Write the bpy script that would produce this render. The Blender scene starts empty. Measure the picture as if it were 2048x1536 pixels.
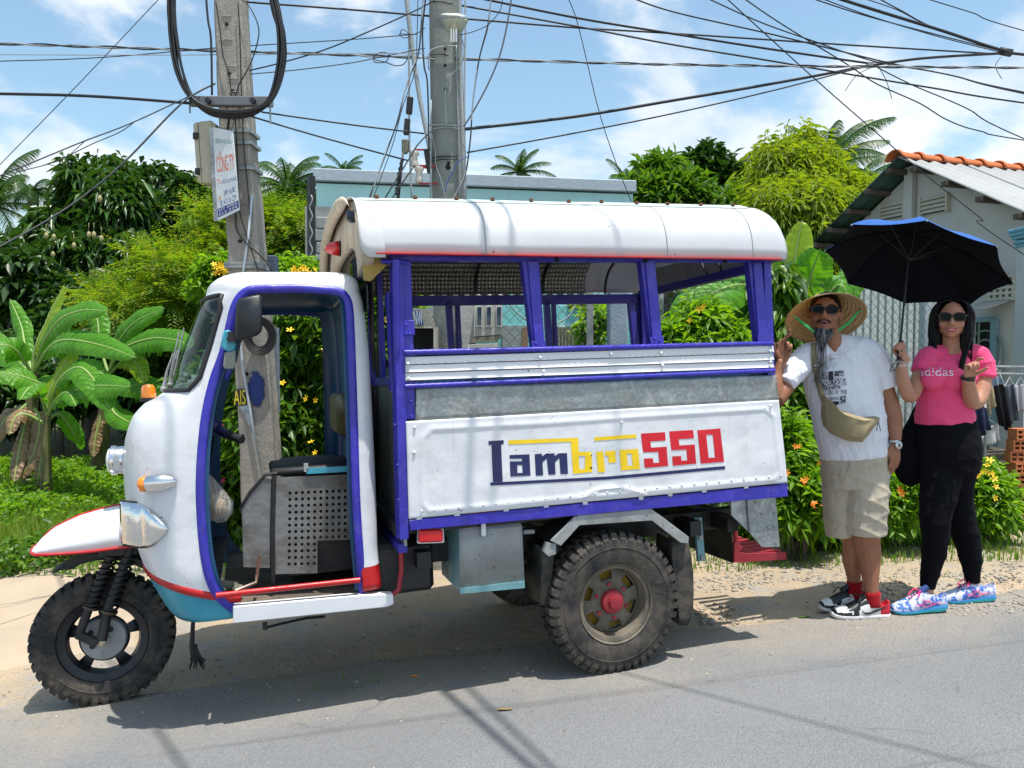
import bpy, bmesh, math, random
import numpy as np
from mathutils import Vector, Matrix, noise
from math import sin, cos, tan, pi, radians as R, atan2, sqrt, hypot
rnd = random.Random(7)
scene = bpy.context.scene
COL = scene.collection
# -- camera
F = 1550.0                       # focal length in pixels of the 2048 px wide photograph
PITCH = math.atan(65.0 / F)
CAMH = 1.45
cam_d = bpy.data.cameras.new('camera')
cam = bpy.data.objects.new('camera', cam_d)
COL.objects.link(cam)
cam_d.sensor_width = 36.0
cam_d.lens = 36.0 * F / 2048.0
cam_d.clip_start = 0.05
cam_d.clip_end = 2000.0
cam.location = (0, 0, CAMH)
cam.rotation_euler = (pi / 2 - PITCH, 0, 0)
scene.camera = cam
scene.view_settings.view_transform = 'Standard'
scene.view_settings.look = 'None'
scene.view_settings.exposure = 0.22
scene.view_settings.gamma = 1.0
scene.view_settings.use_curve_mapping = False
scene.cycles.use_denoising = True
scene.cycles.max_bounces = 8
scene.cycles.transparent_max_bounces = 16
scene.cycles.caustics_reflective = False
scene.cycles.caustics_refractive = False
# -- daylight
SUN = Vector((0.15, -0.14, 1.0)).normalized()      # towards the sun
SUN_EL = math.asin(SUN.z)
SUN_AZ = atan2(SUN.x, SUN.y)
sd = bpy.data.lights.new('sun', 'SUN')
sd.energy = 5.0
sd.angle = R(0.53)
sd.color = (1.0, 0.955, 0.885)
sun = bpy.data.objects.new('sun', sd)
COL.objects.link(sun)
sun.rotation_euler = SUN.to_track_quat('Z', 'Y').to_euler()
sun.location = (0, 0, 30)
world = bpy.data.worlds.new('World')
scene.world = world
world.use_nodes = True
WN = world.node_tree.nodes
WL = world.node_tree.links
WN.clear()
def wn(t, **k):
 n = WN.new(t)
 for a, b in k.items():
  if a.startswith('i_'):
   n.inputs[int(a[2:]) if a[2:].isdigit() else a[2:].replace('_', ' ')].default_value = b
  else:
   setattr(n, a, b)
 return n
sky = wn('ShaderNodeTexSky', sky_type='NISHITA', sun_disc=False, sun_elevation=SUN_EL, sun_rotation=SUN_AZ,
   air_density=1.0, dust_density=1.6, ozone_density=1.2, altitude=0.0)
gain = wn('ShaderNodeMixRGB', blend_type='MULTIPLY')
gain.inputs[0].default_value = 1.0
gain.inputs[2].default_value = (2.05, 2.25, 2.05, 1)
WL.new(sky.outputs[0], gain.inputs[1])
tc = wn('ShaderNodeTexCoord')
sep = wn('ShaderNodeSeparateXYZ')
WL.new(tc.outputs['Generated'], sep.inputs[0])
# cloud layer: project the direction on a plane overhead, with a softened horizon
zz = wn('ShaderNodeMath', operation='ADD')
zz.inputs[1].default_value = 0.16
WL.new(sep.outputs[2], zz.inputs[0])
zc = wn('ShaderNodeMath', operation='MAXIMUM')
zc.inputs[1].default_value = 0.05
WL.new(zz.outputs[0], zc.inputs[0])
dv = wn('ShaderNodeVectorMath', operation='DIVIDE')
cmb = wn('ShaderNodeCombineXYZ')
for i in range(3):
 WL.new(zc.outputs[0], cmb.inputs[i])
WL.new(tc.outputs['Generated'], dv.inputs[0])
WL.new(cmb.outputs[0], dv.inputs[1])
mp = wn('ShaderNodeMapping')
mp.inputs['Location'].default_value = (1.3, 0.6, 0.0)
mp.inputs['Scale'].default_value = (1.6, 1.6, 2.9)
WL.new(tc.outputs['Generated'], mp.inputs[0])
n1 = wn('ShaderNodeTexNoise', noise_dimensions='3D')
n1.inputs['Scale'].default_value = 2.1
n1.inputs['Detail'].default_value = 9.0
n1.inputs['Roughness'].default_value = 0.56
n1.inputs['Distortion'].default_value = 0.25
WL.new(mp.outputs[0], n1.inputs['Vector'])
hz = wn('ShaderNodeMapRange')
hz.inputs['From Min'].default_value = 0.0
hz.inputs['From Max'].default_value = 0.5
hz.inputs['To Min'].default_value = 0.18
hz.inputs['To Max'].default_value = -0.03
WL.new(sep.outputs[2], hz.inputs[0])
ad = wn('ShaderNodeMath', operation='ADD')
WL.new(n1.outputs[0], ad.inputs[0])
WL.new(hz.outputs[0], ad.inputs[1])
cr = wn('ShaderNodeMapRange', interpolation_type='SMOOTHSTEP')
cr.inputs['From Min'].default_value = 0.535
cr.inputs['From Max'].default_value = 0.665
WL.new(ad.outputs[0], cr.inputs[0])
n2 = wn('ShaderNodeTexNoise', noise_dimensions='3D')
n2.inputs['Scale'].default_value = 3.4
n2.inputs['Detail'].default_value = 6.0
WL.new(mp.outputs[0], n2.inputs['Vector'])
ccol = wn('ShaderNodeMapRange')
ccol.inputs['From Min'].default_value = 0.32
ccol.inputs['From Max'].default_value = 0.66
WL.new(n2.outputs[0], ccol.inputs[0])
cmix = wn('ShaderNodeMixRGB')
cmix.inputs[1].default_value = (8.0, 8.9, 9.9, 1)
cmix.inputs[2].default_value = (11.0, 11.2, 11.6, 1)
WL.new(ccol.outputs[0], cmix.inputs[0])
op = wn('ShaderNodeMath', operation='MULTIPLY')
op.inputs[1].default_value = 0.88
WL.new(cr.outputs[0], op.inputs[0])
smix = wn('ShaderNodeMixRGB')
WL.new(op.outputs[0], smix.inputs[0])
WL.new(gain.outputs[0], smix.inputs[1])
WL.new(cmix.outputs[0], smix.inputs[2])
bg = wn('ShaderNodeBackground')
bg.inputs[1].default_value = 0.090
WL.new(smix.outputs[0], bg.inputs[0])
wo = wn('ShaderNodeOutputWorld')
WL.new(bg.outputs[0], wo.inputs[0])
# -- geometry of the place
CP, SP = cos(PITCH), sin(PITCH)
def ray(px, py):
 """direction through a point of the photograph (2048 x 1536)"""
 a = (px - 1024.0) / F
 b = -(py - 768.0) / F
 return Vector((a, CP + b * SP, -SP + b * CP))
def at(px, py, Y):
 """the point at depth Y (metres) seen there"""
 d = ray(px, py)
 return Vector((0, 0, CAMH)) + d * (Y / d.y)
RW = Vector((0.466, 3.42, 0.0))          # where the near rear tyre stands
YAW = R(18.5)
cF, sF = cos(YAW), sin(YAW)
def sm(a, b, x):
 t = min(1, max(0, (x - a) / (b - a)))
 return t * t * (3 - 2 * t)
def clampsoft(x, a, b):
 return min(b, max(a, x))
def gz(x, y):
 """height of the ground"""
 dx, dy = x - RW.x, y - RW.y
 z = 0.0411 * clampsoft(dx, -3.2, 2.6) - 0.0284 * clampsoft(dy, -3.0, 1.6)
 return z
def ground(px, py):
 d = ray(px, py)
 t = 3.0
 for _ in range(40):
  p = Vector((0, 0, CAMH)) + d * t
  t = (gz(p.x, p.y) - CAMH) / d.z
 p = Vector((0, 0, CAMH)) + d * t
 return Vector((p.x, p.y, gz(p.x, p.y)))
# frame of the three-wheeler: x forward, y towards the road side, z up
_f = Vector((-cF, -sF, 0)); _n = Vector((sF, -cF, 0))
_fx = Vector((_f.x, _f.y, gz(RW.x + _f.x, RW.y + _f.y) - gz(RW.x, RW.y))).normalized()
_ny = Vector((_n.x, _n.y, gz(RW.x + _n.x, RW.y + _n.y) - gz(RW.x, RW.y)))
_ny = (_ny - _fx * _ny.dot(_fx)).normalized()
_nz = _fx.cross(_ny)
TM = Matrix(((_fx.x, _ny.x, _nz.x, RW.x), (_fx.y, _ny.y, _nz.y, RW.y), (_fx.z, _ny.z, _nz.z, gz(RW.x, RW.y)), (0, 0, 0, 1)))
TMI = TM.inverted()
_o = TMI @ Vector((0, 0, CAMH))
def V(px, py, y=0.0):
 """the point of the vehicle's frame, on the plane y, seen at a point of the photograph"""
 d = (TMI.to_3x3() @ ray(px, py))
 t = (y - _o.y) / d.y
 return _o + d * t
def proj(p):
 q = p - Vector((0, 0, CAMH))
 u = Vector((q.x, q.y * CP - q.z * SP, q.y * SP + q.z * CP))
 return 1024 + F * u.x / u.y, 768 - F * u.z / u.y
# -- tagging
def tag(o, label=None, cat=None, group=None, kind=None):
 if label: o['label'] = label
 if cat: o['category'] = cat
 if group: o['group'] = group
 if kind: o['kind'] = kind
 return o
def empty(name, loc=(0, 0, 0), rz=0.0, label=None, cat=None, group=None, mat=None):
 o = bpy.data.objects.new(name, None)
 COL.objects.link(o)
 o.empty_display_size = 0.1
 if mat is not None: o.matrix_world = mat
 else:
  o.location = loc
  o.rotation_euler = (0, 0, rz)
 return tag(o, label, cat, group)
def obj_from(name, me, parent=None):
 o = bpy.data.objects.new(name, me)
 COL.objects.link(o)
 if parent is not None: o.parent = parent
 return o
def copy_tree(o, parent=None):
 c = o.copy()
 COL.objects.link(c)
 if parent is not None: c.parent = parent
 for ch in [k for k in KIDS.get(o.name, [])]:
  copy_tree(ch, c)
 return c
KIDS = {}
def index_kids():
 KIDS.clear()
 for o in bpy.data.objects:
  if o.parent: KIDS.setdefault(o.parent.name, []).append(o)
# -- mesh builder
def vv(p): return Vector(p)
def frame_of(d):
 d = d.normalized()
 a = Vector((0, 0, 1)) if abs(d.z) < 0.95 else Vector((1, 0, 0))
 x = a.cross(d).normalized()
 return x, d.cross(x)
class MB:
 def __init__(s):
  s.v = []; s.f = []; s.m = []
 def add(s, vs, fs, m=0):
  k = len(s.v)
  s.v += [tuple(p) for p in vs]
  for f in fs:
   s.f.append(tuple(i + k for i in f)); s.m.append(m)
  return s
 def box(s, c, size, rot=None, m=0):
  c = vv(c)
  hx, hy, hz = size[0] / 2, size[1] / 2, size[2] / 2
  vs = []
  for z in (-hz, hz):
   for x, y in ((-hx, -hy), (hx, -hy), (hx, hy), (-hx, hy)):
    p = Vector((x, y, z))
    if rot is not None: p = rot @ p
    vs.append(c + p)
  return s.add(vs, [(3, 2, 1, 0), (4, 5, 6, 7), (0, 1, 5, 4), (1, 2, 6, 5), (2, 3, 7, 6), (3, 0, 4, 7)], m)
 def bar(s, a, b, w, h, up=(0, 0, 1), m=0):
  """box beam from a to b, w wide, h along up"""
  a, b = vv(a), vv(b)
  d = (b - a).normalized()
  x = d.cross(vv(up)).normalized()
  u = x.cross(d)
  vs = []
  for p in (a, b):
   for i, j in ((-1, -1), (1, -1), (1, 1), (-1, 1)):
    vs.append(p + x * (w / 2 * i) + u * (h / 2 * j))
  return s.add(vs, [(3, 2, 1, 0), (4, 5, 6, 7), (0, 1, 5, 4), (1, 2, 6, 5), (2, 3, 7, 6), (3, 0, 4, 7)], m)
 def slab(s, poly, off, m=0):
  """prism: polygon poly swept by the vector off"""
  poly = [vv(p) for p in poly]; off = vv(off); n = len(poly)
  fs = [tuple(range(n)), tuple(range(2 * n - 1, n - 1, -1))]
  for i in range(n):
   j = (i + 1) % n
   fs.append((j, i, i + n, j + n))
  return s.add(poly + [p + off for p in poly], fs, m)
 def tube(s, pts, r, n=8, closed=False, caps=True, m=0, ry=None, up=None):
  pts = [vv(p) for p in pts]; N = len(pts)
  rs = r if hasattr(r, '__len__') else [r] * N
  vs = []; px = None
  for i, p in enumerate(pts):
   if closed: d = pts[(i + 1) % N] - pts[i - 1]
   else: d = pts[min(i + 1, N - 1)] - pts[max(i - 1, 0)]
   if d.length < 1e-9: d = Vector((0, 0, 1))
   d.normalize()
   if px is None:
    if up is not None:
     x = vv(up).cross(d).normalized(); y = d.cross(x)
    else: x, y = frame_of(d)
   else:
    if up is not None: x = vv(up).cross(d)
    else: x = px - d * px.dot(d)
    if x.length < 1e-6: x, y = frame_of(d)
    x = x.normalized(); y = d.cross(x)
   px = x
   k2 = 1 if ry is None else (ry[i] / max(rs[i], 1e-6) if hasattr(ry, '__len__') else ry / max(rs[i], 1e-6))
   for k in range(n):
    a = 2 * pi * k / n
    vs.append(p + x * (cos(a) * rs[i]) + y * (sin(a) * rs[i] * k2))
  fs = []
  for i in range(N if closed else N - 1):
   j = (i + 1) % N
   for k in range(n):
    l = (k + 1) % n
    fs.append((i * n + k, i * n + l, j * n + l, j * n + k))
  if caps and not closed:
   fs.append(tuple(range(n - 1, -1, -1)))
   fs.append(tuple(range((N - 1) * n, N * n)))
  return s.add(vs, fs, m)
 def lathe(s, prof, o=(0, 0, 0), axis=(0, 0, 1), n=24, m=0, a0=0.0, caps=True):
  """prof: list of (radius, height along axis)"""
  o = vv(o); d = vv(axis).normalized(); x, y = frame_of(d)
  vs = []; fs = []
  for r, h in prof:
   for k in range(n):
    a = a0 + 2 * pi * k / n
    vs.append(o + d * h + x * (cos(a) * r) + y * (sin(a) * r))
  for i in range(len(prof) - 1):
   for k in range(n):
    l = (k + 1) % n
    fs.append((i * n + k, i * n + l, (i + 1) * n + l, (i + 1) * n + k))
  if caps:
   if prof[0][0] > 1e-5: fs.append(tuple(range(n - 1, -1, -1)))
   if prof[-1][0] > 1e-5: fs.append(tuple(range((len(prof) - 1) * n, len(prof) * n)))
  return s.add(vs, fs, m)
 def ball(s, c, r, n=10, k=6, rot=None, m=0):
  c = vv(c)
  r3 = r if hasattr(r, '__len__') else (r, r, r)
  vs = []; fs = []
  for i in range(k + 1):
   t = pi * i / k
   for j in range(n):
    a = 2 * pi * j / n
    p = Vector((sin(t) * cos(a) * r3[0], sin(t) * sin(a) * r3[1], cos(t) * r3[2]))
    if rot is not None: p = rot @ p
    vs.append(c + p)
  for i in range(k):
   for j in range(n):
    l = (j + 1) % n
    fs.append((i * n + j, (i + 1) * n + j, (i + 1) * n + l, i * n + l))
  return s.add(vs, fs, m)
 def grid(s, rows, m=0, flip=False, closed=False):
  """rows: list of rows of points"""
  n = len(rows[0]); vs = [p for r in rows for p in r]; fs = []
  for i in range(len(rows) - 1):
   for j in range(n if closed else n - 1):
    l = (j + 1) % n
    f = (i * n + j, i * n + l, (i + 1) * n + l, (i + 1) * n + j)
    fs.append(f[::-1] if flip else f)
  return s.add(vs, fs, m)
 def mesh(s, name, mats, smooth=35, bevel=0, weld=1e-5, solid=0):
  me = bpy.data.meshes.new(name)
  me.from_pydata(s.v, [], s.f)
  if any(s.m): me.polygons.foreach_set('material_index', s.m)
  bm = bmesh.new(); bm.from_mesh(me)
  bmesh.ops.remove_doubles(bm, verts=bm.verts, dist=weld)
  bmesh.ops.dissolve_degenerate(bm, dist=1e-6, edges=bm.edges)
  bmesh.ops.recalc_face_normals(bm, faces=bm.faces)
  if bevel:
   es = [e for e in bm.edges if len(e.link_faces) == 2 and e.calc_face_angle(0) > 0.6]
   bmesh.ops.bevel(bm, geom=es, offset=bevel, segments=1, affect='EDGES', clamp_overlap=True)
  bm.to_mesh(me); bm.free()
  if smooth:
   me.polygons.foreach_set('use_smooth', [True] * len(me.polygons))
   if smooth < 180: me.set_sharp_from_angle(angle=R(smooth))
  for m in (mats if isinstance(mats, (list, tuple)) else [mats]): me.materials.append(m)
  return me
 def build(s, name, mats, parent=None, smooth=35, bevel=0, solid=0, off=-1, **k):
  me = s.mesh(name, mats, smooth, bevel)
  o = obj_from(name, me, parent)
  if solid:
   md = o.modifiers.new('thick', 'SOLIDIFY'); md.thickness = solid; md.offset = off
  tag(o, **k)
  return o
def raw_mesh(name, v, f, mats, smooth=False, mi=None):
 """fast mesh from numpy arrays: v (n,3), f (m,k)"""
 v = np.asarray(v, np.float32); f = np.asarray(f, np.int32)
 me = bpy.data.meshes.new(name)
 me.vertices.add(len(v)); me.vertices.foreach_set('co', v.ravel())
 me.loops.add(f.size); me.loops.foreach_set('vertex_index', f.ravel())
 me.polygons.add(len(f))
 me.polygons.foreach_set('loop_start', np.arange(0, f.size, f.shape[1], dtype=np.int32))
 me.polygons.foreach_set('loop_total', np.full(len(f), f.shape[1], np.int32))
 if mi is not None: me.polygons.foreach_set('material_index', np.asarray(mi, np.int32))
 if smooth: me.polygons.foreach_set('use_smooth', [True] * len(f))
 me.update(calc_edges=True)
 for m in (mats if isinstance(mats, (list, tuple)) else [mats]): me.materials.append(m)
 return me
# -- materials
def srgb(r, g, b):
 f = lambda c: (c / 255) / 12.92 if c <= 10 else (((c / 255) + 0.055) / 1.055) ** 2.4
 return (f(r), f(g), f(b), 1.0)
class M:
 """small helper round one node material"""
 def __init__(s, name, col=(0.5, 0.5, 0.5, 1), rough=0.6, metal=0.0, spec=0.5, **k):
  s.mat = bpy.data.materials.new(name)
  s.mat.use_nodes = True
  s.N = s.mat.node_tree.nodes; s.L = s.mat.node_tree.links
  s.b = s.N['Principled BSDF']
  s.out = s.N['Material Output']
  s.b.inputs['Base Color'].default_value = col if len(col) == 4 else (*col, 1)
  s.b.inputs['Roughness'].default_value = rough
  s.b.inputs['Metallic'].default_value = metal
  s.b.inputs['Specular IOR Level'].default_value = spec
  for a, v in k.items(): s.b.inputs[a.replace('_', ' ')].default_value = v
  s._tc = None
 def coord(s, scale=1.0, kind='Object', loc=(0, 0, 0)):
  if s._tc is None: s._tc = s.N.new('ShaderNodeTexCoord')
  mpn = s.N.new('ShaderNodeMapping')
  sc = scale if hasattr(scale, '__len__') else (scale,) * 3
  mpn.inputs['Scale'].default_value = sc
  mpn.inputs['Location'].default_value = loc
  s.L.new(s._tc.outputs[kind], mpn.inputs[0])
  return mpn.outputs[0]
 def noise(s, scale, detail=4, rough=0.55, dist=0.0, loc=(0, 0, 0), kind='Object'):
  n = s.N.new('ShaderNodeTexNoise')
  n.inputs['Scale'].default_value = 1.0
  n.inputs['Detail'].default_value = detail
  n.inputs['Roughness'].default_value = rough
  n.inputs['Distortion'].default_value = dist
  s.L.new(s.coord(scale, kind, loc), n.inputs['Vector'])
  return n.outputs[0]
 def vor(s, scale, feature='F1', out=0, rand=1.0):
  n = s.N.new('ShaderNodeTexVoronoi')
  n.feature = feature
  n.inputs['Scale'].default_value = 1.0
  n.inputs['Randomness'].default_value = rand
  s.L.new(s.coord(scale), n.inputs['Vector'])
  return n.outputs[out]
 def wave(s, scale, axis='X', dist=0.0, prof='SIN'):
  n = s.N.new('ShaderNodeTexWave')
  n.bands_direction = axis; n.wave_profile = prof
  n.inputs['Scale'].default_value = 1.0
  n.inputs['Distortion'].default_value = dist
  s.L.new(s.coord(scale), n.inputs['Vector'])
  return n.outputs['Fac']
 def rng(s, x, a, b, c=0.0, d=1.0):
  n = s.N.new('ShaderNodeMapRange')
  n.inputs['From Min'].default_value = a; n.inputs['From Max'].default_value = b
  n.inputs['To Min'].default_value = c; n.inputs['To Max'].default_value = d
  s.L.new(x, n.inputs[0])
  return n.outputs[0]
 def math(s, op, a, b=None):
  n = s.N.new('ShaderNodeMath'); n.operation = op
  for i, x in enumerate((a, b)):
   if x is None: continue
   if isinstance(x, (int, float)): n.inputs[i].default_value = x
   else: s.L.new(x, n.inputs[i])
  return n.outputs[0]
 def mix(s, fac, a, b, mode='MIX'):
  n = s.N.new('ShaderNodeMixRGB'); n.blend_type = mode
  for i, x in enumerate((fac, a, b)):
   if isinstance(x, (int, float)): n.inputs[i].default_value = x
   elif isinstance(x, tuple): n.inputs[i].default_value = x if len(x) == 4 else (*x, 1)
   else: s.L.new(x, n.inputs[i])
  return n.outputs[0]
 def color(s, x):
  if isinstance(x, tuple): s.b.inputs['Base Color'].default_value = x
  else: s.L.new(x, s.b.inputs['Base Color'])
  return s
 def rough(s, x):
  s.L.new(x, s.b.inputs['Roughness']); return s
 def bump(s, h, dist=0.01, strength=1.0):
  n = s.N.new('ShaderNodeBump')
  n.inputs['Distance'].default_value = dist
  n.inputs['Strength'].default_value = strength
  s.L.new(h, n.inputs['Height'])
  prev = s.b.inputs['Normal'].links
  if prev: s.L.new(prev[0].from_socket, n.inputs['Normal'])
  s.L.new(n.outputs[0], s.b.inputs['Normal'])
  return s
 def island(s):
  n = s.N.new('ShaderNodeNewGeometry')
  return n.outputs['Random Per Island']
 def objrand(s):
  n = s.N.new('ShaderNodeObjectInfo')
  return n.outputs['Random']
 def posz(s, kind='Object', ax=2):
  if s._tc is None: s._tc = s.N.new('ShaderNodeTexCoord')
  n = s.N.new('ShaderNodeSeparateXYZ')
  s.L.new(s._tc.outputs[kind], n.inputs[0])
  return n.outputs[ax]
def paint(name, col, col2=None, dirt=0.25, scale=3.0, rough=0.35, grime=(0.16, 0.13, 0.10, 1), bump=0.0012, fine=40, chips=0.0, chipcol=(0.12, 0.09, 0.07, 1)):
 """brushed-on or sprayed paint with uneven tone, soft grime, small dents and chips"""
 m = M(name, col, rough)
 c2 = col2 or tuple(min(1, c * 0.86) for c in col[:3]) + (1,)
 c = m.mix(m.rng(m.noise(scale, 5), 0.35, 0.7), col, c2)
 g = m.rng(m.noise(scale * 2.3, 8, 0.65, 0.6, (3, 1, 7)), 0.52, 0.78, 0.0, dirt)
 c = m.mix(g, c, grime)
 s_ = m.rng(m.noise((scale * 9, scale * 9, scale * .9), 6, 0.7, 0.3, (1, 7, 3)), 0.60, 0.80, 0.0, dirt * 1.2)
 c = m.mix(s_, c, grime)
 if chips:
  k = m.rng(m.noise(scale * 9, 4, 0.6, 0.2, (9, 2, 4)), 0.74 - chips, 0.745 - chips)
  c = m.mix(k, c, chipcol)
 m.color(c)
 m.rough(m.rng(m.noise(scale * 1.7, 4, loc=(5, 5, 5)), 0.3, 0.7, rough * 0.8, min(1, rough * 1.45)))
 m.bump(m.noise(scale * 1.5, 3, loc=(2, 8, 1)), bump * 4)
 m.bump(m.noise(fine * .6, 2), bump * .35)
 return m.mat
WHITE = paint('white paint', (0.74, 0.74, 0.75, 1), (0.67, 0.68, 0.71, 1), 0.16, 2.6, 0.32, (0.42, 0.38, 0.30, 1), 0.0011, 55, 0.02)
WHITE2 = paint('white body paint with scuffs', (0.74, 0.74, 0.75, 1), (0.64, 0.66, 0.70, 1), 0.38, 3.5, 0.30, (0.40, 0.37, 0.31, 1), 0.0016, 40, 0.03)
BLUE = paint('violet blue paint', (0.036, 0.028, 0.40, 1), (0.030, 0.025, 0.31, 1), 0.22, 6, 0.33, (0.25, 0.2, 0.4, 1), 0.0016, 60, 0.035, (0.10, 0.13, 0.22, 1))
RED = paint('red paint', (0.52, 0.010, 0.012, 1), (0.40, 0.01, 0.012, 1), 0.2, 5, 0.3)
REDD = paint('dark red paint', (0.33, 0.018, 0.03, 1), None, 0.25, 5, 0.5)
TURQ = paint('turquoise paint', (0.028, 0.25, 0.36, 1), (0.05, 0.33, 0.44, 1), 0.2, 6, 0.3, (0.02, 0.12, 0.2, 1))
CABIN = paint('dark blue cabin paint', (0.012, 0.085, 0.20, 1), (0.010, 0.065, 0.16, 1), 0.1, 3, 0.35)
BLACK = paint('black paint', (0.012, 0.012, 0.014, 1), None, 0.3, 6, 0.45, (0.05, 0.045, 0.04, 1))
GREYM = paint('weathered grey metal', (0.33, 0.34, 0.33, 1), (0.23, 0.24, 0.24, 1), 0.6, 5, 0.5, (0.17, 0.13, 0.10, 1), 0.003, 30, 0.06, (0.14, 0.07, 0.04, 1))
TURQM = paint('pale turquoise paint', (0.17, 0.35, 0.38, 1), None, 0.3, 6, 0.45)
def mk_chrome():
 m = M('chrome', (0.78, 0.77, 0.75, 1), 0.1, 1.0)
 m.rough(m.rng(m.noise(14, 5), 0.4, 0.75, 0.06, 0.32))
 m.bump(m.noise(20, 3), 0.002)
 return m.mat
CHROME = mk_chrome()
def mk_galv():
 m = M('galvanised sheet', (0.36, 0.38, 0.38, 1), 0.38, 0.55)
 c = m.mix(m.rng(m.vor(60, out=0), 0, 0.6), (0.34, 0.365, 0.36, 1), (0.25, 0.275, 0.275, 1))
 c = m.mix(m.rng(m.noise(6, 7, 0.7, 1.2), 0.5, 0.72, 0, 0.85), c, (0.58, 0.58, 0.55, 1))
 c = m.mix(m.rng(m.noise(9, 6, 0.6, 0.4, (4, 4, 4)), 0.6, 0.75, 0, 0.75), c, (0.15, 0.14, 0.12, 1))
 m.color(c)
 m.rough(m.rng(m.noise(7, 5, loc=(1, 2, 3)), 0.3, 0.7, 0.25, 0.55))
 m.bump(m.noise(9, 5, 0.6), 0.012)
 return m.mat
GALV = mk_galv()
def mk_rubber():
 m = M('dusty tyre rubber', (0.02, 0.019, 0.018, 1), 0.8)
 c = m.mix(m.rng(m.noise(9, 8, 0.7), 0.4, 0.72), (0.016, 0.016, 0.017, 1), (0.13, 0.105, 0.08, 1))
 m.color(c)
 m.bump(m.noise(70, 4), 0.003)
 return m.mat
RUBBER = mk_rubber()
RUBDARK = M('black rubber', (0.014, 0.014, 0.015, 1), 0.6).mat
REDLENS = M('red lens', (0.55, 0.006, 0.008, 1), 0.12, Coat_Weight=0.8).mat
ORANGELENS = M('orange lens', (0.85, 0.24, 0.008, 1), 0.15, Coat_Weight=0.8).mat
def mk_glass(name='windscreen glass', tint=(0.75, 0.9, 0.86, 1), rough=0.02):
 m = M(name)
 g = m.N.new('ShaderNodeBsdfGlossy'); g.inputs['Roughness'].default_value = rough
 t = m.N.new('ShaderNodeBsdfTransparent'); t.inputs[0].default_value = tint
 fr = m.N.new('ShaderNodeFresnel'); fr.inputs[0].default_value = 1.5
 mx = m.N.new('ShaderNodeMixShader')
 k = m.rng(fr.outputs[0], 0, 1, 0.02, 0.55)
 m.L.new(k, mx.inputs[0]); m.L.new(t.outputs[0], mx.inputs[1]); m.L.new(g.outputs[0], mx.inputs[2])
 m.L.new(mx.outputs[0], m.out.inputs[0])
 return m.mat
GLASS = mk_glass()
DARKGLASS = mk_glass('dark green glass', (0.10, 0.2, 0.2, 1))
# ================================================================ GROUND
def mk_dirt():
 m = M('sandy dirt', (0.3, 0.22, 0.13, 1), 0.92, spec=0.2)
 c = m.mix(m.rng(m.noise(0.9, 7, 0.6, 0.3), 0.38, 0.66), (0.54, 0.415, 0.28, 1), (0.39, 0.32, 0.24, 1))
 c = m.mix(m.rng(m.noise(3.1, 8, 0.7, 0.5, (3, 3, 0)), 0.5, 0.66), c, (0.36, 0.345, 0.32, 1))
 c = m.mix(m.rng(m.noise(38, 5, 0.75), 0.58, 0.75, 0, 0.8), c, (0.11, 0.095, 0.08, 1))
 c = m.mix(m.rng(m.noise(60, 3, 0.7, 0, (5, 1, 0)), 0.62, 0.74, 0, 0.7), c, (0.55, 0.5, 0.42, 1))
 # soil under the planting beyond the verge
 y = m.posz(ax=1)
 c = m.mix(m.rng(m.math('ADD', y, m.rng(m.noise(1.3, 5), 0.3, 0.7, -0.5, 0.5)), 7.2, 8.0), c, (0.07, 0.075, 0.03, 1))
 m.color(c)
 m.bump(m.noise(7, 6, 0.65), 0.05)
 m.bump(m.noise(60, 5, 0.7), 0.012)
 return m.mat
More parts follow.
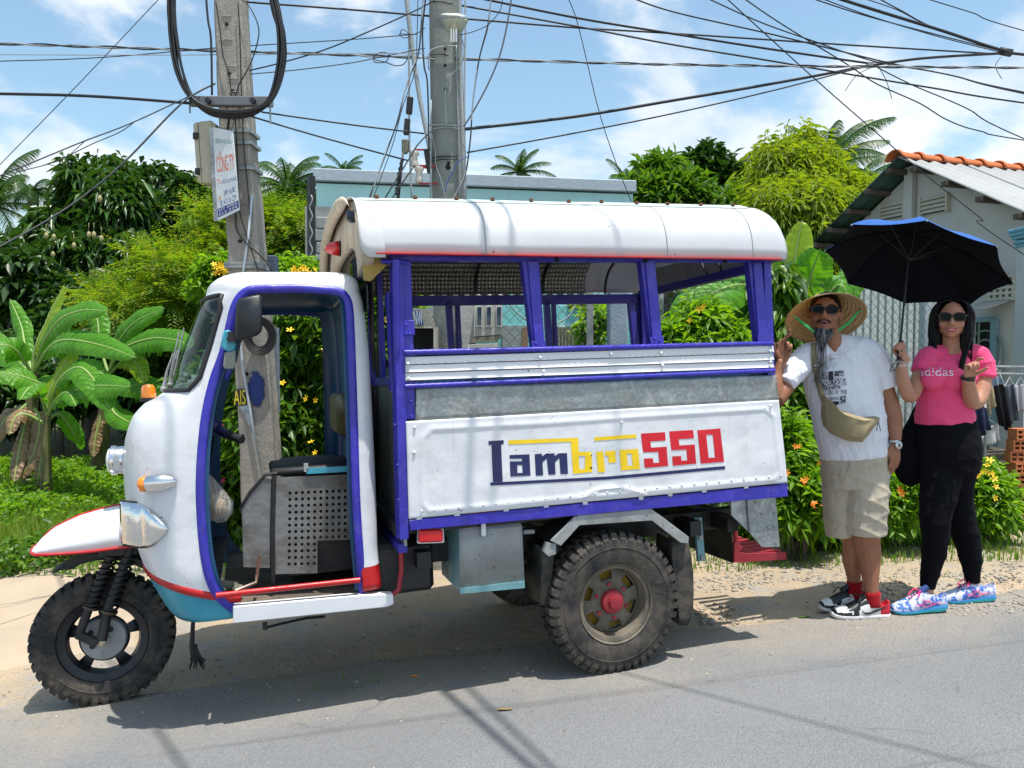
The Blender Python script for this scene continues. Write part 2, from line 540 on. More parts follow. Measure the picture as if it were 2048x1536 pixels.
def mk_asphalt():
 m = M('worn asphalt', (0.2, 0.2, 0.2, 1), 0.9, spec=0.25)
 c = m.mix(m.rng(m.noise(0.7, 6, 0.6, 0.4), 0.35, 0.7), (0.26, 0.265, 0.275, 1), (0.21, 0.215, 0.222, 1))
 c = m.mix(m.rng(m.vor(150, out=0), 0.25, 0.6, 0, 0.35), c, (0.10, 0.10, 0.10, 1))
 c = m.mix(m.rng(m.noise(190, 2, 0.8), 0.56, 0.72, 0, 0.55), c, (0.46, 0.44, 0.41, 1))
 # sand swept towards the edge: local y is the distance from the edge of the road
 d = m.posz(ax=1)
 e = m.math('ADD', d, m.rng(m.noise(1.6, 7, 0.65, 0.5, (7, 0, 0)), 0.3, 0.7, -0.28, 0.28))
 s = m.rng(e, -0.05, 0.72, 0.80, 0.0)
 s2 = m.math('MULTIPLY', s, m.rng(m.noise(55, 5, 0.8), 0.36, 0.55, 0.35, 1.0))
 c = m.mix(s2, c, (0.40, 0.335, 0.25, 1))
 # old tyre marks and tar seams running along the road
 t = m.noise((0.10, 9, 1), 3, 0.5, 0.6, (0, 2, 0))
 c = m.mix(m.rng(t, 0.62, 0.70, 0, 0.28), c, (0.08, 0.08, 0.085, 1))
 st = m.rng(m.noise(11, 4, 0.6, 0, (2, 2, 2)), 0.71, 0.74, 0, 0.6)
 c = m.mix(st, c, (0.12, 0.11, 0.10, 1))
 dst = m.coord(1.0); nz = m.N.new('ShaderNodeTexNoise'); nz.inputs['Scale'].default_value = 3.0; nz.inputs['Detail'].default_value = 6; m.L.new(dst, nz.inputs['Vector'])
 ad_ = m.N.new('ShaderNodeMixRGB'); ad_.inputs[0].default_value = .22; m.L.new(dst, ad_.inputs[1]); m.L.new(nz.outputs[1], ad_.inputs[2])
 vo = m.N.new('ShaderNodeTexVoronoi'); vo.feature = 'DISTANCE_TO_EDGE'; vo.inputs['Scale'].default_value = .75; m.L.new(ad_.outputs[0], vo.inputs['Vector'])
 ck = m.math('MULTIPLY', m.rng(vo.outputs[0], .0015, .006, 1, 0), m.rng(m.noise(.6, 3, loc=(5, 3, 0)), .50, .58))
 c = m.mix(m.math('MULTIPLY', ck, .7), c, (0.06, 0.058, 0.055, 1))
 m.color(c)
 m.bump(m.noise(120, 4, 0.75), 0.006)
 m.bump(m.vor(90, out=0), 0.004)
 return m.mat
DIRT = mk_dirt()
ASPH = mk_asphalt()
def relief(x, y):
 """uneven verge: gentle lumps everywhere but under the asphalt"""
 w = noise.fractal(Vector((x * 1.1, y * 1.1, 0)), 1.0, 2.0, 4) * 0.018
 w += noise.fractal(Vector((x * 6, y * 6, 4)), 1.0, 2.0, 3) * 0.006
 return w
E0, E1 = ground(-60, 1425), ground(2048, 1178)
ED = (E1 - E0); ED.z = 0; ED.normalize()
EN = Vector((ED.y, -ED.x, 0))                    # towards the camera
def edist(x, y): return (Vector((x, y, 0)) - Vector((E0.x, E0.y, 0))).dot(EN)
def lin(a, b, n): return [a + (b - a) * i / (n - 1) for i in range(n)]
xs = [-600, -200, -80, -40, -24, -16, -12, -9] + lin(-7.5, 7.5, 130) + [9, 12, 16, 24, 40, 80, 200, 600]
ys = [-60, -20, -8, -3] + lin(-1, 9, 100) + lin(9.5, 20, 20) + [25, 32, 45, 70, 120, 300, 900]
rows = []
for y in ys:
 r = []
 for x in xs:
  z = gz(x, y)
  if 1 < y < 14 and abs(x) < 10:
   k = sm(-0.10, 0.45, -edist(x, y))
   z += relief(x, y) * k - 0.012 * (1 - sm(0.0, 0.3, -edist(x, y)))
  elif y <= 1: z -= 0.012
  r.append((x, y, z))
 rows.append(r)
g = MB(); g.grid(rows)
g.build('ground', DIRT, smooth=180, kind='structure')
# road sheet in its own frame: x along the edge, y away from the edge
g = MB(); rows = []
L0 = 14.0
us = [-300, -100, -40, -20] + lin(-12, 14, 520) + [20, 40, 100, 300]
vs_ = [0, 0.02, 0.06, 0.14, 0.3, 0.6, 1.0, 1.6, 2.4, 3.4, 5, 8]
for v_ in vs_:
 r = []
 for u in us:
  o = v_
  if v_ < 0.5: o += noise.fractal(Vector((u * 0.9, 3, 0)), 1.0, 2.0, 7) * 0.16 * (1 - v_ / 0.5) + noise.noise(Vector((u * 14, 8, 0))) * 0.02 * (1 - v_ / 0.5)
  p = Vector((E0.x, E0.y, 0)) + ED * u + EN * o
  r.append((u, o, gz(p.x, p.y) + 0.006 - (0.007 if v_ == 0 else 0)))
 rows.append(r)
g.grid(rows)
road = g.build('road', ASPH, smooth=180, kind='structure')
road.matrix_world = Matrix(((ED.x, EN.x, 0, E0.x), (ED.y, EN.y, 0, E0.y), (0, 0, 1, 0), (0, 0, 0, 1)))
# concrete strip of path at the left edge and at the right
CONC = M('dusty concrete', (0.4, 0.35, 0.28, 1), 0.9)
c = CONC.mix(CONC.rng(CONC.noise(2.2, 7, 0.6), 0.35, 0.7), (0.44, 0.345, 0.245, 1), (0.36, 0.29, 0.215, 1))
c = CONC.mix(CONC.rng(CONC.noise(40, 4, 0.7), 0.6, 0.8, 0, 0.6), c, (0.2, 0.17, 0.13, 1))
CONC.color(c).bump(CONC.noise(25, 5, 0.7), 0.006)
def patch(name, pts, mat, dz, n=26, kind='structure', h=0.0):
 """a slab lying on the ground with an outline given by points of the photograph"""
 P = [ground(*p) for p in pts]
 A, B, C_, D = P
 rows = []
 for i in range(n):
  a = A.lerp(B, i / (n - 1)); b = D.lerp(C_, i / (n - 1)); r = []
  for j in range(n):
   p = a.lerp(b, j / (n - 1))
   w = Vector((noise.noise(p * 2.1), noise.noise(p * 2.1 + Vector((9, 0, 0))), 0)) * 0.10
   if i in (0, n - 1) or j in (0, n - 1): w += Vector((noise.noise(p * 9), noise.noise(p * 9 + Vector((4, 0, 0))), 0)) * 0.03
   p = p + w
   z = gz(p.x, p.y) + relief(p.x, p.y) * sm(-0.10, 0.45, -edist(p.x, p.y)) + dz
   if i in (0, n - 1) or j in (0, n - 1): z -= 0.05
   r.append((p.x, p.y, z))
  rows.append(r)
 g = MB(); g.grid(rows)
 return g.build(name, mat, smooth=50, kind=kind)
patch('path', [(-500, 1420), (300, 1290), (330, 1100), (-300, 1205)], CONC.mat, 0.022)
patch('path', [(1990, 1075), (2500, 1095), (2400, 925), (1900, 930)], CONC.mat, 0.03)
# pebbles, broken stone and crumbs of asphalt along the verge
PEB = M('mixed pebbles', (0.3, 0.28, 0.25, 1), 0.85)
PEB.color(PEB.mix(PEB.rng(PEB.island(), 0, 1), (0.42, 0.37, 0.30, 1), (0.22, 0.205, 0.18, 1)))
ico_v = np.array([(0, 0, -1), (.72, -.53, -.45), (-.28, -.85, -.45), (-.89, 0, -.45), (-.28, .85, -.45), (.72, .53, -.45),
      (.28, -.85, .45), (-.72, -.53, .45), (-.72, .53, .45), (.28, .85, .45), (.89, 0, .45), (0, 0, 1)], float)
ico_f = np.array([(0, 2, 1), (1, 5, 0), (0, 3, 2), (0, 4, 3), (0, 5, 4), (1, 10, 5), (2, 6, 1), (3, 7, 2), (4, 8, 3), (5, 9, 4),
      (1, 6, 10), (2, 7, 6), (3, 8, 7), (4, 9, 8), (5, 10, 9), (6, 11, 10), (7, 11, 6), (8, 11, 7), (9, 11, 8), (10, 11, 9)])
def pebbles(name, N, gen, size, kind='stuff'):
 rg = np.random.RandomState(5 + N)
 V_, F_ = [], []
 for i in range(N):
  x, y, s_ = gen(rg)
  s_ *= size * (0.5 + rg.rand() ** 3 * 2.2)
  k = np.array([1 + .4 * rg.randn() * .5, 1, 0.38 + .2 * rg.rand()]) * s_
  v = ico_v * (1 + 0.22 * rg.randn(12, 1)) * k
  a = rg.rand() * 6.28
  v = v @ np.array([[cos(a), sin(a), 0], [-sin(a), cos(a), 0], [0, 0, 1]])
  kk = sm(-0.10, 0.45, -edist(x, y))
  V_.append(v + [x, y, gz(x, y) + relief(x, y) * kk + 0.006 * (1 - kk) + s_ * 0.12])
  F_.append(ico_f + 12 * i)
 o = obj_from(name, raw_mesh(name, np.concatenate(V_), np.concatenate(F_), PEB.mat))
 tag(o, kind=kind)
 return o
def gen_verge(rg):
 while True:
  u = rg.rand() * 13 - 2.5; v = rg.randn() * 0.5 - 0.35
  p = Vector((E0.x, E0.y, 0)) + ED * u + EN * v
  if p.y > 1.6 and noise.noise(Vector((p.x * 1.3, p.y * 1.3, 2))) > -0.15 - rg.rand() * 0.4:
   return p.x, p.y, 1.0
def gen_right(rg):
 while True:
  x = 0.8 + rg.rand() * 4.5; y = 4.0 + rg.rand() * 2.2
  if noise.noise(Vector((x * 1.6, y * 2.6, 7))) > 0.05: return x, y, 1.15
pebbles('gravel', 3600, gen_verge, 0.0042)
pebbles('gravel', 7500, gen_right, 0.0050)
# ================================================================ THREE-WHEELER
truck = empty('cargo_tricycle', mat=TM, label='white three-wheeled passenger truck with violet blue trim and Lambro550 painted on its side', cat='three-wheeler')
TP = dict(parent=truck)
W = 1.30                     # width over the rear tyres; near side y=0, far side y=-W
YC = -W / 2
YS = -0.085                  # side of the cab
HW = YS - YC                 # half width of the cab
def pl(pts, y=0.0): return [V(px, py, y) for px, py in pts]
def interp(tab, x):
 """tab sorted by first value"""
 if x <= tab[0][0]: return tab[0][1]
 for (a, b), (c, d) in zip(tab, tab[1:]):
  if x <= c: return b + (d - b) * (x - a) / (c - a)
 return tab[-1][1]
def smooth_poly(pts, n=6):
 """Catmull-Rom through the points"""
 pts = [vv(p) for p in pts]; out = []
 for i in range(len(pts) - 1):
  p0 = pts[max(i - 1, 0)]; p1 = pts[i]; p2 = pts[i + 1]; p3 = pts[min(i + 2, len(pts) - 1)]
  for k in range(n):
   t = k / n
   out.append(0.5 * ((2 * p1) + (p2 - p0) * t + (2 * p0 - 5 * p1 + 4 * p2 - p3) * t * t + (3 * p1 - p0 - 3 * p2 + p3) * t ** 3))
 out.append(pts[-1])
 return out
# ---- cab shell, measured on the side plane -------------------------------
door = [(467, 1222), (448, 1207), (434, 1190), (422, 1165), (412, 1125), (405, 1070), (401, 1000), (401, 950), (404, 895), (412, 825), (427, 760),
  (446, 706), (459, 652), (468, 615), (480, 592), (497, 579), (520, 576), (560, 575), (600, 575), (650, 578), (680, 582), (693, 592), (700, 612),
  (703, 660), (705, 720), (707, 800), (709, 880), (712, 990), (718, 1090), (727, 1188)]
doorL = smooth_poly(pl(door, YS), 3)
zt = max(p.z for p in doorL)                      # top of the door opening
fr_edge = sorted([(p.z, p.x) for p in doorL if p.x > (V(590, 575, YS).x)])
rr_edge = sorted([(p.z, p.x) for p in doorL if p.x <= (V(590, 575, YS).x)])
YF = YC + 0.10
prof_f = [(404, 1251), (372, 1240), (345, 1205), (318, 1165), (297, 1130), (281, 1092), (262, 1040), (252, 985), (248, 930), (251, 880), (259, 850), (270, 826), (290, 806), (318, 792), (345, 772),
    (352, 740), (366, 700), (383, 656), (400, 617), (418, 590), (436, 576)]
PF = sorted([(V(a, b, YF).z, V(a, b, YF).x) for a, b in prof_f])
# where the flat side turns into the round nose
prof_s = [(430, 1251), (400, 1235), (385, 1190), (375, 1130), (370, 1050), (368, 960), (368, 880), (372, 840), (395, 800), (412, 740), (428, 690), (441, 640), (452, 600), (470, 580)]
PS = sorted([(V(a, b, YS).z, V(a, b, YS).x) for a, b in prof_s])
zb = V(400, 1250, YS).z
rear_pts = [(770, 1190), (760, 1100), (757, 1000), (753, 900), (749, 800), (744, 700), (738, 640), (733, 600), (726, 580)]
PR = sorted([(V(a, b, YS).z, V(a, b, YS).x) for a, b in rear_pts])
def hw_at(z):
 """half width of the cab narrows at the bottom and at the roof"""
 t = sm(zb, zb + 0.22, z)
 return HW - 0.03 * (1 - t) - 0.035 * sm(0.95, 1.75, z)
def u_pt(z, t, hw=None, xf=None, xs=None, n_=2.35):
 """point of the nose outline at height z: t 0 (near side) .. 1 (far side)"""
 hw = hw or hw_at(z)
 xf = interp(PF, z) if xf is None else xf
 xs = interp(PS, z) if xs is None else xs
 a = pi / 2 - t * pi
 sx, sy = cos(a), sin(a)
 ex = 2 / n_
 return Vector((xs + max(0.02, xf - xs) * abs(sx) ** ex, YC + hw * (abs(sy) ** ex) * (1 if sy >= 0 else -1), z))
NZ = 54
zs_ = [zb + (zt - zb) * (i / (NZ - 1)) for i in range(NZ)]
zs_ = zs_[:-1] + [zt - 0.012, zt - 0.005, zt]
zs_ = sorted(set(zs_))
# windscreen opening on the shell
ws_z0, ws_z1 = V(372, 776, YS).z, V(425, 592, YS).z
NT = 44
def row_front(z):
 xd = interp(fr_edge, z); hw = hw_at(z); xs = interp(PS, z)
 r = []
 for k in range(5): r.append(Vector((xd + (xs - xd) * k / 5, YC + hw, z)))
 for k in range(NT + 1): r.append(u_pt(z, k / NT))
 for k in range(4, -1, -1): r.append(Vector((xd + (xs - xd) * k / 5, YC - hw, z)))
 return r
rows = [row_front(z) for z in zs_]
def in_ws(p):
 z = p.z
 if not (ws_z0 < z < ws_z1): return False
 xs = interp(PS, z)
 return p.x > xs - 0.002
shell = MB(); lowstripe = MB(); redline = MB(); glassb = MB()
tw0, tw1 = 5 + 1, 5 + NT - 1          # columns of the windscreen
def on_shell(px, py):
 """point of the near flank of the cab seen there"""
 y = YS
 for _ in range(30):
  p = V(px, py, y)
  xs, xf, hw = interp(PS, p.z), interp(PF, p.z), hw_at(p.z)
  if p.x <= xs: yn = YC + hw
  else: yn = YC + hw * max(0.0, 1 - min(1, (p.x - xs) / max(.02, xf - xs)) ** 2.35) ** (1 / 2.35)
  y += (yn - y) * 0.5
 return V(px, py, y)
ZR = sorted([(p.x, p.z) for p in [on_shell(*q) for q in ((310, 1155), (330, 1166), (355, 1176), (380, 1183), (405, 1188), (436, 1193), (470, 1197))]])
ZR.append((ZR[-1][0] + 0.4, ZR[-1][1] + 0.12))
def zred(x): return interp(ZR, x)
def add_skin(mb, rows, inset=0.0, rowsel=None, colsel=None):
 nr, nc = len(rows), len(rows[0])
 vs = [p for r in rows for p in r]; fs = []
 for i in range(nr - 1):
  for j in range(nc - 1):
   if rowsel and not rowsel(i, j): continue
   fs.append((i * nc + j, (i + 1) * nc + j, (i + 1) * nc + j + 1, i * nc + j + 1))
 mb.add(vs, fs)
iw0 = min(range(len(zs_)), key=lambda i: abs(zs_[i] - ws_z0))
iw1 = min(range(len(zs_)), key=lambda i: abs(zs_[i] - ws_z1))
def is_ws(i, j):
 if not (iw0 <= i < iw1 and tw0 <= j < tw1): return False
 # rounded corners
 di = min(i - iw0, iw1 - 1 - i); dj = min(j - tw0, tw1 - 1 - j)
 return not (di + dj < 2)
add_skin(shell, rows, rowsel=lambda i, j: not is_ws(i, j))
add_skin(glassb, rows, rowsel=lambda i, j: is_ws(i, j))
# rear pillar and back of the cab, with a window in the back wall
def row_back(z):
 xd = interp(rr_edge, z); xr = interp(PR, z); hw = hw_at(z) if z > zb + .2 else hw_at(zb + .2); rc = 0.07
 r = [Vector((xd, YC + hw, z)), Vector(((xd * .4 + (xr + rc) * .6), YC + hw, z))]
 for k in range(6):
  a = k / 5 * pi / 2
  r.append(Vector((xr + rc - rc * sin(a), YC + hw - rc + rc * cos(a), z)))
 for k in range(1, 12): r.append(Vector((xr, YC + (hw - rc) * (1 - 2 * k / 12), z)))
 for k in range(6):
  a = k / 5 * pi / 2
  r.append(Vector((xr + rc - rc * cos(a), YC - hw + rc - rc * sin(a), z)))
 r += [Vector(((xd * .4 + (xr + rc) * .6), YC - hw, z)), Vector((xd, YC - hw, z))]
 return r
zsb = [z for z in zs_ if z >= V(745, 1190, YS).z]
rowsb = [row_back(z) for z in zsb]
zwin0, zwin1 = V(700, 860, YS).z, zt - 0.10
add_skin(shell, rowsb, rowsel=lambda i, j: not (zwin0 < zsb[i] < zwin1 and 8 <= j < 12))
# roof: rings shrinking towards the crown
rt, rb = row_front(zt), row_back(zt)
ring0 = rt + rb[::-1]
ztop = V(590, 558, YC).z - 0.01
cx = (V(590, 570, YS).x)
rings = []
for k in range(11):
 a = k / 10 * pi / 2
 s_ = 1 - (1 - cos(a)) * 1.0
 z = zt + (ztop - zt) * sin(a) ** 0.9
 s_ = cos(a) ** 0.42 if k < 10 else 0.0
 r = []
 for p in ring0:
  q = Vector((cx + (p.x - cx) * s_, YC + (p.y - YC) * s_, z))
  r.append(q)
 rings.append(r)
for i in range(len(rings) - 1):
 nn = len(ring0)
 vs = rings[i] + rings[i + 1]
 shell.add(vs, [(j, j + nn, (j + 1) % nn + nn, (j + 1) % nn) for j in range(nn)])
cab = shell.mesh('cab_shell', [WHITE2, TURQ, RED, CABIN], smooth=60)
# paint bands: turquoise belly below the red line
for p in cab.polygons:
 c_ = p.center
 if c_.x > V(470, 1200, YS).x and c_.z < zred(c_.x) + 0.4:
  zl = zred(c_.x)
  if c_.z < zl - 0.002: p.material_index = 1
 if c_.x < V(700, 1100, YS).x and c_.z < V(742, 1128, YS).z: p.material_index = 2
o = obj_from('cab_shell', cab, truck)
md = o.modifiers.new('thick', 'SOLIDIFY'); md.thickness = 0.022; md.offset = -1; md.material_offset = 0
# cabin lining, a second skin just inside painted dark blue
lin_ = MB()
add_skin(lin_, [[Vector((p.x - 0.03 if p.x > cx else p.x + 0.03, YC + (p.y - YC) * 0.945, p.z)) for p in r] for r in rows], rowsel=lambda i, j: not is_ws(i, j))
add_skin(lin_, [[Vector((p.x + 0.03, YC + (p.y - YC) * 0.945, p.z)) for p in r] for r in rowsb], rowsel=lambda i, j: not (zwin0 < zsb[i] < zwin1 and 8 <= j < 12))
for i in range(len(rings) - 1):
 nn = len(ring0)
 sh = lambda r, k: [Vector((cx + (p.x - cx) * .965, YC + (p.y - YC) * 0.945, p.z - 0.03 * (k > 0))) for p in r]
 lin_.add(sh(rings[i], i) + sh(rings[i + 1], i + 1), [(j, j + nn, (j + 1) % nn + nn, (j + 1) % nn) for j in range(nn)])
lin_.build('cab_lining', CABIN, **TP, smooth=60)
glassb.build('windscreen', GLASS, **TP, smooth=180)
# rubber seal round the glass
seal = []
nr, nc = len(rows), len(rows[0])
for j in range(tw0 + 1, tw1): seal.append(rows[iw0][j])
for p in ((iw0 + 1, tw1 - 0),): pass
path_ = [rows[iw0][j] for j in range(tw0 + 2, tw1 - 1)] + [rows[iw0 + 1][tw1 - 1]] + [rows[i][tw1] for i in range(iw0 + 2, iw1 - 1)] + [rows[iw1 - 1][tw1 - 1]] + \
  [rows[iw1][j] for j in range(tw1 - 2, tw0 + 1, -1)] + [rows[iw1 - 1][tw0 + 1]] + [rows[i][tw0] for i in range(iw1 - 2, iw0 + 1, -1)] + [rows[iw0 + 1][tw0 + 1]]
MB().tube(path_, 0.010, 7, closed=True).build('windscreen_seal', RUBDARK, **TP, smooth=180)
# door edging: a flat violet strip along the opening on both sides
for sgn in (1, -1):
 b = MB()
 pts = [Vector((p.x, YC + sgn * (hw_at(p.z) + 0.001), p.z)) for p in doorL]
 b.tube(pts, 0.017, 8, up=(0, 1, 0), ry=0.009)
 b.build('door_trim', BLUE, **TP, smooth=60)
# red line over the belly
pts = []
for k in range(40):
 x = interp(fr_edge, 0.3) - 0.03 + k / 39 * 0.62
 z = zred(x); xs, xf, hw = interp(PS, z), interp(PF, z), hw_at(z)
 if x > xf - 0.005: break
 y = YC + hw * (1.0 if x <= xs else max(0.0, 1 - ((x - xs) / (xf - xs)) ** 2.35) ** (1 / 2.35))
 pts.append(Vector((x, y + 0.001, z)))
MB().tube(pts, 0.003, 6, up=(0, 0, 1), ry=0.018).build('red_stripe', RED, **TP, smooth=180)
ZSILL = V(600, 1205, YS).z
r_ = row_front(V(400, 1180, YS).z)
MB().slab([Vector((p.x - .02, YC + (p.y - YC) * .95, p.z)) for p in r_], (0, 0, -.01)).build('nose_light_stop', BLACK, **TP)  # unseen floor pan, added to block sun leaking through the open nose
# ---- sill, rail, floor ----
b = MB()
b.slab(pl([(466, 1213), (724, 1190), (786, 1188), (788, 1208), (775, 1214), (466, 1247)], YS + 0.005), (0, -0.05, 0))
b.build('door_sill', WHITE, **TP, bevel=0.003)
b = MB(); b.tube([V(432, 1191, YS), V(720, 1160, YS)], 0.0115, 10)
b.build('step_rail', RED, **TP, smooth=60)
b = MB()
b.slab([V(440, 1216, YS - .03), V(760, 1196, YS - .03), V(760, 1202, YS - .03), V(440, 1222, YS - .03)], (0, -W + 0.22, 0))
b.build('cab_floor', paint('worn floor plate', (0.16, 0.12, 0.09, 1), (0.05, 0.045, 0.04, 1), 0.6, 5, 0.8), **TP)
# toe board closing the nose from inside and the lower front bulkhead
# ---- seat box ----
yb = YS - 0.16
PERF = M('perforated engine plate', (0.3, 0.29, 0.27, 1), 0.5, 0.3)
c = PERF.mix(PERF.rng(PERF.noise(7, 7, 0.7, 0.5), 0.4, 0.7), (0.20, 0.20, 0.195, 1), (0.085, 0.07, 0.055, 1))
PERF.color(c).bump(PERF.noise(30, 4), 0.004)
def perf_plate():
 b = MB()
 x0, x1 = V(545, 1050, yb).x, V(706, 1050, yb).x
 A, B, C_, D = V(549, 955, yb), V(708, 948, yb), V(708, 1144, yb), V(546, 1148, yb)
 # plate as a sheet of cells with holes left open
 N1, N2 = 13, 15
 def P(u, v):
  t = A.lerp(B, u); q = D.lerp(C_, u); return t.lerp(q, v)
 hole = []
 for i in range(N1):
  for j in range(N2):
   u0, u1, v0, v1 = i / N1, (i + 1) / N1, j / N2, (j + 1) / N2
   if i >= 7 and j >= 10: continue
   isH = (2 <= i <= 11 and 2 <= j <= 13)
   q = [P(u0, v0), P(u1, v0), P(u1, v1), P(u0, v1)]
   if not isH: b.add(q, [(0, 1, 2, 3)])
   else:
    n = 8; cu, cv = (u0 + u1) / 2, (v0 + v1) / 2
    inner = [P(cu + cos(2 * pi * (k + .5) / n + pi) * 0.26 / N1, cv + sin(2 * pi * (k + .5) / n + pi) * 0.26 / N2) for k in range(n)]
    mids = [P(cu, v0), P(u1, v0), P(u1, cv), P(u1, v1), P(cu, v1), P(u0, v1), P(u0, cv), P(u0, v0)]
    # inner ring starts near the left; rotate the outer ring to match
    outer = [P(u0, cv), P(u0, v0), P(cu, v0), P(u1, v0), P(u1, cv), P(u1, v1), P(cu, v1), P(u0, v1)]
    inner = [P(cu + cos(pi + 2 * pi * k / n) * 0.27 / N1, cv + sin(pi + 2 * pi * k / n) * 0.27 / N2) for k in range(n)]
    b.add(outer + inner, [(k, (k + 1) % n, (k + 1) % n + n, k + n) for k in range(n)])
 return b.build('engine_plate', PERF.mat, **TP, smooth=0, solid=0.004)
perf_plate()
b = MB(); b.slab(pl([(546, 960), (540, 1136), (487, 1134), (483, 1012), (500, 985), (528, 955)], yb), (0, -0.004, 0))
b.build('engine_plate', PERF.mat, **TP, label='plain grey engine plate without holes')
b = MB(); b.tube([V(548, 950, yb + .006), V(545, 1060, yb + .006), V(546, 1165, yb + .006)], 0.010, 8)
b.build('seat_frame_tube', BLACK, **TP)
b = MB(); b.tube([V(480, 1018, yb), V(500, 985, yb), V(530, 950, yb), V(555, 946, yb)], 0.008, 6); b.build('seat_frame_tube', BLACK, **TP)
b = MB()
bx0, bx1 = V(708, 1000, yb).x, V(548, 1000, yb).x
bz0, bz1 = V(600, 1160, yb).z, V(600, 946, yb).z
b.box(((bx0 + bx1) / 2 - 0.02, YC - .02, (bz0 + bz1) / 2), (bx1 - bx0 - 0.06, W - 0.62, bz1 - bz0))
b.build('engine_cover', BLACK, **TP)
b = MB()
sx0, sx1 = V(712, 935, yb).x, V(540, 935, yb).x
sz = V(620, 938, yb).z
b.box(((sx0 + sx1) / 2, yb - .20, sz - .004), (sx1 - sx0, .40, 0.030))
b.build('seat', RUBDARK, **TP, bevel=0.012, smooth=60)
b = MB(); b.bar(V(613, 942, yb + .012), V(707, 937, yb + .012), 0.012, 0.024)
b.build('seat_strip', TURQ, **TP)
b = MB(); b.box(((V(612, 935, yb + .012)) - Vector((0, 0, 0))), (0.018, 0.012, 0.035)); b.build('seat_clip', GREYM, **TP)
# backrest, brown, on the back wall
b = MB(); p = V(690, 835, YC)
b.box((interp(PR, .9) + 0.075, YC, V(690, 835, YS - .2).z), (0.06, 0.6, 0.20)); b.build('backrest', paint('brown vinyl', (0.10, 0.06, 0.02, 1)), **TP, bevel=0.02, smooth=60)
# ---- steering ----
hb = -0.33
b = MB(); b.tube([V(405, 850, YC), V(425, 855, hb - .1), V(440, 862, hb)], 0.016, 8); b.tube([V(440, 862, hb), V(458, 870, hb + .06)], 0.019, 10)
b.ball(V(428, 850, hb - .02), 0.028, 10, 8)
b.build('handlebar', paint('dark violet enamel', (0.02, 0.014, 0.10, 1)), **TP, smooth=60)
b = MB(); b.tube([V(456, 869, hb + .055), V(484, 880, hb + .12)], 0.017, 10); b.build('handlebar_grip', RUBDARK, **TP, smooth=60)
b = MB(); b.tube([V(418, 870, YC), V(395, 1010, YC), V(330, 1130, YC)], 0.028, 10); b.build('steering_column', BLACK, **TP, smooth=60)
# pedal lever and brake rod on the floor
b = MB(); b.tube([V(519, 1110, yb + .05), V(514, 1150, yb + .05), V(512, 1165, yb + .07), V(470, 1182, yb + .1)], 0.007, 6); b.build('pedal_lever', paint('rusty rod', (0.16, 0.08, 0.05, 1)), **TP)
b = MB(); b.tube([V(452, 700, YC - .2), V(440, 760, YC - .1), V(422, 800, YC)], 0.006, 6); b.build('cable', BLACK, **TP)
# ---- rubber mat and rags in the footwell ----
b = MB()
rr = random.Random(3)
for k in range(16):
 p = V(430 + rr.random() * 45, 1168 + rr.random() * 22, YS - .12 - rr.random() * .25)
 b.ball(p, (0.03 + rr.random() * .02, 0.025, 0.014 + rr.random() * .01), 7, 5)
b.build('rag', paint('grey green rag', (0.12, 0.13, 0.09, 1), (0.2, 0.19, 0.14, 1), 0.5, 9, 0.9), **TP, smooth=180)
# ---- mirrors ----
b = MB()
ym = YS + 0.10
b.slab(pl([(477, 596), (519, 588), (525, 594), (524, 662), (512, 670), (477, 682), (469, 672), (472, 610)], ym), (0, -0.075, 0))
b.build('mirror', paint('black mirror plastic', (0.010, 0.014, 0.018, 1), None, .15, 4, .35), **TP, bevel=0.012, smooth=60)
b = MB(); b.tube([V(478, 672, ym - .04), V(462, 672, ym - .06), V(452, 685, YS)], 0.009, 8); b.box(V(464, 674, ym - .05), (0.03, 0.03, 0.04)); b.build('mirror_arm', BLACK, **TP)
b = MB(); b.slab(pl([(440, 694), (447, 661), (460, 659), (472, 690), (470, 701), (456, 704)], YS + 0.026), (0, -0.03, 0)); b.build('mirror_bracket', TURQ, **TP, bevel=0.006)
b = MB(); b.slab(pl([(449, 705), (471, 700), (471, 733), (466, 738), (450, 738), (446, 732)], YS + .02), (0, -0.012, 0)); b.build('mirror', paint('grey plastic', (0.22, 0.24, 0.2, 1)), **TP, bevel=.003, label='small lower mirror seen edge on')
b = MB(); b.tube([V(462, 704, YS + .015), V(459, 740, YS), V(452, 757, YS - .03)], 0.006, 6); b.build('mirror_arm', BLUE, **TP)
# ---- lamps on the nose ----
def nose(px, py, y): return V(px, py, y)
# headlight: chrome bell pointing forward
hc = Vector((interp(PF, V(250, 925, YF).z) - 0.02, YC + .06, V(236, 922, YF).z))
ax_ = Vector((1, 0, 0.02))
hr = (V(232, 896, YF).z - V(232, 952, YF).z) / 2
b = MB(); b.lathe([(hr * .55, 0), (hr * .9, 0.010), (hr * 1.0, 0.028), (hr * 0.98, 0.050), (hr * 1.06, 0.056), (hr * 1.06, 0.074), (hr * .97, 0.078)], hc, ax_, 28)
b.build('headlight', CHROME, **TP, smooth=50)
b = MB(); b.lathe([(hr * .96, 0.077), (hr * .8, 0.086), (hr * .5, 0.093), (0.0, 0.095)], hc, ax_, 24)
b.build('headlight_lens', M('clear lens', (0.75, 0.78, 0.8, 1), 0.15, spec=0.9).mat, **TP, smooth=180)
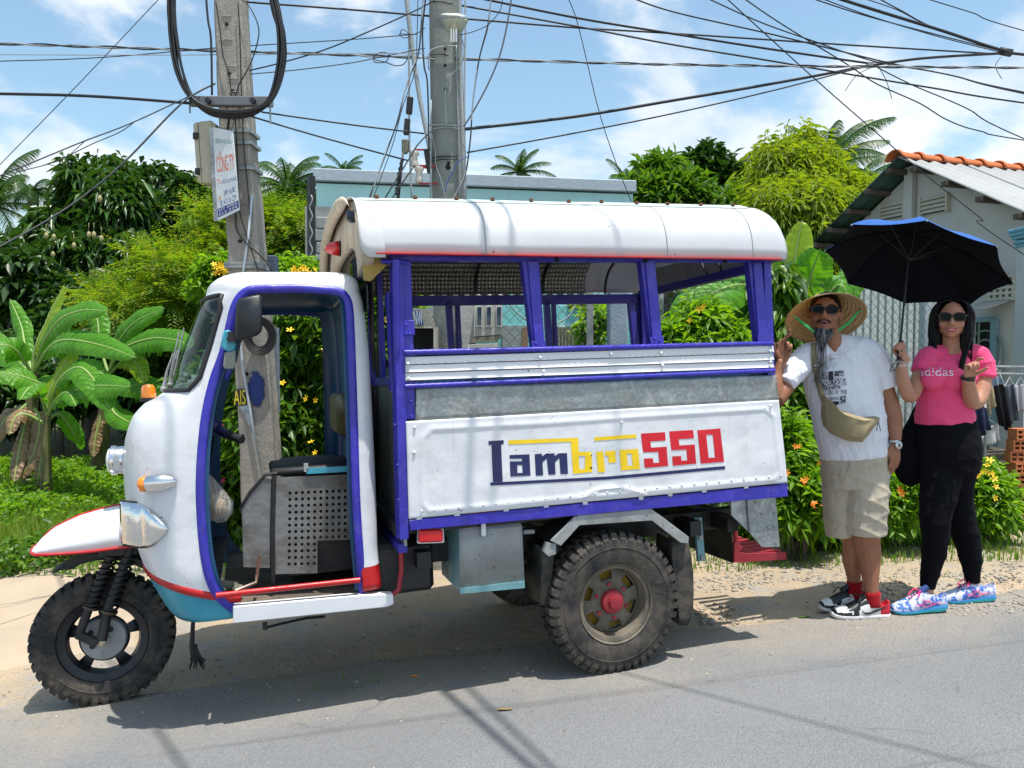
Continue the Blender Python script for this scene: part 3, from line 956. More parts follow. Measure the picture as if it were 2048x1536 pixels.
# the chrome turn signal sits on the near flank
sgc = on_shell(294, 966) + Vector((0.0, 0.03, 0)); sge = on_shell(345, 962) + Vector((0, 0.012, 0))
d_ = (sge - sgc).normalized()
b = MB(); b.lathe([(0.026, 0.0), (0.031, 0.01), (0.033, 0.05), (0.031, 0.075), (0.018, 0.105), (0.006, 0.118)], sgc, d_, 20)
b.build('turn_signal_housing', CHROME, **TP, smooth=50)
b = MB(); b.lathe([(0.004, -0.026), (0.026, -0.022), (0.030, -0.014), (0.030, 0.0), (0.028, 0.003)], sgc, d_, 20)
b.build('turn_signal_lens', ORANGELENS, **TP, smooth=60)
b = MB(); oc = V(297, 787, YC + .12)
b.lathe([(0.030, -0.02), (0.030, 0.0), (0.029, 0.02), (0.022, 0.036), (0.0, 0.042)], oc, (0, 0, 1), 20); b.build('marker_lamp', ORANGELENS, **TP, smooth=60)
b = MB(); b.lathe([(0.033, -0.034), (0.033, -0.018)], oc, (0, 0, 1), 20); b.tube([oc + Vector((0, 0, -.03)), oc + Vector((-.03, -.02, -0.09))], 0.02, 8); b.build('marker_lamp_base', BLACK, **TP)
# wipers
for k, (a_, b_) in enumerate((((327, 778), (347, 706)), ((340, 770), (356, 700)))):
 yw = YC + .16 - k * .1
 b = MB(); b.tube([V(*a_, yw), V((a_[0] + b_[0]) / 2 - 3, (a_[1] + b_[1]) / 2, yw), V(*b_, yw)], [0.010, 0.006, 0.004], 6)
 b.tube([V(b_[0] - 8, b_[1] + 50, yw + .01), V(b_[0] + 12, b_[1] - 44, yw + .01)], 0.004, 6)
 b.ball(V(*a_, yw), 0.014, 8, 6)
 b.build('wiper', GREYM, **TP)
# ---- front mudguard with its red hem, chrome sleeve ----
def fender():
 # side silhouette: top line and bottom line along x
 top = [(50, 1104), (58, 1090), (72, 1072), (92, 1056), (118, 1044), (150, 1031), (185, 1021), (215, 1014), (242, 1009), (290, 1004)]
 bot = [(50, 1106), (60, 1107), (75, 1107), (95, 1106), (120, 1105), (150, 1103), (185, 1100), (215, 1096), (245, 1092), (290, 1088)]
 b = MB(); rows = []
 n = len(top)
 for i in range(n):
  t = V(*top[i], YC); q = V(*bot[i], YC + .14)
  t = Vector((q.x, YC, t.z))
  w = 0.175 * min(1, (i / (n - 1) * 4.5 + 0.01) ** 0.5)
  zb_, zt_ = q.z, max(t.z, q.z + 0.002)
  r = []
  for k in range(17):
   a = pi * k / 16
   r.append(Vector((q.x - 0.0, YC + w * (abs(cos(a)) ** 0.8) * (1 if cos(a) > 0 else -1), zb_ + (zt_ - zb_) * sin(a) ** 0.75)))
  rows.append(r)
 b.grid(rows)
 b.build('front_mudguard', WHITE, **TP, smooth=180, solid=0.006)
 for s in (0, -1):
  MB().tube([r[s] for r in rows], 0.0065, 6).build('mudguard_hem', RED, **TP, smooth=180)
 MB().tube([r[8] + Vector((0, 0, .001)) for r in rows], 0.004, 6, ry=.006).build('mudguard_hem', RED, **TP, smooth=180)
fender()
# chrome sleeve between mudguard and shell: half cylinder ending in a point on the flank
b = MB(); rows = []
N = 22
zc_ = V(290, 1047, YS - .1).z; hgt = (V(290, 1002, YS - .1).z - V(290, 1092, YS - .1).z) / 2
for i in range(N):
 t = i / (N - 1)
 px = 242 + t * 94
 k = max(0.0, 1 - max(0, (t - .40) / .60) ** 1.5) ** .8
 q = on_shell(max(px, 282), 1047)
 y0 = q.y - 0.02 - (0.07 * ((282 - px) / 40) ** 1.5 if px < 282 else 0)
 x0 = V(px, 1047, y0 + .03).x
 r = []
 for j in range(15):
  a = -pi / 2 + pi * j / 14
  r.append(Vector((x0, y0 + 0.048 * cos(a) ** .7 * (0.45 + 0.55 * k) + .012, zc_ + hgt * k * sin(a) - 0.012 * t)))
 rows.append(r)
b.grid(rows)
b.build('chrome_sleeve', CHROME, **TP, smooth=60, solid=0.004)
MB().tube([r[-1] for r in rows] + [r[0] for r in rows[::-1]], 0.0045, 6).build('sleeve_gasket', RUBDARK, **TP, smooth=180)
# inner black mudguard flap
b = MB(); rows = []
wx, wz = V(205, 1282, YC + .06).x, V(205, 1282, YC + .06).z
for (px, py) in ((105, 1143), (122, 1136), (142, 1124), (165, 1113), (190, 1107), (215, 1105), (250, 1108), (290, 1125), (318, 1160)):
 q = V(px, py, YC + .07)
 h_ = 0.03 if px > 130 else 0.008
 rows.append([Vector((q.x, YC + .075, q.z - h_)), Vector((q.x, YC + .07, q.z)), Vector((q.x, YC, q.z + .012)), Vector((q.x, YC - .07, q.z)), Vector((q.x, YC - .075, q.z - h_))])
b.grid(rows); b.build('inner_mudguard', RUBDARK, **TP, smooth=60, solid=0.004)
# ---------------------------------------------------------------- wheels
def tyre(name, Rr, w, rim, lugs, parent, c, y_out):
 """tyre with side wall, tread and deep side lugs; axis along y"""
 b = MB()
 h = w / 2
 prof = [(rim, -h * .78), (rim + .012, -h * .86), (rim + (Rr - rim) * .35, -h), (rim + (Rr - rim) * .7, -h * .99), (Rr - .022, -h * .90), (Rr - .012, -h * .72), (Rr - .008, 0),
   (Rr - .012, h * .72), (Rr - .022, h * .90), (rim + (Rr - rim) * .7, h * .99), (rim + (Rr - rim) * .35, h), (rim + .012, h * .86), (rim, h * .78)]
 b.lathe(prof, c, (0, 1, 0), 72, caps=False)
 t = b.build(name, RUBBER, parent, smooth=50)
 # bead ridge
 l = MB()
 for s in (1, -1):
  for k in range(lugs):
   a = 2 * pi * (k + (0.5 if s < 0 else 0)) / lugs
   da = 2 * pi / lugs * 0.31
   vs = []
   for aa in (a - da, a + da):
    tw = 0.04 * s
    for (rr_, yy, sh) in ((Rr - .052, h * .985, 0), (Rr - .026, h * 1.0, 0), (Rr + .002, h * .80, .2), (Rr + .003, h * .12, 1.0), (Rr - .02, h * .12, 1.0), (Rr - .05, h * .90, 0)):
     an = aa + sh * da * .8
     vs.append(c + Vector((cos(an) * rr_, s * yy, sin(an) * rr_)))
   l.add(vs, [(0, 1, 2, 3, 4, 5), (11, 10, 9, 8, 7, 6)] + [(i, i + 6, (i + 1) % 6 + 6, (i + 1) % 6) for i in range(6)])
 l.build('tread', RUBBER, t, smooth=0)
 for s in (1, -1):
  m = MB()
  m.tube([c + Vector((cos(2 * pi * k / 60) * (Rr - .062), s * h * .99, sin(2 * pi * k / 60) * (Rr - .062))) for k in range(60)], 0.0035, 5, closed=True)
  m.build('sidewall_ridge', RUBBER, t, smooth=180)
 return t
def rear_wheel(yo, near=True):
 """yo: y of the outer face"""
 s = 1 if near else -1
 cz = V(1235, 1208, 0).z; cx_ = V(1235, 1208, 0).x
 Rr = 0.318; w = 0.165
 c = Vector((cx_, yo - s * w / 2, Rr - 0.004))
 hub = obj_from('wheel', MB().lathe([(0.0, -.03), (.05, -.03), (.05, .03), (0, .03)], c, (0, 1, 0), 16).mesh('wheel', BLACK), truck)
 tyre('tyre', Rr, w, 0.170, 44, hub, c, yo)
 rimM = paint('dusty steel rim', (0.10, 0.085, 0.065, 1), (0.19, 0.16, 0.12, 1), 0.5, 8, 0.75, (0.28, 0.23, 0.16, 1), 0.002)
 b = MB()
 # rim barrel and disc, holes cut in the disc
 b.lathe([(0.172, s * w * .42), (0.180, s * w * .45), (0.176, s * w * .36), (0.160, s * w * .33), (0.152, s * .02), (0.150, -s * .03), (0.160, -s * w * .35), (0.18, -s * w * .45)], c, (0, s, 0) if 0 else (0, 1, 0), 48, caps=False)
 b.build('rim', rimM, hub, smooth=50, solid=0.004)
 d = MB(); n = 60; yd = s * 0.004
 R0, R1, R2, R3 = 0.152, 0.138, 0.100, 0.052
 def pt(r, a, y=0.0): return c + Vector((cos(a) * r, yd + s * y, sin(a) * r))
 for k in range(n):
  a0, a1 = 2 * pi * k / n, 2 * pi * (k + 1) / n
  d.add([pt(R0, a0, -.01), pt(R0, a1, -.01), pt(R1, a1, 0), pt(R1, a0, 0)], [(0, 1, 2, 3)])
  ph = (k % 10)
  if ph in (0, 1, 2, 3, 4, 5, 6) or False:
   hole = 1 <= ph <= 5
  else: hole = False
  if not hole: d.add([pt(R1, a0), pt(R1, a1), pt(R2, a1, .006), pt(R2, a0, .006)], [(0, 1, 2, 3)])
  d.add([pt(R2, a0, .006), pt(R2, a1, .006), pt(R3, a1, .02), pt(R3, a0, .02)], [(0, 1, 2, 3)])
 d.build('rim_disc', rimM, hub, smooth=40, solid=0.005)
 # yellow brake drum seen through the holes
 e = MB(); e.lathe([(0.0, -.03), (0.135, -.03), (0.135, -.028), (0.0, -.012)], c, (0, s, 0), 32); e.build('brake_drum', paint('mustard drum', (0.42, 0.25, 0.01, 1), (0.2, 0.13, 0.02, 1), .7, 9, .7), hub)
 h = MB(); h.lathe([(0.056, 0.018), (0.056, 0.03), (0.050, 0.042), (0.028, 0.046), (0.026, 0.066), (0.0, 0.070)], c, (0, s, 0), 24)
 h.build('hub_cap', REDD, hub, smooth=40)
 for k in range(6):
  a = 2 * pi * k / 6 + .4
  q = MB(); q.lathe([(0.010, 0.010), (0.010, 0.024), (0.0, 0.024)], c + Vector((cos(a) * .078, 0, sin(a) * .078)), (0, s, 0), 6)
  q.build('wheel_nut', REDD, hub)
 return hub
rear_wheel(0.0, True)
rear_wheel(-W, False)
# axle
MB().tube([(V(1235, 1208, 0).x, -.1, .30), (V(1235, 1208, 0).x, -W + .1, .30)], 0.04, 12).build('axle', BLACK, **TP)
def front_wheel():
 c = V(205, 1282, YC + .055); c.y = YC
 Rr = c.z + 0.0
 w = 0.115
 hub = obj_from('wheel', MB().lathe([(0.0, -.045), (.028, -.045), (.028, .045), (0, .045)], c, (0, 1, 0), 16).mesh('wheel', GREYM), truck)
 tyre('tyre', Rr, w, 0.176, 40, hub, c, 0)
 dk = paint('black rim', (0.012, 0.014, 0.018, 1), None, .2, 6, .4, (0.06, 0.05, 0.04, 1))
 MB().lathe([(0.178, w * .40), (0.184, w * .44), (0.176, w * .34), (0.150, w * .28), (0.140, 0.0), (0.150, -w * .28), (0.176, -w * .34), (0.184, -w * .44), (0.178, -w * .4)], c, (0, 1, 0), 48, caps=False).build('rim', dk, hub, smooth=50, solid=.003)
 d = MB(); n = 60
 def pt(r, a, y=0.0): return c + Vector((cos(a) * r, y, sin(a) * r))
 for k in range(n):
  a0, a1 = 2 * pi * k / n + .35, 2 * pi * (k + 1) / n + .35
  R1, R2, R3 = .142, .102, .06
  hole = (k % 10) in (1, 2, 3, 4, 5, 6)
  if (k % 12) not in (2, 3, 4, 5, 6, 7, 8, 9):
   d.add([pt(R1, a0), pt(R1, a1), pt(R2, a1), pt(R2, a0)], [(0, 1, 2, 3)])
  d.add([pt(R2, a0), pt(R2, a1), pt(R3, a1), pt(R3, a0)], [(0, 1, 2, 3)])
 d.build('rim_disc', dk, hub, solid=.004)
 MB().lathe([(0.0, .03), (.088, .03), (.092, .02), (.092, -.02), (0, -.02)], c, (0, 1, 0), 36).build('brake_plate', paint('grey alloy', (0.36, 0.37, 0.37, 1), (0.25, .25, .25, 1), .6, 9, .5, (.07, .06, .05, 1)), hub, smooth=40)
 for a, r in ((2.2, .05), (.6, .06), (-.5, .05)):
  MB().lathe([(.012, .03), (.012, .036), (0, .037)], c + Vector((cos(a) * r, 0, sin(a) * r)), (0, 1, 0), 10).build('brake_bolt', BLACK, hub)
 MB().lathe([(.016, .062), (.016, .078), (.010, .082), (0, .082)], c, (0, 1, 0), 16).build('axle_nut', M('brass nut', (.55, .48, .34, 1), .35, .8).mat, hub)
 # fork: two spring legs and trailing link on the near side
 for s in (1, -1):
  yk = YC + s * .078
  MB().bar(Vector((c.x + .015, yk, c.z)), V(154, 1268, yk) + Vector((0, 0, 0)), .03, .034, up=(0, 0, 1)).build('trailing_link', BLACK, **TP, bevel=.004)
  MB().tube([V(160, 1265, yk), V(180, 1210, yk), V(228, 1095, yk)], 0.019, 10).build('fork_leg', BLACK, **TP, smooth=60)
  MB().tube([V(204, 1280, yk + .012), V(216, 1215, yk + .012), V(262, 1095, yk + .012)], 0.021, 10).build('fork_leg', BLACK, **TP, smooth=60)
  for (a, e, r_) in (((181, 1214), (225, 1108), .027), ((218, 1222), (258, 1108), .030)):
   A, E = V(*a, yk + .004), V(*e, yk + .004); D = E - A; x, y = frame_of(D); pts = []
   turns = 9
   for k in range(turns * 10):
    t = k / (turns * 10 - 1); an = t * turns * 2 * pi
    pts.append(A + D * t + x * cos(an) * r_ + y * sin(an) * r_)
   MB().tube(pts, .0055, 5).build('spring', BLACK, **TP, smooth=60)
   MB().lathe([(r_ * .6, -.008), (r_ + .006, -.006), (r_ + .006, .004), (r_ * .6, .006)], A, D, 16).build('spring_seat', paint('rusty seat', (.06, .035, .025, 1)), **TP)
 MB().box((V(245, 1100, YC).x, YC, V(245, 1095, YC).z), (.16, .2, .05)).build('fork_crown', BLACK, **TP, bevel=.01)
 return hub
front_wheel()
# tufted strap hanging behind the belly
b = MB(); rr = random.Random(5)
b.tube([V(386, 1245, YC + .1), V(384, 1290, YC + .1), V(390, 1320, YC + .1)], [.010, .012, .02], 6)
for k in range(22):
 a = V(384 + rr.random() * 8, 1288 + rr.random() * 22, YC + .1)
 e = V(378 + rr.random() * 34, 1318 + rr.random() * 22, YC + .08 + rr.random() * .04)
 b.tube([a, e], [.007, .002], 4)
b.build('ground_strap', RUBDARK, **TP)
b = MB(); b.tube([V(528, 1256, YS - .3), V(560, 1248, YS - .3), V(612, 1236, YS - .3), V(650, 1233, YS - .3)], .006, 6); b.box(V(530, 1252, YS - .3), (.02, .02, .03)); b.build('kick_stand', BLACK, **TP)
# ---------------------------------------------------------------- passenger body
YO = 0.0                                           # outer face of the near side wall
def P3(px, py, y=0.0): return V(px, py, y)
def mirror(p): return Vector((p.x, 2 * YC - p.y, p.z))
def strip(b, pts_top, pts_bot, y, depth, m=0):
 """flat board between two lines of points of the photograph"""
 t = pl(pts_top, y); q = pl(pts_bot, y)
 b.slab(t + q[::-1], (0, -depth, 0), m)
# white lower panel with pressed border and rivets
def curved_panel(name, tl, tr, br, bl, y, mat, nx=60, nz=16, emboss=None, depth=0.012, **k):
 A, B, C_, D = V(*tl, y), V(*tr, y), V(*br, y), V(*bl, y)
 rows = []
 for i in range(nz + 1):
  a = A.lerp(D, i / nz); c = B.lerp(C_, i / nz); r = []
  for j in range(nx + 1):
   p = a.lerp(c, j / nx)
   dy = noise.fractal(Vector((p.x * 2.3, 0, p.z * 3.1 + 5)), 1, 2, 3) * 0.0045
   if emboss: dy += emboss(j / nx, i / nz, p)
   r.append(Vector((p.x, p.y + dy, p.z)))
  rows.append(r)
 b = MB(); b.grid(rows)
 return b.build(name, mat, truck, smooth=40, solid=depth, **k)
def seg_d(p, a, b):
 ab = b - a; t = max(0, min(1, (p - a).dot(ab) / ab.dot(ab)))
 return (p - a - ab * t).length
bord = [V(*q, .02) for q in ((846, 876), (862, 858), (1080, 847), (1300, 832), (1530, 818), (1547, 832), (1552, 880), (1560, 945), (1550, 958), (858, 1022), (846, 1008), (843, 940), (846, 876))]
arch = [V(*q, .02) for q in [(1160, 998), (1180, 985), (1205, 977), (1235, 975), (1262, 978), (1290, 990)]]
def emb(u, v, p):
 q = Vector((p.x, .02, p.z)); d = 0.0
 dm = min(seg_d(q, a, b) for a, b in zip(bord, bord[1:]))
 d += 0.0045 * math.exp(-(dm / 0.010) ** 2)
 da = min(seg_d(q, a, b) for a, b in zip(arch, arch[1:]))
 d += 0.006 * math.exp(-(da / 0.008) ** 2)
 return d
curved_panel('side_panel', (812, 843), (1558, 800), (1575, 965), (818, 1038), 0.022, WHITE2, 210, 48, emb)
# the painted lettering, flat paint a hair proud of the panel
NAVY = paint('navy sign paint', (0.012, 0.018, 0.10, 1), None, .08, 5, .3)
YEL = paint('yellow sign paint', (0.92, 0.62, 0.008, 1), None, .08, 5, .3)
REDP = paint('red sign paint', (0.66, 0.006, 0.02, 1), None, .08, 5, .3)
def T1(x, y): return (970 + x / 8.192, 850 + y / 8.192)
def T2(x, y): return (1210 + x / 8.192, 840 + y / 8.192)
def letter(name, quads, tf, mat, label=None):
 b = MB()
 for q in quads:
  pts = []
  n = len(q)
  # split long quads so that the paint follows the dented sheet
  A, B, C_, D = [Vector((*tf(*p), 0)) for p in (q if n == 4 else list(q) + [q[-1]])]
  nx = max(1, int((B - A).length / 6)); nz = max(1, int((D - A).length / 6))
  rows = []
  for i in range(nz + 1):
   r = []
   for j in range(nx + 1):
    e = A.lerp(D, i / nz).lerp(B.lerp(C_, i / nz), j / nx)
    p = V(e.x, e.y, .022)
    dy = noise.fractal(Vector((p.x * 2.3, 0, p.z * 3.1 + 5)), 1, 2, 3) * 0.0045
    r.append(Vector((p.x, p.y + dy + 0.0016, p.z)))
   rows.append(r)
  b.grid(rows)
 return b.build(name, mat, truck, smooth=180)
letter('letter', [((55, 262), (305, 248), (305, 312), (57, 325)), ((105, 325), (262, 312), (288, 930), (130, 935)), ((85, 942), (2048, 842), (2048, 892), (88, 992))], T1, NAVY)
letter('underline', [((48, 924), (1965, 754), (1968, 806), (50, 975))], T2, NAVY)
letter('letter', [((400, 492), (728, 480), (731, 548), (403, 552)), ((605, 548), (731, 548), (733, 594), (605, 594)), ((405, 594), (733, 594), (737, 655), (407, 655)),
      ((407, 655), (526, 655), (530, 784), (411, 784)), ((610, 655), (737, 655), (742, 784), (614, 784)), ((411, 784), (742, 784), (744, 828), (414, 844))], T1, NAVY)
letter('letter', [((815, 476), (932, 470), (952, 825), (832, 830)), ((932, 515), (1000, 468), (1030, 530), (942, 610)), ((1000, 468), (1140, 464), (1155, 808), (1040, 814)),
      ((1140, 510), (1210, 462), (1225, 530), (1150, 605)), ((1210, 462), (1342, 460), (1360, 800), (1238, 804))], T1, NAVY)
letter('letter', [((382, 250), (1525, 208), (1527, 268), (386, 320)), ((1405, 272), (1527, 268), (1548, 795), (1445, 798)), ((1536, 440), (1745, 440), (1748, 505), (1540, 508)), ((1640, 506), (1748, 505), (1758, 722), (1635, 724)), ((1546, 724), (1758, 722), (1760, 770), (1548, 792))], T1, YEL)
letter('letter', [((1820, 438), (1932, 430), (1968, 772), (1852, 776))], T1, YEL)
letter('letter_bar', [((-180, 283), (510, 232), (512, 292), (-178, 342))], T2, YEL)
letter('letter', [((0, 515), (165, 498), (180, 560), (0, 590)), ((48, 566), (165, 560), (180, 695), (62, 705))], T2, YEL)
letter('letter', [((232, 490), (540, 470), (545, 545), (238, 560)), ((238, 560), (355, 550), (370, 745), (255, 755)), ((430, 548), (545, 545), (562, 742), (450, 745)), ((255, 755), (562, 742), (572, 800), (262, 828))], T2, YEL)
def five(dx, dy, s=1.0):
 q = lambda x, y: (x + dx, y + dy)
 return [(q(585, 222), q(978, 198), q(990, 335), q(600, 360)), (q(600, 360), q(740, 352), q(752, 452), q(612, 460)), (q(612, 460), q(1005, 437), q(1010, 512), q(622, 530)),
   (q(868, 518), q(1010, 512), q(1025, 690), q(885, 700)), (q(633, 632), q(778, 624), q(790, 705), q(640, 712)), (q(640, 712), q(1026, 690), q(1036, 750), q(650, 785))]
letter('letter', five(0, 0), T2, REDP)
letter('letter', five(463, -36), T2, REDP)
letter('letter', [((1508, 168), (1890, 138), (1900, 235), (1518, 245)), ((1518, 245), (1655, 240), (1700, 620), (1562, 628)), ((1765, 238), (1900, 235), (1943, 608), (1803, 612)), ((1562, 628), (1943, 608), (1950, 685), (1574, 715))], T2, REDP)
# rivets along the bottom
for k in range(30):
 t = k / 29
 px, py = 843 + (1562 - 843) * t, 1022 + (951 - 1022) * t
 MB().lathe([(.0055, 0), (.005, .004), (0, .006)], V(px, py, .023), (0, 1, 0), 8).build('rivet', WHITE, **TP, smooth=180)
for (px, py) in ((829, 855), (1243, 845), (1541, 812), (828, 905)):
 MB().lathe([(.007, 0), (.006, .006), (0, .009)], V(px, py, .024), (0, 1, 0), 8).build('rivet', WHITE, **TP, smooth=180)
# violet beam with tabs
b = MB(); strip(b, [(818, 1040), (1576, 968)], [(820, 1061), (1576, 993)], .018, .05)
b.build('side_beam', BLUE, **TP, bevel=.002)
for (px, py) in ((838, 1032), (914, 1027), (1012, 1016), (1092, 1008), (1170, 1003), (1282, 993), (1340, 988), (1408, 982), (1492, 976)):
 MB().box(V(px, py, .015), (.022, .006, .03)).build('tab', WHITE, **TP)
b = MB(); strip(b, [(835, 1027), (1565, 958)], [(835, 1040), (1565, 968)], -.03, .02); b.build('inner_beam', BLACK, **TP)
MB().slab(pl([(930, 1024), (965, 1017), (1004, 1018), (985, 1027), (950, 1030)], .004), (0, -.01, 0)).build('rag', paint('red rag', (.5, .03, .015, 1)), **TP)
# galvanised band
curved_panel('galvanised_band', (832, 775), (1549, 750), (1555, 800), (830, 841), 0.008, GALV, 90, 8)
for (px, py) in ((1320, 762), (1322, 782), (1325, 800), (1548, 760), (1550, 785), (1265, 775)):
 MB().lathe([(.006, 0), (.005, .004), (0, .006)], V(px, py, .010), (0, 1, 0), 8).build('rivet', GALV, **TP, smooth=180)
# dark line behind the gap over the band
b = MB(); strip(b, [(812, 755), (1548, 735)], [(812, 775), (1548, 755)], -.03, .01); b.build('inner_rail', CABIN, **TP)
# ribbed twist bars
def twistbar(a, e, r, y, name='twist_bar'):
 A, E = V(*a, y), V(*e, y); n = 110
 pts = [A.lerp(E, i / n) for i in range(n + 1)]
 MB().tube(pts, [r * (1 if i % 2 else .84) for i in range(n + 1)], 8).build(name, BLUE, **TP, smooth=60)
twistbar((808, 705), (1546, 687), .0125, .024)
twistbar((810, 773), (1549, 741), .0115, .024)
# white profiled board: three planks of pressed sheet
for k in range(3):
 t0, t1 = k / 3, (k + 1) / 3
 A = V(811, 713 + (762 - 713) * t0, .02); B = V(1546, 690 + (736 - 690) * t0, .02); C_ = V(1548, 690 + (736 - 690) * t1, .02); D = V(811, 713 + (762 - 713) * t1, .02)
 rows = []
 for (v, dy) in ((0.02, -.006), (.10, 0), (.80, .001), (.9, .006), (.985, .002)):
  rows.append([A.lerp(D, v).lerp(B.lerp(C_, v), j / 40) + Vector((0, dy + noise.noise(Vector((j * .15, k, 2))) * .002, 0)) for j in range(41)])
 b = MB(); b.grid(rows); b.build('side_board', WHITE, **TP, smooth=30, solid=.004)
for (px, py) in ((816, 727), (817, 757), (1080, 715), (1087, 743), (1222, 708), (1322, 706), (1325, 731), (1540, 702), (1541, 724)):
 MB().lathe([(.008, 0), (.007, .005), (0, .008)], V(px, py, .026), (0, 1, 0), 8).build('rivet', WHITE, **TP, smooth=180)
# posts on the near side: angle irons with a raised strip
def post(tl, tr, br, bl, y=0.0, mat=BLUE, depth=.045, strip_=None):
 b = MB(); b.slab(pl([tl, tr, br, bl], y), (0, -depth, 0))
 p = b.build('window_post', mat, **TP, bevel=.0025)
 if strip_:
  q = MB(); q.slab(pl(strip_, y + .009), (0, -.0085, 0)); q.build('post_plate', mat, p, bevel=.002)
 return p
post((786, 519), (808, 519), (818, 1078), (800, 1080), .016, depth=.06)
post((806, 522), (822, 522), (832, 838), (808, 838), .010, strip_=[(808, 640), (829, 640), (830, 670), (808, 670)])
post((1044, 519), (1078, 519), (1090, 697), (1066, 697), .004, strip_=[(1056, 522), (1077, 522), (1088, 694), (1070, 694)])
post((1281, 517), (1310, 517), (1326, 690), (1302, 690), .004, strip_=[(1291, 520), (1309, 520), (1324, 688), (1306, 688)])
post((1497, 521), (1524, 523), (1539, 686), (1516, 687), .004, strip_=[(1507, 524), (1523, 525), (1538, 684), (1518, 685)])
for q in (((1063, 683), (1091, 682), (1092, 697), (1065, 698)), ((1300, 674), (1327, 673), (1328, 688), (1302, 690)), ((1515, 670), (1539, 669), (1540, 684), (1517, 685))):
 MB().slab(pl(q, .018), (0, -.006, 0)).build('post_foot', BLUE, **TP, bevel=.001)
for (px, py) in ((812, 650), (820, 668), (812, 668), (822, 803), (822, 833), (1072, 688), (1085, 691), (1310, 678), (1320, 682), (790, 850), (795, 930), (797, 1000)):
 MB().lathe([(.006, 0), (.005, .004), (0, .006)], V(px, py, .020), (0, 1, 0), 8).build('bolt', BLUE, **TP, smooth=180)
# top rail
b = MB(); strip(b, [(780, 508), (1530, 512)], [(780, 521), (1530, 524)], .004, .05); b.build('top_rail', BLUE, **TP, bevel=.002)
MB().tube([V(762, 522, .01), V(812, 524, .02)], .010, 8).build('hinge_pin', BLUE, **TP)
# far side: posts, rails, boards; painted the same violet
YFAR = -W + 0.02
FZ = lambda px, py: V(px, py, YFAR)
def fbar(name, poly, mat=BLUE, y=YFAR, depth=.04, **k): return MB().slab(pl(poly, y), (0, -depth, 0)).build(name, mat, truck, bevel=.002, **k)
fbar('top_rail', [(770, 592), (1290, 588), (1290, 606), (770, 612)])
fbar('lower_rail', [(800, 700), (1290, 692), (1290, 712), (800, 722)])
fbar('window_post', [(892, 600), (904, 600), (910, 705), (900, 705)])
fbar('window_post', [(912, 606), (920, 606), (925, 705), (916, 705)])
fbar('window_post', [(1090, 600), (1100, 600), (1107, 705), (1096, 705)])
fbar('window_post', [(1106, 604), (1112, 604), (1117, 705), (1110, 705)])
fbar('window_post', [(1258, 600), (1270, 600), (1282, 700), (1268, 700)])
fbar('window_post', [(1274, 596), (1281, 596), (1290, 700), (1281, 700)])
fbar('far_wall', [(800, 706), (1292, 698), (1300, 930), (800, 980)], GREYM, YFAR + .0, .01)
xb = V(1552, 800, 0).x + .02
def on_x(px, py, x):
 """point of the plane x = const seen at a pixel"""
 d = TMI.to_3x3() @ ray(px, py); t = (x - _o.x) / d.x
 return _o + d * t
RB = paint('grey sheet with scrapes', (0.30, 0.31, 0.31, 1), (0.24, .25, .25, 1), .4, 5, .6, (.6, .6, .6, 1), .002, 30, .05, (.6, .6, .6, 1))
zb1_ = on_x(1400, 570, xb).z
MB().slab([Vector((xb, -.02, V(1500, 515, 0).z + .1)), Vector((xb, -W + .03, V(1500, 515, 0).z + .1)), Vector((xb, -W + .03, zb1_)), Vector((xb, -.02, zb1_))], (-.008, 0, 0)).build('rear_board', RB, **TP)
for k in range(8):
 q = on_x(1340 + k * 21, 564, xb + .003)
 MB().lathe([(.007, 0), (0, .007)], q, (1, 0, 0), 8).build('rivet', GREYM, **TP)
# scratched loop on the board
b = MB(); pts = smooth_poly([on_x(a_, b_, xb + .006) for a_, b_ in ((1402, 522), (1410, 540), (1420, 556), (1430, 560), (1440, 552), (1442, 538), (1436, 524))], 4)
b.tube(pts, .006, 5); b.build('paint_smear', BLACK, **TP)
# seats inside (bench rails along both sides, seen as dark shapes)
b = MB(); b.box(((V(830, 760, -.2).x + xb) / 2, -.26, V(1100, 860, 0).z), (V(830, 760, -.2).x - xb - .05, .34, .06))
b.build('bench_seat', RUBDARK, **TP, bevel=.01)
b = MB(); b.box(((V(830, 760, -.2).x + xb) / 2, -W + .26, V(1100, 860, 0).z), (V(830, 760, -.2).x - xb - .05, .34, .06))
b.build('bench_seat', RUBDARK, **TP, bevel=.01)
zfl = V(1100, 1010, 0).z
b = MB(); b.box(((V(800, 760, -.2).x + xb) / 2, YC, zfl), (V(800, 760, -.2).x - xb, W - .06, .03))
b.build('body_floor', paint('floor boards', (.12, .09, .06, 1), None, .5), **TP)
# ---- roof: barrel of painted sheet with a lighter strip along the crown
ZE = V(1150, 508, .06).z            # lower edge
ZC = None
def roof_section(x, ze, zc, hw, k0=0.0, k1=1.0, n=26, pw=3.0):
 r = []
 for i in range(n + 1):
  t = k0 + (k1 - k0) * i / n
  a = pi * t
  cx_, sx_ = cos(a), sin(a)
  r.append(Vector((x, YC + hw * abs(cx_) ** (2 / pw) * (1 if cx_ >= 0 else -1), ze + (zc - ze) * abs(sx_) ** (2 / pw))))
 return r
xR0, xR1 = V(735, 505, .06).x, V(1576, 505, .06).x          # front and rear end of the sheet
hwr = W / 2 + .065
zed0, zed1 = V(745, 506, .06).z, V(1562, 518, .06).z
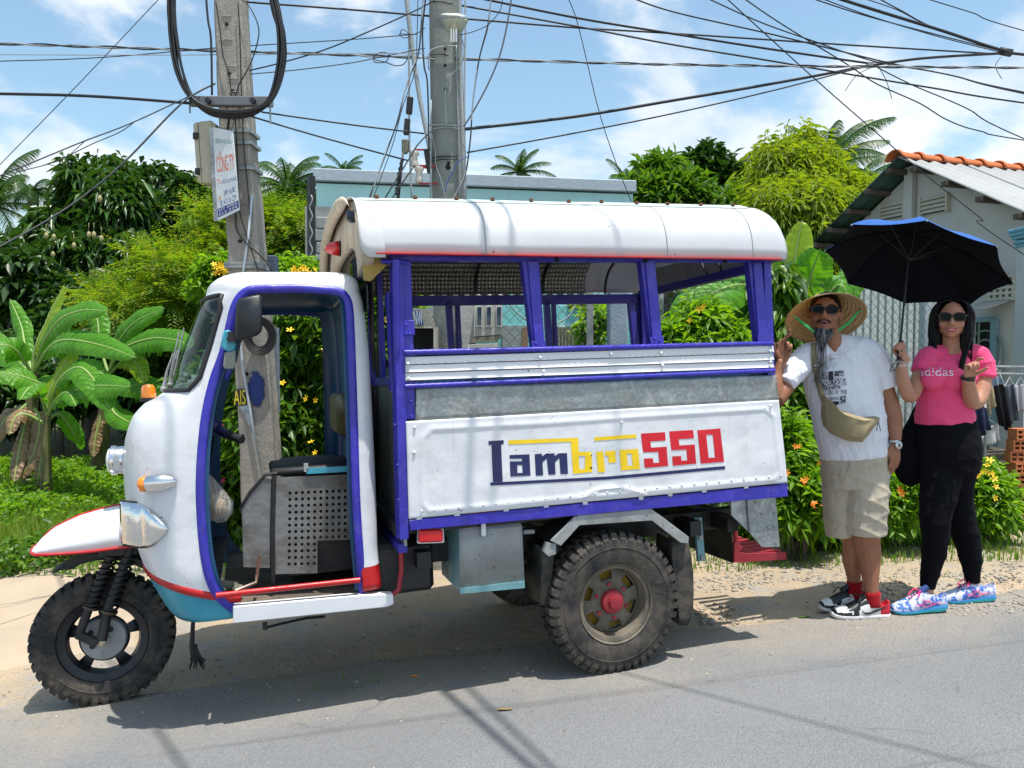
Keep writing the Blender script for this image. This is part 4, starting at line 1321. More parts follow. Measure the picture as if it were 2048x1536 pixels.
# crown height so that the outline passes at (1080, 400)
def crown(px, py):
 best = None
 for k in range(0, 60):
  zc = 2.0 + k * 0.01
  # the silhouette: largest elevation of the section
  x = V(px, 505, .06).x
  e = min(proj(TM @ p)[1] for p in roof_section(x, zed0, zc, hwr))
  if e <= py: best = zc; break
 return best or 2.3
zc0, zc1 = crown(760, 399), crown(1450, 412)
NXR = 110
rows = []
for i in range(NXR + 1):
 t = i / NXR; x = xR0 + (xR1 - xR0) * t
 ze = zed0 + (zed1 - zed0) * t; zc = zc0 + (zc1 - zc0) * t; hw = hwr
 if t > 0.962:                       # rounded rear end
  u = (t - 0.962) / 0.038
  s_ = sqrt(max(0, 1 - (u * .995) ** 2.2))
  zc = ze + (zc - ze) * (0.70 + .30 * s_); hw = hwr * (0.985 + .015 * s_)
  x = xR0 + (xR1 - xR0) * t
 r = roof_section(x, ze, zc, hw, n=52)
 r = [p + Vector((0, 0, noise.fractal(Vector((p.x * 2, p.y * 3, p.z * 2)), 1, 2, 3) * .004)) for p in r]
 rows.append(r)
ROOFW = paint('white roof paint', (0.60, 0.61, 0.62, 1), (0.55, 0.565, 0.59, 1), 0.22, 1.8, 0.34, (0.45, 0.42, 0.36, 1), 0.0010, 45, 0.02)
kk = 15
b = MB(); b.grid([r[:kk] for r in rows]); b.build('roof_sheet', ROOFW, **TP, smooth=60, solid=.006)
b = MB(); b.grid([r[52 - kk + 1:] for r in rows]); b.build('roof_sheet', ROOFW, **TP, smooth=60, solid=.006)
b = MB(); b.grid([[p + Vector((0, 0, .006)) for p in r[kk - 2:52 - kk + 3]] for r in rows[:-6]])
b.build('roof_crown', paint('pale green roof sheet', (0.62, 0.74, 0.70, 1), None, .25, 3, .4), **TP, smooth=60, solid=.004)
for k in range(11):
 i = 4 + int(k * 9.6)
 MB().lathe([(.010, 0), (.010, .012), (0, .014)], rows[i][kk - 1] + Vector((0, 0, .008)), (0, 0, 1), 8).build('roof_bolt', paint('rusty bolt', (.16, .06, .03, 1), None, .5, 20, .8) if k == 0 else bpy.data.materials['rusty bolt'], **TP)
for px_ in (1334, 1505, 975):
 i = min(range(len(rows)), key=lambda k: abs(rows[k][0].x - V(px_, 505, .06).x))
 MB().tube([q + (q - Vector((q.x, YC, ZE))).normalized() * .001 for q in rows[i][:kk]], .0022, 4).build('roof_seam', GREYM, **TP, smooth=60)
# end cap closing the rear round of the roof
b = MB(); b.add(rows[-1], [tuple(range(len(rows[-1])))]); b.build('roof_end', ROOFW, **TP, smooth=0)
# front hem plate with rounded corner
x0 = xR0
rowsH = []
for i in range(9):
 x = x0 + 0.10 * (i / 8) - 0.07
 e = 1 - max(0, (i - 5) / 3) ** 2 * .09
 s_ = [p + (p - Vector((p.x, YC, ZE))).normalized() * .0045 for p in roof_section(x, zed0 - .018 + .05 * max(0, (i - 5) / 3) ** 2, zc0 + .002, hwr, 0, 1, 52)]
 rowsH.append(s_)
b = MB(); b.grid(rowsH); b.build('roof_hem', ROOFW, **TP, smooth=60, solid=.004)
for (px, py) in ((750, 441), (727, 455), (731, 503), (752, 501)):
 q = V(px, py, .07); MB().lathe([(.008, 0), (.007, .006), (0, .009)], q + Vector((0, -.012 if py > 480 else -.03, 0)), (0, 1, .2), 8).build('rivet', ROOFW, **TP, smooth=180)
# red edge strip
b = MB(); b.tube([V(752 + (1562 - 752) * k / 20, 507 + (519 - 507) * k / 20, .066) for k in range(21)], .004, 6, up=(0, 1, 0), ry=.011)
b.build('roof_edge_strip', RED, **TP, smooth=60)
# ceiling lining of quilted foil, with dark ribs
LIN = M('quilted foil lining', (0.42, 0.42, 0.40, 1), 0.35, 0.55)
h = LIN.wave((3, 14, 14), 'Z', .6)
h2 = LIN.wave((14, 3, 0), 'X', .6)
LIN.bump(LIN.math('MULTIPLY', h, h2), .02)
LIN.color(LIN.mix(LIN.rng(h, .1, .7), (0.16, 0.16, 0.15, 1), (0.72, 0.71, 0.67, 1)))
# lining hangs down to the rails: follows the barrel, continues down on the far side
rl = []
zf = FZ(1000, 590).z
xl0, xl1 = V(800, 505, 0).x, V(1300, 505, 0).x
for i in range(41):
 x = xl0 + (xl1 - xl0 - .25) * i / 40; r = []
 sec = roof_section(x, zed0, zc0 - .03, hwr - .06, 0.02, .98, 40)
 for p in sec:
  q = p.copy(); q.z -= 0.05
  if q.y < YC: q.z = zf + (q.z - zf) * 1.0 if q.z > zf else zf
  r.append(q)
 r.append(Vector((x, YFAR, zf)))
 r = [q + Vector((0, 0, .006 * sin(x * 90) * sin(q.y * 60))) for q in r]
 rl.append(r)
b = MB(); b.grid(rl); b.build('ceiling_lining', LIN.mat, **TP, smooth=180)
for px in (985, 1130, 1262):
 x = V(px, 560, YC - .3).x
 sec = [p + Vector((0, 0, -.065)) for p in roof_section(x, zed0, zc0 - .03, hwr - .055, 0.02, .98, 40)]
 sec = [p for p in sec if p.z > zf - .02]
 MB().tube(sec, .008, 6).build('roof_rib', BLACK, **TP, smooth=60)
# ---- front board of the body: beige wooden arch with a dark green pane
xa = V(712, 450, YC).x
ARCHM = M('weathered beige board', (.55, .46, .35, 1), .75)
c = ARCHM.mix(ARCHM.rng(ARCHM.noise((3, 6, 2), 7, .65, 1.5), .35, .7), (.55, .47, .36, 1), (.40, .32, .23, 1))
c = ARCHM.mix(ARCHM.rng(ARCHM.noise((4, 20, 3), 6, .7, 2.5, (3, 3, 3)), .64, .70, 0, .9), c, (.07, .05, .04, 1))
ARCHM.color(c).bump(ARCHM.noise((5, 14, 4), 6, .6, 2), .01)
xfr = rowsH[-1][0].x - 0.012
def arch_ring(x, hw_, zc_, ze_, n=40): return roof_section(x, ze_, zc_, hw_, 0, 1, n)
zlow = V(700, 600, YC).z - .1
o1 = arch_ring(xfr, hwr - .012, zc0 - .008, zed0 - .02); o1 = [Vector((xfr, o1[0].y, o1[0].z - .005))] + o1 + [Vector((xfr, o1[-1].y, zlow))]
i1 = arch_ring(xfr, hwr - .20, zc0 - .20, zed0 - .06); i1 = [Vector((xfr, i1[0].y - .0, i1[0].z - .01))] + i1 + [Vector((xfr, i1[-1].y, zlow))]
o2 = [p + Vector((-.11, 0, 0)) for p in o1]
n = len(o1)
b = MB()
b.add(o1 + i1, [(k, k + 1, k + 1 + n, k + n) for k in range(n - 1)])
b.build('front_arch', ARCHM.mat, **TP, smooth=30, solid=.045)
# outer rounded lip of the arch
b = MB(); lp = [p + Vector((.03, 0, 0)) - (p - Vector((p.x, YC, p.z))).normalized() * .012 for p in o1[10:]]
b.tube(lp, [.034 * sm(0, 9, k) + .001 for k in range(len(lp))], 8, up=(1, 0, 0), ry=[.024 * sm(0, 9, k) + .001 for k in range(len(lp))])
b.build('arch_lip', ARCHM.mat, **TP, smooth=180)
i2 = [Vector((xfr, -.10, zlow)), Vector((xfr, -.10, zed0))] + i1
b = MB(); b.add([p + Vector((-.03, 0, 0)) for p in i2], [tuple(range(n + 2))]); b.build('front_pane', DARKGLASS, **TP, smooth=0, solid=.006)
# red marker lamp on the arch
q = V(668, 497, YC - .42); q.x = xfr + .02
rl_c = Vector((xfr + .012, V(680, 497, YC - .3).y, V(668, 497, YC - .3).z))
rc_ = on_x(676, 497, xfr + .012)
MB().lathe([(.034, -.012), (.036, .008), (.031, .032), (.019, .054), (0, .064)], rc_, (1, 0, 0), 20).build('marker_lamp', REDLENS, **TP, smooth=60)
MB().lathe([(.038, -.016), (.038, -.002)], rc_, (1, 0, 0), 20).build('marker_lamp_base', BLACK, **TP)
rc2 = on_x(703, 433, xfr + .012)
MB().lathe([(.026, -.01), (.026, .01), (.015, .02), (0, .022)], rc2, (1, 0, 0), 18).build('marker_lamp', paint('dark blue lamp', (.01, .02, .04, 1), None, 0, 5, .2), **TP, smooth=60, label='small dark round lamp high on the arch')
# yellow wooden bracket under the hem
MB().slab(pl([(726, 511), (770, 511), (774, 522), (770, 535), (752, 552), (742, 562), (728, 560)], -.005), (0, -.02, 0)).build('corner_bracket', paint('yellow plywood', (.42, .30, .08, 1), (.30, .2, .05, 1), .4, 8, .7), **TP)
# front wall of the body seen past the cab: frame tubes, grey sheet below, mesh above
xw = V(792, 800, 0).x - 0.01
def ox(px, py): return on_x(px, py, xw)
for (a, e, r) in (((757, 522), (757, 1070), .010), ((741, 540), (757, 1060), .012), ((792, 520), (797, 1075), .014)):
 A, E = ox(*a), ox(*e)
 MB().tube([A, E], r, 8).build('front_frame_tube', BLACK if a[0] < 790 else BLUE, **TP)
A, B = ox(796, 765), on_x(745, 785, xw); zt1, zb1 = ox(790, 768).z, ox(790, 1072).z
MB().slab([Vector((xw, -.01, zt1)), Vector((xw, -W + .03, zt1)), Vector((xw, -W + .03, zb1)), Vector((xw, -.01, zb1))], (-.012, 0, 0)).build('front_wall', GALV, **TP)
MB().box((xw + .004, YC, zt1 + .012), (.035, W - .04, .035)).build('front_rail', BLUE, **TP)
MB().box((xw + .004, YC, zb1 - .012), (.035, W - .04, .035)).build('front_rail', BLUE, **TP)
for yy in (-.34, -.66, -.98):
 MB().box((xw + .004, yy, (zt1 + zed0) / 2), (.025, .03, zed0 - zt1)).build('front_post', BLUE, **TP)
MB().slab(pl([(781, 530), (787, 530), (800, 1075), (794, 1078)], -.02), (0, -.03, 0)).build('corner_post', BLUE, **TP)
# perforated strip beside the front post
b = MB()
for k in range(46):
 for j in range(3):
  p = ox(783 + k * .14 + j * 2.6 - 1, 590 + k * 4.2)
  b.box((xw + .02, -.02 - j * .018, p.z), (.012, .006, .012))
b.build('mesh_strip', BLUE, **TP, kind='stuff', smooth=0)
# rear frame of the body, open back with mesh grille over the lower part
for yy in (-.02, -W + .03):
 MB().box((xb, yy, (zfl + zed1) / 2), (.04, .04, zed1 - zfl)).build('rear_post', BLUE, **TP)
MB().box((xb, YC, zed1 - .02), (.04, W - .05, .04)).build('rear_rail', BLUE, **TP)
# ---------------------------------------------------------------- under the body
MB().slab(pl([(838, 1060), (886, 1059), (887, 1084), (837, 1086)], .012), (0, -.03, 0)).build('side_lamp', REDLENS, **TP, bevel=.006)
MB().slab(pl([(836, 1058), (888, 1057), (889, 1086), (835, 1088)], -.004), (0, -.02, 0)).build('side_lamp_base', WHITE, **TP, bevel=.004)
box_y = -.03
b = MB(); rows = []
for (px0, py0, px1, py1, dy) in ((918, 1054, 1041, 1042, -.05), (918, 1057, 1043, 1046, -.012), (919, 1064, 1044, 1053, 0), (920, 1176, 1049, 1162, 0)):
 rows.append([V(px0, py0, box_y).lerp(V(px1, py1, box_y), j / 12) + Vector((0, dy + .003 * noise.noise(Vector((j * .6, py0 * .05, 0))), 0)) for j in range(13)])
b.grid(rows); b.build('tool_box_front', GREYM, **TP, smooth=40, solid=.003)
A, B, C_, D = V(918, 1056, box_y - .01), V(1043, 1046, box_y - .01), V(1049, 1176, box_y - .01), V(920, 1186, box_y - .01)
b = MB(); b.slab([A, B, C_, D], (0, -.34, 0)); b.build('tool_box', TURQM, **TP, bevel=.004)
b = MB(); b.slab(pl([(919, 1177), (1049, 1162), (1050, 1176), (921, 1188)], box_y + .006), (0, -.014, 0)); b.build('tool_box_hem', TURQM, **TP)
b = MB(); b.slab(pl([(963, 1036), (971, 1035), (973, 1070), (968, 1074), (963, 1071)], box_y + .02), (0, -.012, 0)); b.build('tool_box_latch', WHITE, **TP, bevel=.002)
MB().tube([V(1046, 1064, -.06), V(1068, 1063, -.06)], .010, 8).build('tool_box_pin', GREYM, **TP)
# wheel arch bracket over the rear wheel
ARM = GREYM
def arm(poly, name='arch_plate', y=.012, d=.016, mat=ARM): return MB().slab(pl(poly, y), (0, -d, 0)).build(name, mat, truck, bevel=.002)
arm([(1154, 1031), (1302, 1017), (1306, 1041), (1157, 1051)])
arm([(1152, 1031), (1160, 1050), (1122, 1092), (1102, 1082)])
arm([(1301, 1016), (1378, 1074), (1377, 1087), (1362, 1086), (1305, 1042)])
b = MB(); rows = []
for (px, py) in ((1100, 1086), (1124, 1060), (1155, 1037), (1230, 1030), (1304, 1024), (1340, 1052), (1374, 1082)):
 rows.append([V(px, py, .0), V(px, py, 0) + Vector((0, -.2, 0))])
b.grid(rows); b.build('arch_top', BLACK, **TP, smooth=0, solid=.003)
MB().slab(pl([(1094, 1085), (1112, 1088), (1112, 1108), (1098, 1113), (1088, 1104)], .004), (0, -.03, 0)).build('arch_bracket', GREYM, **TP)
# mud flaps
b = MB(); rows = []
for (px0, px1, py) in ((1352, 1376, 1082), (1350, 1382, 1110), (1352, 1386, 1150), (1356, 1387, 1185), (1362, 1386, 1215), (1364, 1382, 1238), (1363, 1374, 1252)):
 rows.append([V(px1, py, -.01), V(px0, py, -.01) + Vector((0, -.02, 0)), V(px0, py, -.01) + Vector((-.01, -.19, 0))])
b.grid(rows); b.build('mud_flap', RUBBER, **TP, smooth=60, solid=.005)
b = MB(); rows = []
for (px0, px1, py) in ((1086, 1110, 1095), (1084, 1106, 1130), (1082, 1102, 1170), (1084, 1104, 1210)):
 rows.append([V(px1, py, -.04), V(px0, py, -.04), V(px0, py, -.04) + Vector((.01, -.17, 0))])
b.grid(rows); b.build('mud_flap', RUBBER, **TP, smooth=60, solid=.005)
# chassis: two dark longitudinal beams, cross members, leaf spring, shackle
zch = V(1200, 1060, -.3).z
for yy in (-.28, -W + .28):
 MB().box(((V(730, 1100, -.3).x + xb) / 2, yy, zch), (V(730, 1100, -.3).x - xb, .06, .10)).build('chassis_beam', BLACK, **TP, bevel=.004)
for px in (820, 1060, 1330, 1400):
 MB().box((V(px, 1060, -.4).x, YC, zch), (.06, W - .2, .07)).build('cross_member', BLACK, **TP)
MB().slab([Vector((V(790, 1000, 0).x, -.04, zfl - .02)), Vector((xb, -.04, zfl - .02)), Vector((xb, -W + .05, zfl - .02)), Vector((V(790, 1000, 0).x, -W + .05, zfl - .02))], (0, 0, -.05)).build('under_floor', BLACK, **TP)
for yy in (-.24, -W + .24):
 b = MB()
 for k in range(4):
  l_ = .42 - k * .08; c0 = V(1235, 1208, 0).x
  b.tube([Vector((c0 - l_, yy, .335 + .05 - k * .012)), Vector((c0, yy, .31 - k * .012 + .01)), Vector((c0 + l_, yy, .335 + .05 - k * .012))], .03, 4, ry=.005, up=(0, 1, 0))
 b.build('leaf_spring', BLACK, **TP)
MB().slab(pl([(1390, 1036), (1404, 1034), (1411, 1121), (1397, 1124)], -.14), (0, -.02, 0)).build('shackle', TURQM, **TP, bevel=.002)
for py in (1042, 1075, 1115): MB().lathe([(.012, 0), (.012, .008), (0, .01)], V(1398 + (py - 1042) * .08, py, -.138), (0, 1, 0), 8).build('bolt', GREYM, **TP)
b = MB(); b.bar(V(890, 1080, -.3), V(1080, 1150, -.3), .05, .05); b.box(V(1140, 1160, YC), (.34, .5, .2)); b.build('gearbox', BLACK, **TP, bevel=.02)
MB().tube([V(802, 1085, -.12), V(803, 1140, -.12), V(797, 1180, -.12), V(784, 1190, -.12)], .011, 8).build('exhaust_guard', REDD, **TP, smooth=60)
MB().box((V(790, 1140, -.3).x, -.42, V(790, 1125, -.3).z), (.3, .5, .22)).build('fuel_tank', BLACK, **TP, bevel=.02)
# rear corner plates and the slatted red step
MB().slab(pl([(1462, 1003), (1494, 999), (1500, 1066), (1463, 1030)], -.03), (0, -.008, 0)).build('corner_plate', GALV, **TP)
MB().slab(pl([(1494, 997), (1551, 992), (1560, 1094), (1524, 1094), (1500, 1066)], -.02), (0, -.008, 0)).build('corner_plate', GALV, **TP)
for (px, py) in ((1512, 1005), (1524, 1028), (1536, 1055), (1549, 1027), (1549, 1052), (1552, 1086)):
 MB().lathe([(.006, 0), (.005, .004), (0, .006)], V(px, py, -.019), (0, 1, 0), 8).build('rivet', GALV, **TP)
ystep = -.34
A = V(1494, 1122, ystep); B = V(1572, 1120, ystep)
MB().slab(pl([(1493, 1108), (1572, 1105), (1573, 1119), (1493, 1124)], ystep), (0, -.018, 0)).build('step_frame', REDD, **TP)
MB().slab(pl([(1468, 1086), (1480, 1086), (1480, 1106), (1494, 1108), (1493, 1125), (1468, 1125)], ystep + .01), (0, -.03, 0)).build('step_frame', REDD, **TP)
for k in range(6):
 z = A.z + .02
 MB().box(((A.x + B.x) / 2, ystep - .06 - k * .07, z), (abs(A.x - B.x), .035, .012)).build('step_slat', REDD, **TP)
MB().tube([V(1470, 1045, ystep), V(1472, 1090, ystep)], .012, 8).build('step_hanger', REDD, **TP)
MB().slab([Vector((V(1470, 1100, ystep).x + .01, ystep, V(1480, 1020, ystep).z)), Vector((V(1470, 1100, ystep).x + .01, -W + .3, V(1480, 1020, ystep).z)), Vector((V(1470, 1100, ystep).x + .01, -W + .3, A.z)), Vector((V(1470, 1100, ystep).x + .01, ystep, A.z))], (.01, 0, 0)).build('step_back', BLACK, **TP)
# ---------------------------------------------------------------- bag hanging inside the cab
PB = M('thin clear plastic', (0.75, 0.72, 0.66, 1), 0.15)
t_ = PB.N.new('ShaderNodeBsdfTransparent'); mx = PB.N.new('ShaderNodeMixShader')
PB.L.new(PB.rng(PB.noise((60, 60, 8), 5, .7, 2), .4, .65, .25, .8), mx.inputs[0]); PB.L.new(t_.outputs[0], mx.inputs[1]); PB.L.new(PB.b.outputs[0], mx.inputs[2]); PB.L.new(mx.outputs[0], PB.out.inputs[0])
PB.bump(PB.noise((50, 50, 9), 5, .7, 2), .02)
bag = empty('plastic_bag', mat=TM, label='clear plastic bag of pale bread hanging inside the cab door', cat='plastic bag')
yb_ = YS - .20
sec = [((405, 942), .012), ((414, 962), .035), ((424, 990), .055), ((436, 1015), .062), ((442, 1032), .052), ((444, 1044), .02)]
b = MB()
b.tube([V(*p, yb_) for p, r in sec], [r for p, r in sec], 16, up=(0, 1, 0), ry=[r * .6 for p, r in sec])
for i, p in enumerate(b.v):
 q = Vector(p); d = noise.noise(q * 30) * .012; b.v[i] = tuple(q + Vector((d, d * .5, 0)))
b.build('bag_film', PB.mat, bag, smooth=180)
MB().tube([V(425, 985, yb_), V(434, 1008, yb_), V(440, 1030, yb_)], [.014, .034, .028], 12).build('bread', paint('pale bread', (.62, .45, .24, 1), (.42, .25, .1, 1), .4, 14, .8), bag, smooth=180)
# ================================================================ PLANTS
def foliage(name, cols, trans=0.35, rough=0.45, spec=0.4, bright=1.7):
 """leaf material: each leaf its own tone, thin enough to let light through"""
 m = M(name, cols[0], rough, spec=spec)
 r = m.N.new('ShaderNodeValToRGB')
 r.color_ramp.elements.remove(r.color_ramp.elements[0])
 for i, c in enumerate(cols):
  p = i / max(1, len(cols) - 1)
  e = r.color_ramp.elements[0] if i == 0 else r.color_ramp.elements.new(p)
  e.position = p; e.color = (*c[:3], 1)
 m.L.new(m.island(), r.inputs[0])
 m.color(r.outputs[0])
 t = m.N.new('ShaderNodeBsdfTranslucent')
 g = m.mix(1.0, r.outputs[0], (bright * 1.25, bright * 1.15, bright * .45, 1), 'MULTIPLY')
 m.L.new(g, t.inputs[0])
 mx = m.N.new('ShaderNodeMixShader'); mx.inputs[0].default_value = trans
 m.L.new(m.b.outputs[0], mx.inputs[1]); m.L.new(t.outputs[0], mx.inputs[2]); m.L.new(mx.outputs[0], m.out.inputs[0])
 return m.mat
BARK = M('bark', (.12, .09, .065, 1), .9)
BARK.color(BARK.mix(BARK.rng(BARK.noise((8, 8, 3), 6, .7), .35, .7), (.17, .14, .11, 1), (.06, .05, .035, 1))).bump(BARK.noise((14, 14, 4), 5), .02)
BARK = BARK.mat
F_MANGO = foliage('dark glossy leaves', [(.018, .055, .010), (.030, .085, .014), (.045, .115, .022), (.06, .13, .03)], .22, .3)
F_DARK = foliage('dark leaves', [(.012, .04, .008), (.025, .07, .012), (.04, .10, .02)], .25, .4)
F_ACA = foliage('yellow green feathery leaves', [(.08, .18, .012), (.12, .24, .014), (.19, .29, .018), (.20, .20, .03)], .48, .5)
F_BAMB = foliage('yellow green narrow leaves', [(.11, .19, .012), (.16, .25, .014), (.21, .28, .02), (.07, .13, .015)], .45, .5)
F_MID = foliage('mid green leaves', [(.03, .09, .01), (.055, .14, .013), (.09, .20, .018), (.12, .22, .02)], .35, .4)
F_LIME = foliage('bright green leaves', [(.07, .18, .01), (.12, .26, .013), (.18, .33, .02)], .45, .45)
F_GRASS = foliage('grass blades', [(.07, .17, .012), (.11, .23, .015), (.16, .26, .03), (.20, .22, .07)], .4, .5)
F_PALM = foliage('palm leaflets', [(.03, .08, .015), (.045, .11, .02), (.07, .14, .025)], .3, .4)
F_DRY = foliage('dry leaves', [(.20, .14, .07), (.28, .2, .1), (.14, .09, .05)], .2, .8, bright=1)
def leaf_arrays(c, d, up, L, wd, fold=0.25, droop=0.25):
 """n leaves: base c, direction d, normal up; returns verts (n*5,3) and tris"""
 n = len(c)
 s = np.cross(d, up); s /= np.linalg.norm(s, axis=1, keepdims=True) + 1e-9
 u = np.cross(s, d)
 L = L.reshape(-1, 1); wd = wd.reshape(-1, 1)
 g = np.array([0, 0, -1.0])
 m = c + d * L * .5 + g * L * droop * .2
 t = c + d * L + g * L * droop
 v = np.stack([c, m + s * wd * .5 + u * wd * fold, t, m - s * wd * .5 + u * wd * fold], 1).reshape(-1, 3)
 k = np.arange(n)[:, None] * 4
 f = np.concatenate([k + [0, 1, 2], k + [0, 2, 3]], 0)
 return v, f
def norm_(a): return a / (np.linalg.norm(a, axis=1, keepdims=True) + 1e-9)
def crown_mesh(name, blobs, n_twigs, per, leafL, leafW, mat, seed=1, twigL=0.3, droop=0.25, spread=0.9, flat=False, up_bias=0.35, shell=0.55, hang=0.0):
 """foliage built twig by twig through a set of ellipsoids"""
 rg = np.random.RandomState(seed)
 B = np.array([[*b[0], *(b[1] if hasattr(b[1], '__len__') else (b[1],) * 3)] for b in blobs], float)
 wt = np.array([b[2] if len(b) > 2 else (B[i, 3] * B[i, 4] * B[i, 5]) ** (2 / 3) for i, b in enumerate(blobs)]); wt /= wt.sum()
 idx = rg.choice(len(B), n_twigs, p=wt)
 q = norm_(rg.randn(n_twigs, 3))
 r = (shell + (1 - shell) * rg.rand(n_twigs, 1)) ** (1 / 1.0)
 r = np.where(rg.rand(n_twigs, 1) < .22, rg.rand(n_twigs, 1), r)
 lump = 1 + .28 * np.sin(q[:, :1] * 7 + idx[:, None]) * np.cos(q[:, 1:2] * 6 + q[:, 2:] * 5)
 c = B[idx, :3] + q * r * lump * B[idx, 3:]
 d = norm_(q + rg.randn(n_twigs, 3) * .55 + [0, 0, up_bias])
 if hang: d = norm_(d * (1 - hang) + np.array([0, 0, -1.0]) * hang)
 a = norm_(np.cross(d, norm_(rg.randn(n_twigs, 3))))
 b_ = np.cross(d, a)
 if flat:
  a = norm_(np.cross(d, [0, 0, 1.0])); b_ = np.cross(a, d)
 Vs, Fs = [], []
 k = 0
 tl = twigL * (.6 + .8 * rg.rand(n_twigs, 1))
 for j in range(per):
  t = (j + .5) / per
  base = c + d * tl * t + np.array([0, 0, -1.0]) * tl * t * t * droop * .6
  if flat:
   sgn = 1 if j % 2 else -1
   ld = norm_(a * sgn + d * .45 + rg.randn(n_twigs, 3) * .08)
   up = b_ + rg.randn(n_twigs, 3) * .1
   sc = (1 - abs(t - .45) * .9)
  else:
   an = j * 2.4 + rg.rand(n_twigs, 1) * .8
   ld = norm_(a * np.cos(an) * spread + b_ * np.sin(an) * spread + d * (.35 + .5 * t) + [0, 0, -droop * .5])
   up = np.tile(np.array([[0, 0, 1.0]]), (n_twigs, 1)) + rg.randn(n_twigs, 3) * .35
   sc = 1
  L = leafL * (.65 + .6 * rg.rand(n_twigs)) * sc
  v, f = leaf_arrays(base, ld, up, L, L / leafL * leafW * (.8 + .4 * rg.rand(n_twigs)), .18, droop)
  Vs.append(v); Fs.append(f + k); k += len(v)
 return raw_mesh(name, np.concatenate(Vs), np.concatenate(Fs), mat)
def limb(b, pts, r0, r1, n=7):
 pts = smooth_poly(pts, 4)
 b.tube(pts, [r0 + (r1 - r0) * i / (len(pts) - 1) for i in range(len(pts))], n)
def tree(name, label, blobs, base, trunk_r, mat, group=None, seed=1, cat='tree', bark=None, limbs=5, **k):
 """blobs given in world coordinates"""
 base = vv(base)
 root = empty(name, base, 0, label, cat, group)
 bl = [((vv(b[0]) - base), b[1]) + tuple(b[2:]) for b in blobs]
 me = crown_mesh('crown', bl, mat=mat, seed=seed, **k)
 tag(obj_from('crown', me, root))
 rr = random.Random(seed)
 b = MB()
 top = sum((x[0] for x in bl), Vector()) / len(bl)
 fork = Vector((top.x * .35, top.y * .35, max(.3, top.z * .55)))
 limb(b, [Vector((0, 0, -.15)), fork * .5 + Vector((rr.uniform(-.08, .08), 0, 0)), fork], trunk_r * 1.15, trunk_r * .75, 9)
 for x in sorted(bl, key=lambda q: -(q[1][0] if hasattr(q[1], '__len__') else q[1]))[:limbs]:
  e = x[0]; mid = fork.lerp(e, .5) + Vector((rr.uniform(-.2, .2), rr.uniform(-.2, .2), .1)) * trunk_r * 4
  limb(b, [fork * .96, mid, e + Vector((0, 0, .1))], trunk_r * .55, trunk_r * .12, 6)
 b.build('trunk', bark or BARK, root, smooth=180)
 return root
def px_blobs(lst, Y, dy=.5, jit=0):
 """(px, py, radius in px[, ry]) to ellipsoids at depth Y"""
 o = []
 rr = random.Random(len(lst))
 for q in lst:
  px, py, r = q[:3]
  y = Y + rr.uniform(-dy, dy)
  s = y / F
  rz = (q[3] if len(q) > 3 else r * .8) * s
  c = at(px, py, y)
  if r < 26:
   o.append((c, (r * s, r * s * .9, rz))); continue
  o.append((c, (r * s * .74, r * s * .7, rz * .74)))
  for k in range(7):
   a = k * .9 + rr.uniform(-.4, .4); e = rr.uniform(.55, .95)
   o.append((c + Vector((cos(a) * r * s * e, rr.uniform(-.5, .1) * r * s, sin(a) * rz * e)), (r * s * rr.uniform(.22, .42), r * s * .35, rz * rr.uniform(.2, .4))))
 return o
def gpt(px, Y):
 x = (px - 1024) / F * Y
 return Vector((x, Y, gz(x, Y)))
# --- big dark fruit tree on the left, its neighbours and the undergrowth
tree('mango_tree', 'tallest dark mango tree on the left with pale hanging fruit', px_blobs([(165, 385, 24, 26), (158, 352, 14, 14), (225, 345, 20, 16), (240, 400, 34, 34), (190, 450, 60, 48), (255, 480, 55, 50), (130, 490, 50, 46), (190, 540, 90, 60), (100, 540, 60, 55), (270, 545, 70, 60)], 14.5, .8),
  gpt(190, 14.5), .22, F_MANGO, seed=3, n_twigs=6000, per=9, leafL=.30, leafW=.075, twigL=.34, droop=.55, spread=.9, hang=.1)
mt = bpy.data.objects['mango_tree']
FRUIT = paint('green yellow mango skin', (.30, .32, .12, 1), (.38, .28, .14, 1), .2, 9, .45)
rr = random.Random(9)
for (px, py) in ((203, 478), (188, 470), (108, 475), (200, 398), (106, 510), (157, 552), (178, 470), (93, 472), (182, 546), (148, 492)):
 p = at(px, py, 13.1) - mt.location
 b = MB(); b.tube([p + Vector((0, 0, .2)), p + Vector((0, 0, .06))], .004, 4); b.ball(p, (.036, .036, .062), 10, 8)
 b.build('fruit', FRUIT, mt, smooth=180)
tree('fruit_tree', 'dark leafy tree with yellowish tips behind the acacia left of the pole', px_blobs([(320, 385, 42, 34), (350, 430, 50, 45), (300, 430, 40, 45), (375, 400, 26, 30), (330, 480, 60, 45)], 15.5, .6),
  gpt(325, 15.5), .2, F_DARK, seed=5, n_twigs=3000, per=8, leafL=.26, leafW=.08, twigL=.3, droop=.45)
tree('leafy_tree', 'low shaded tree at the left edge under the leaning palm', px_blobs([(20, 560, 60, 60), (70, 620, 80, 60), (-30, 640, 80, 90), (150, 620, 80, 50), (40, 700, 80, 60), (140, 700, 80, 60), (230, 640, 60, 60)], 13, .8),
  gpt(60, 13), .15, F_DARK, seed=8, n_twigs=6000, per=8, leafL=.22, leafW=.10, twigL=.3, droop=.4)
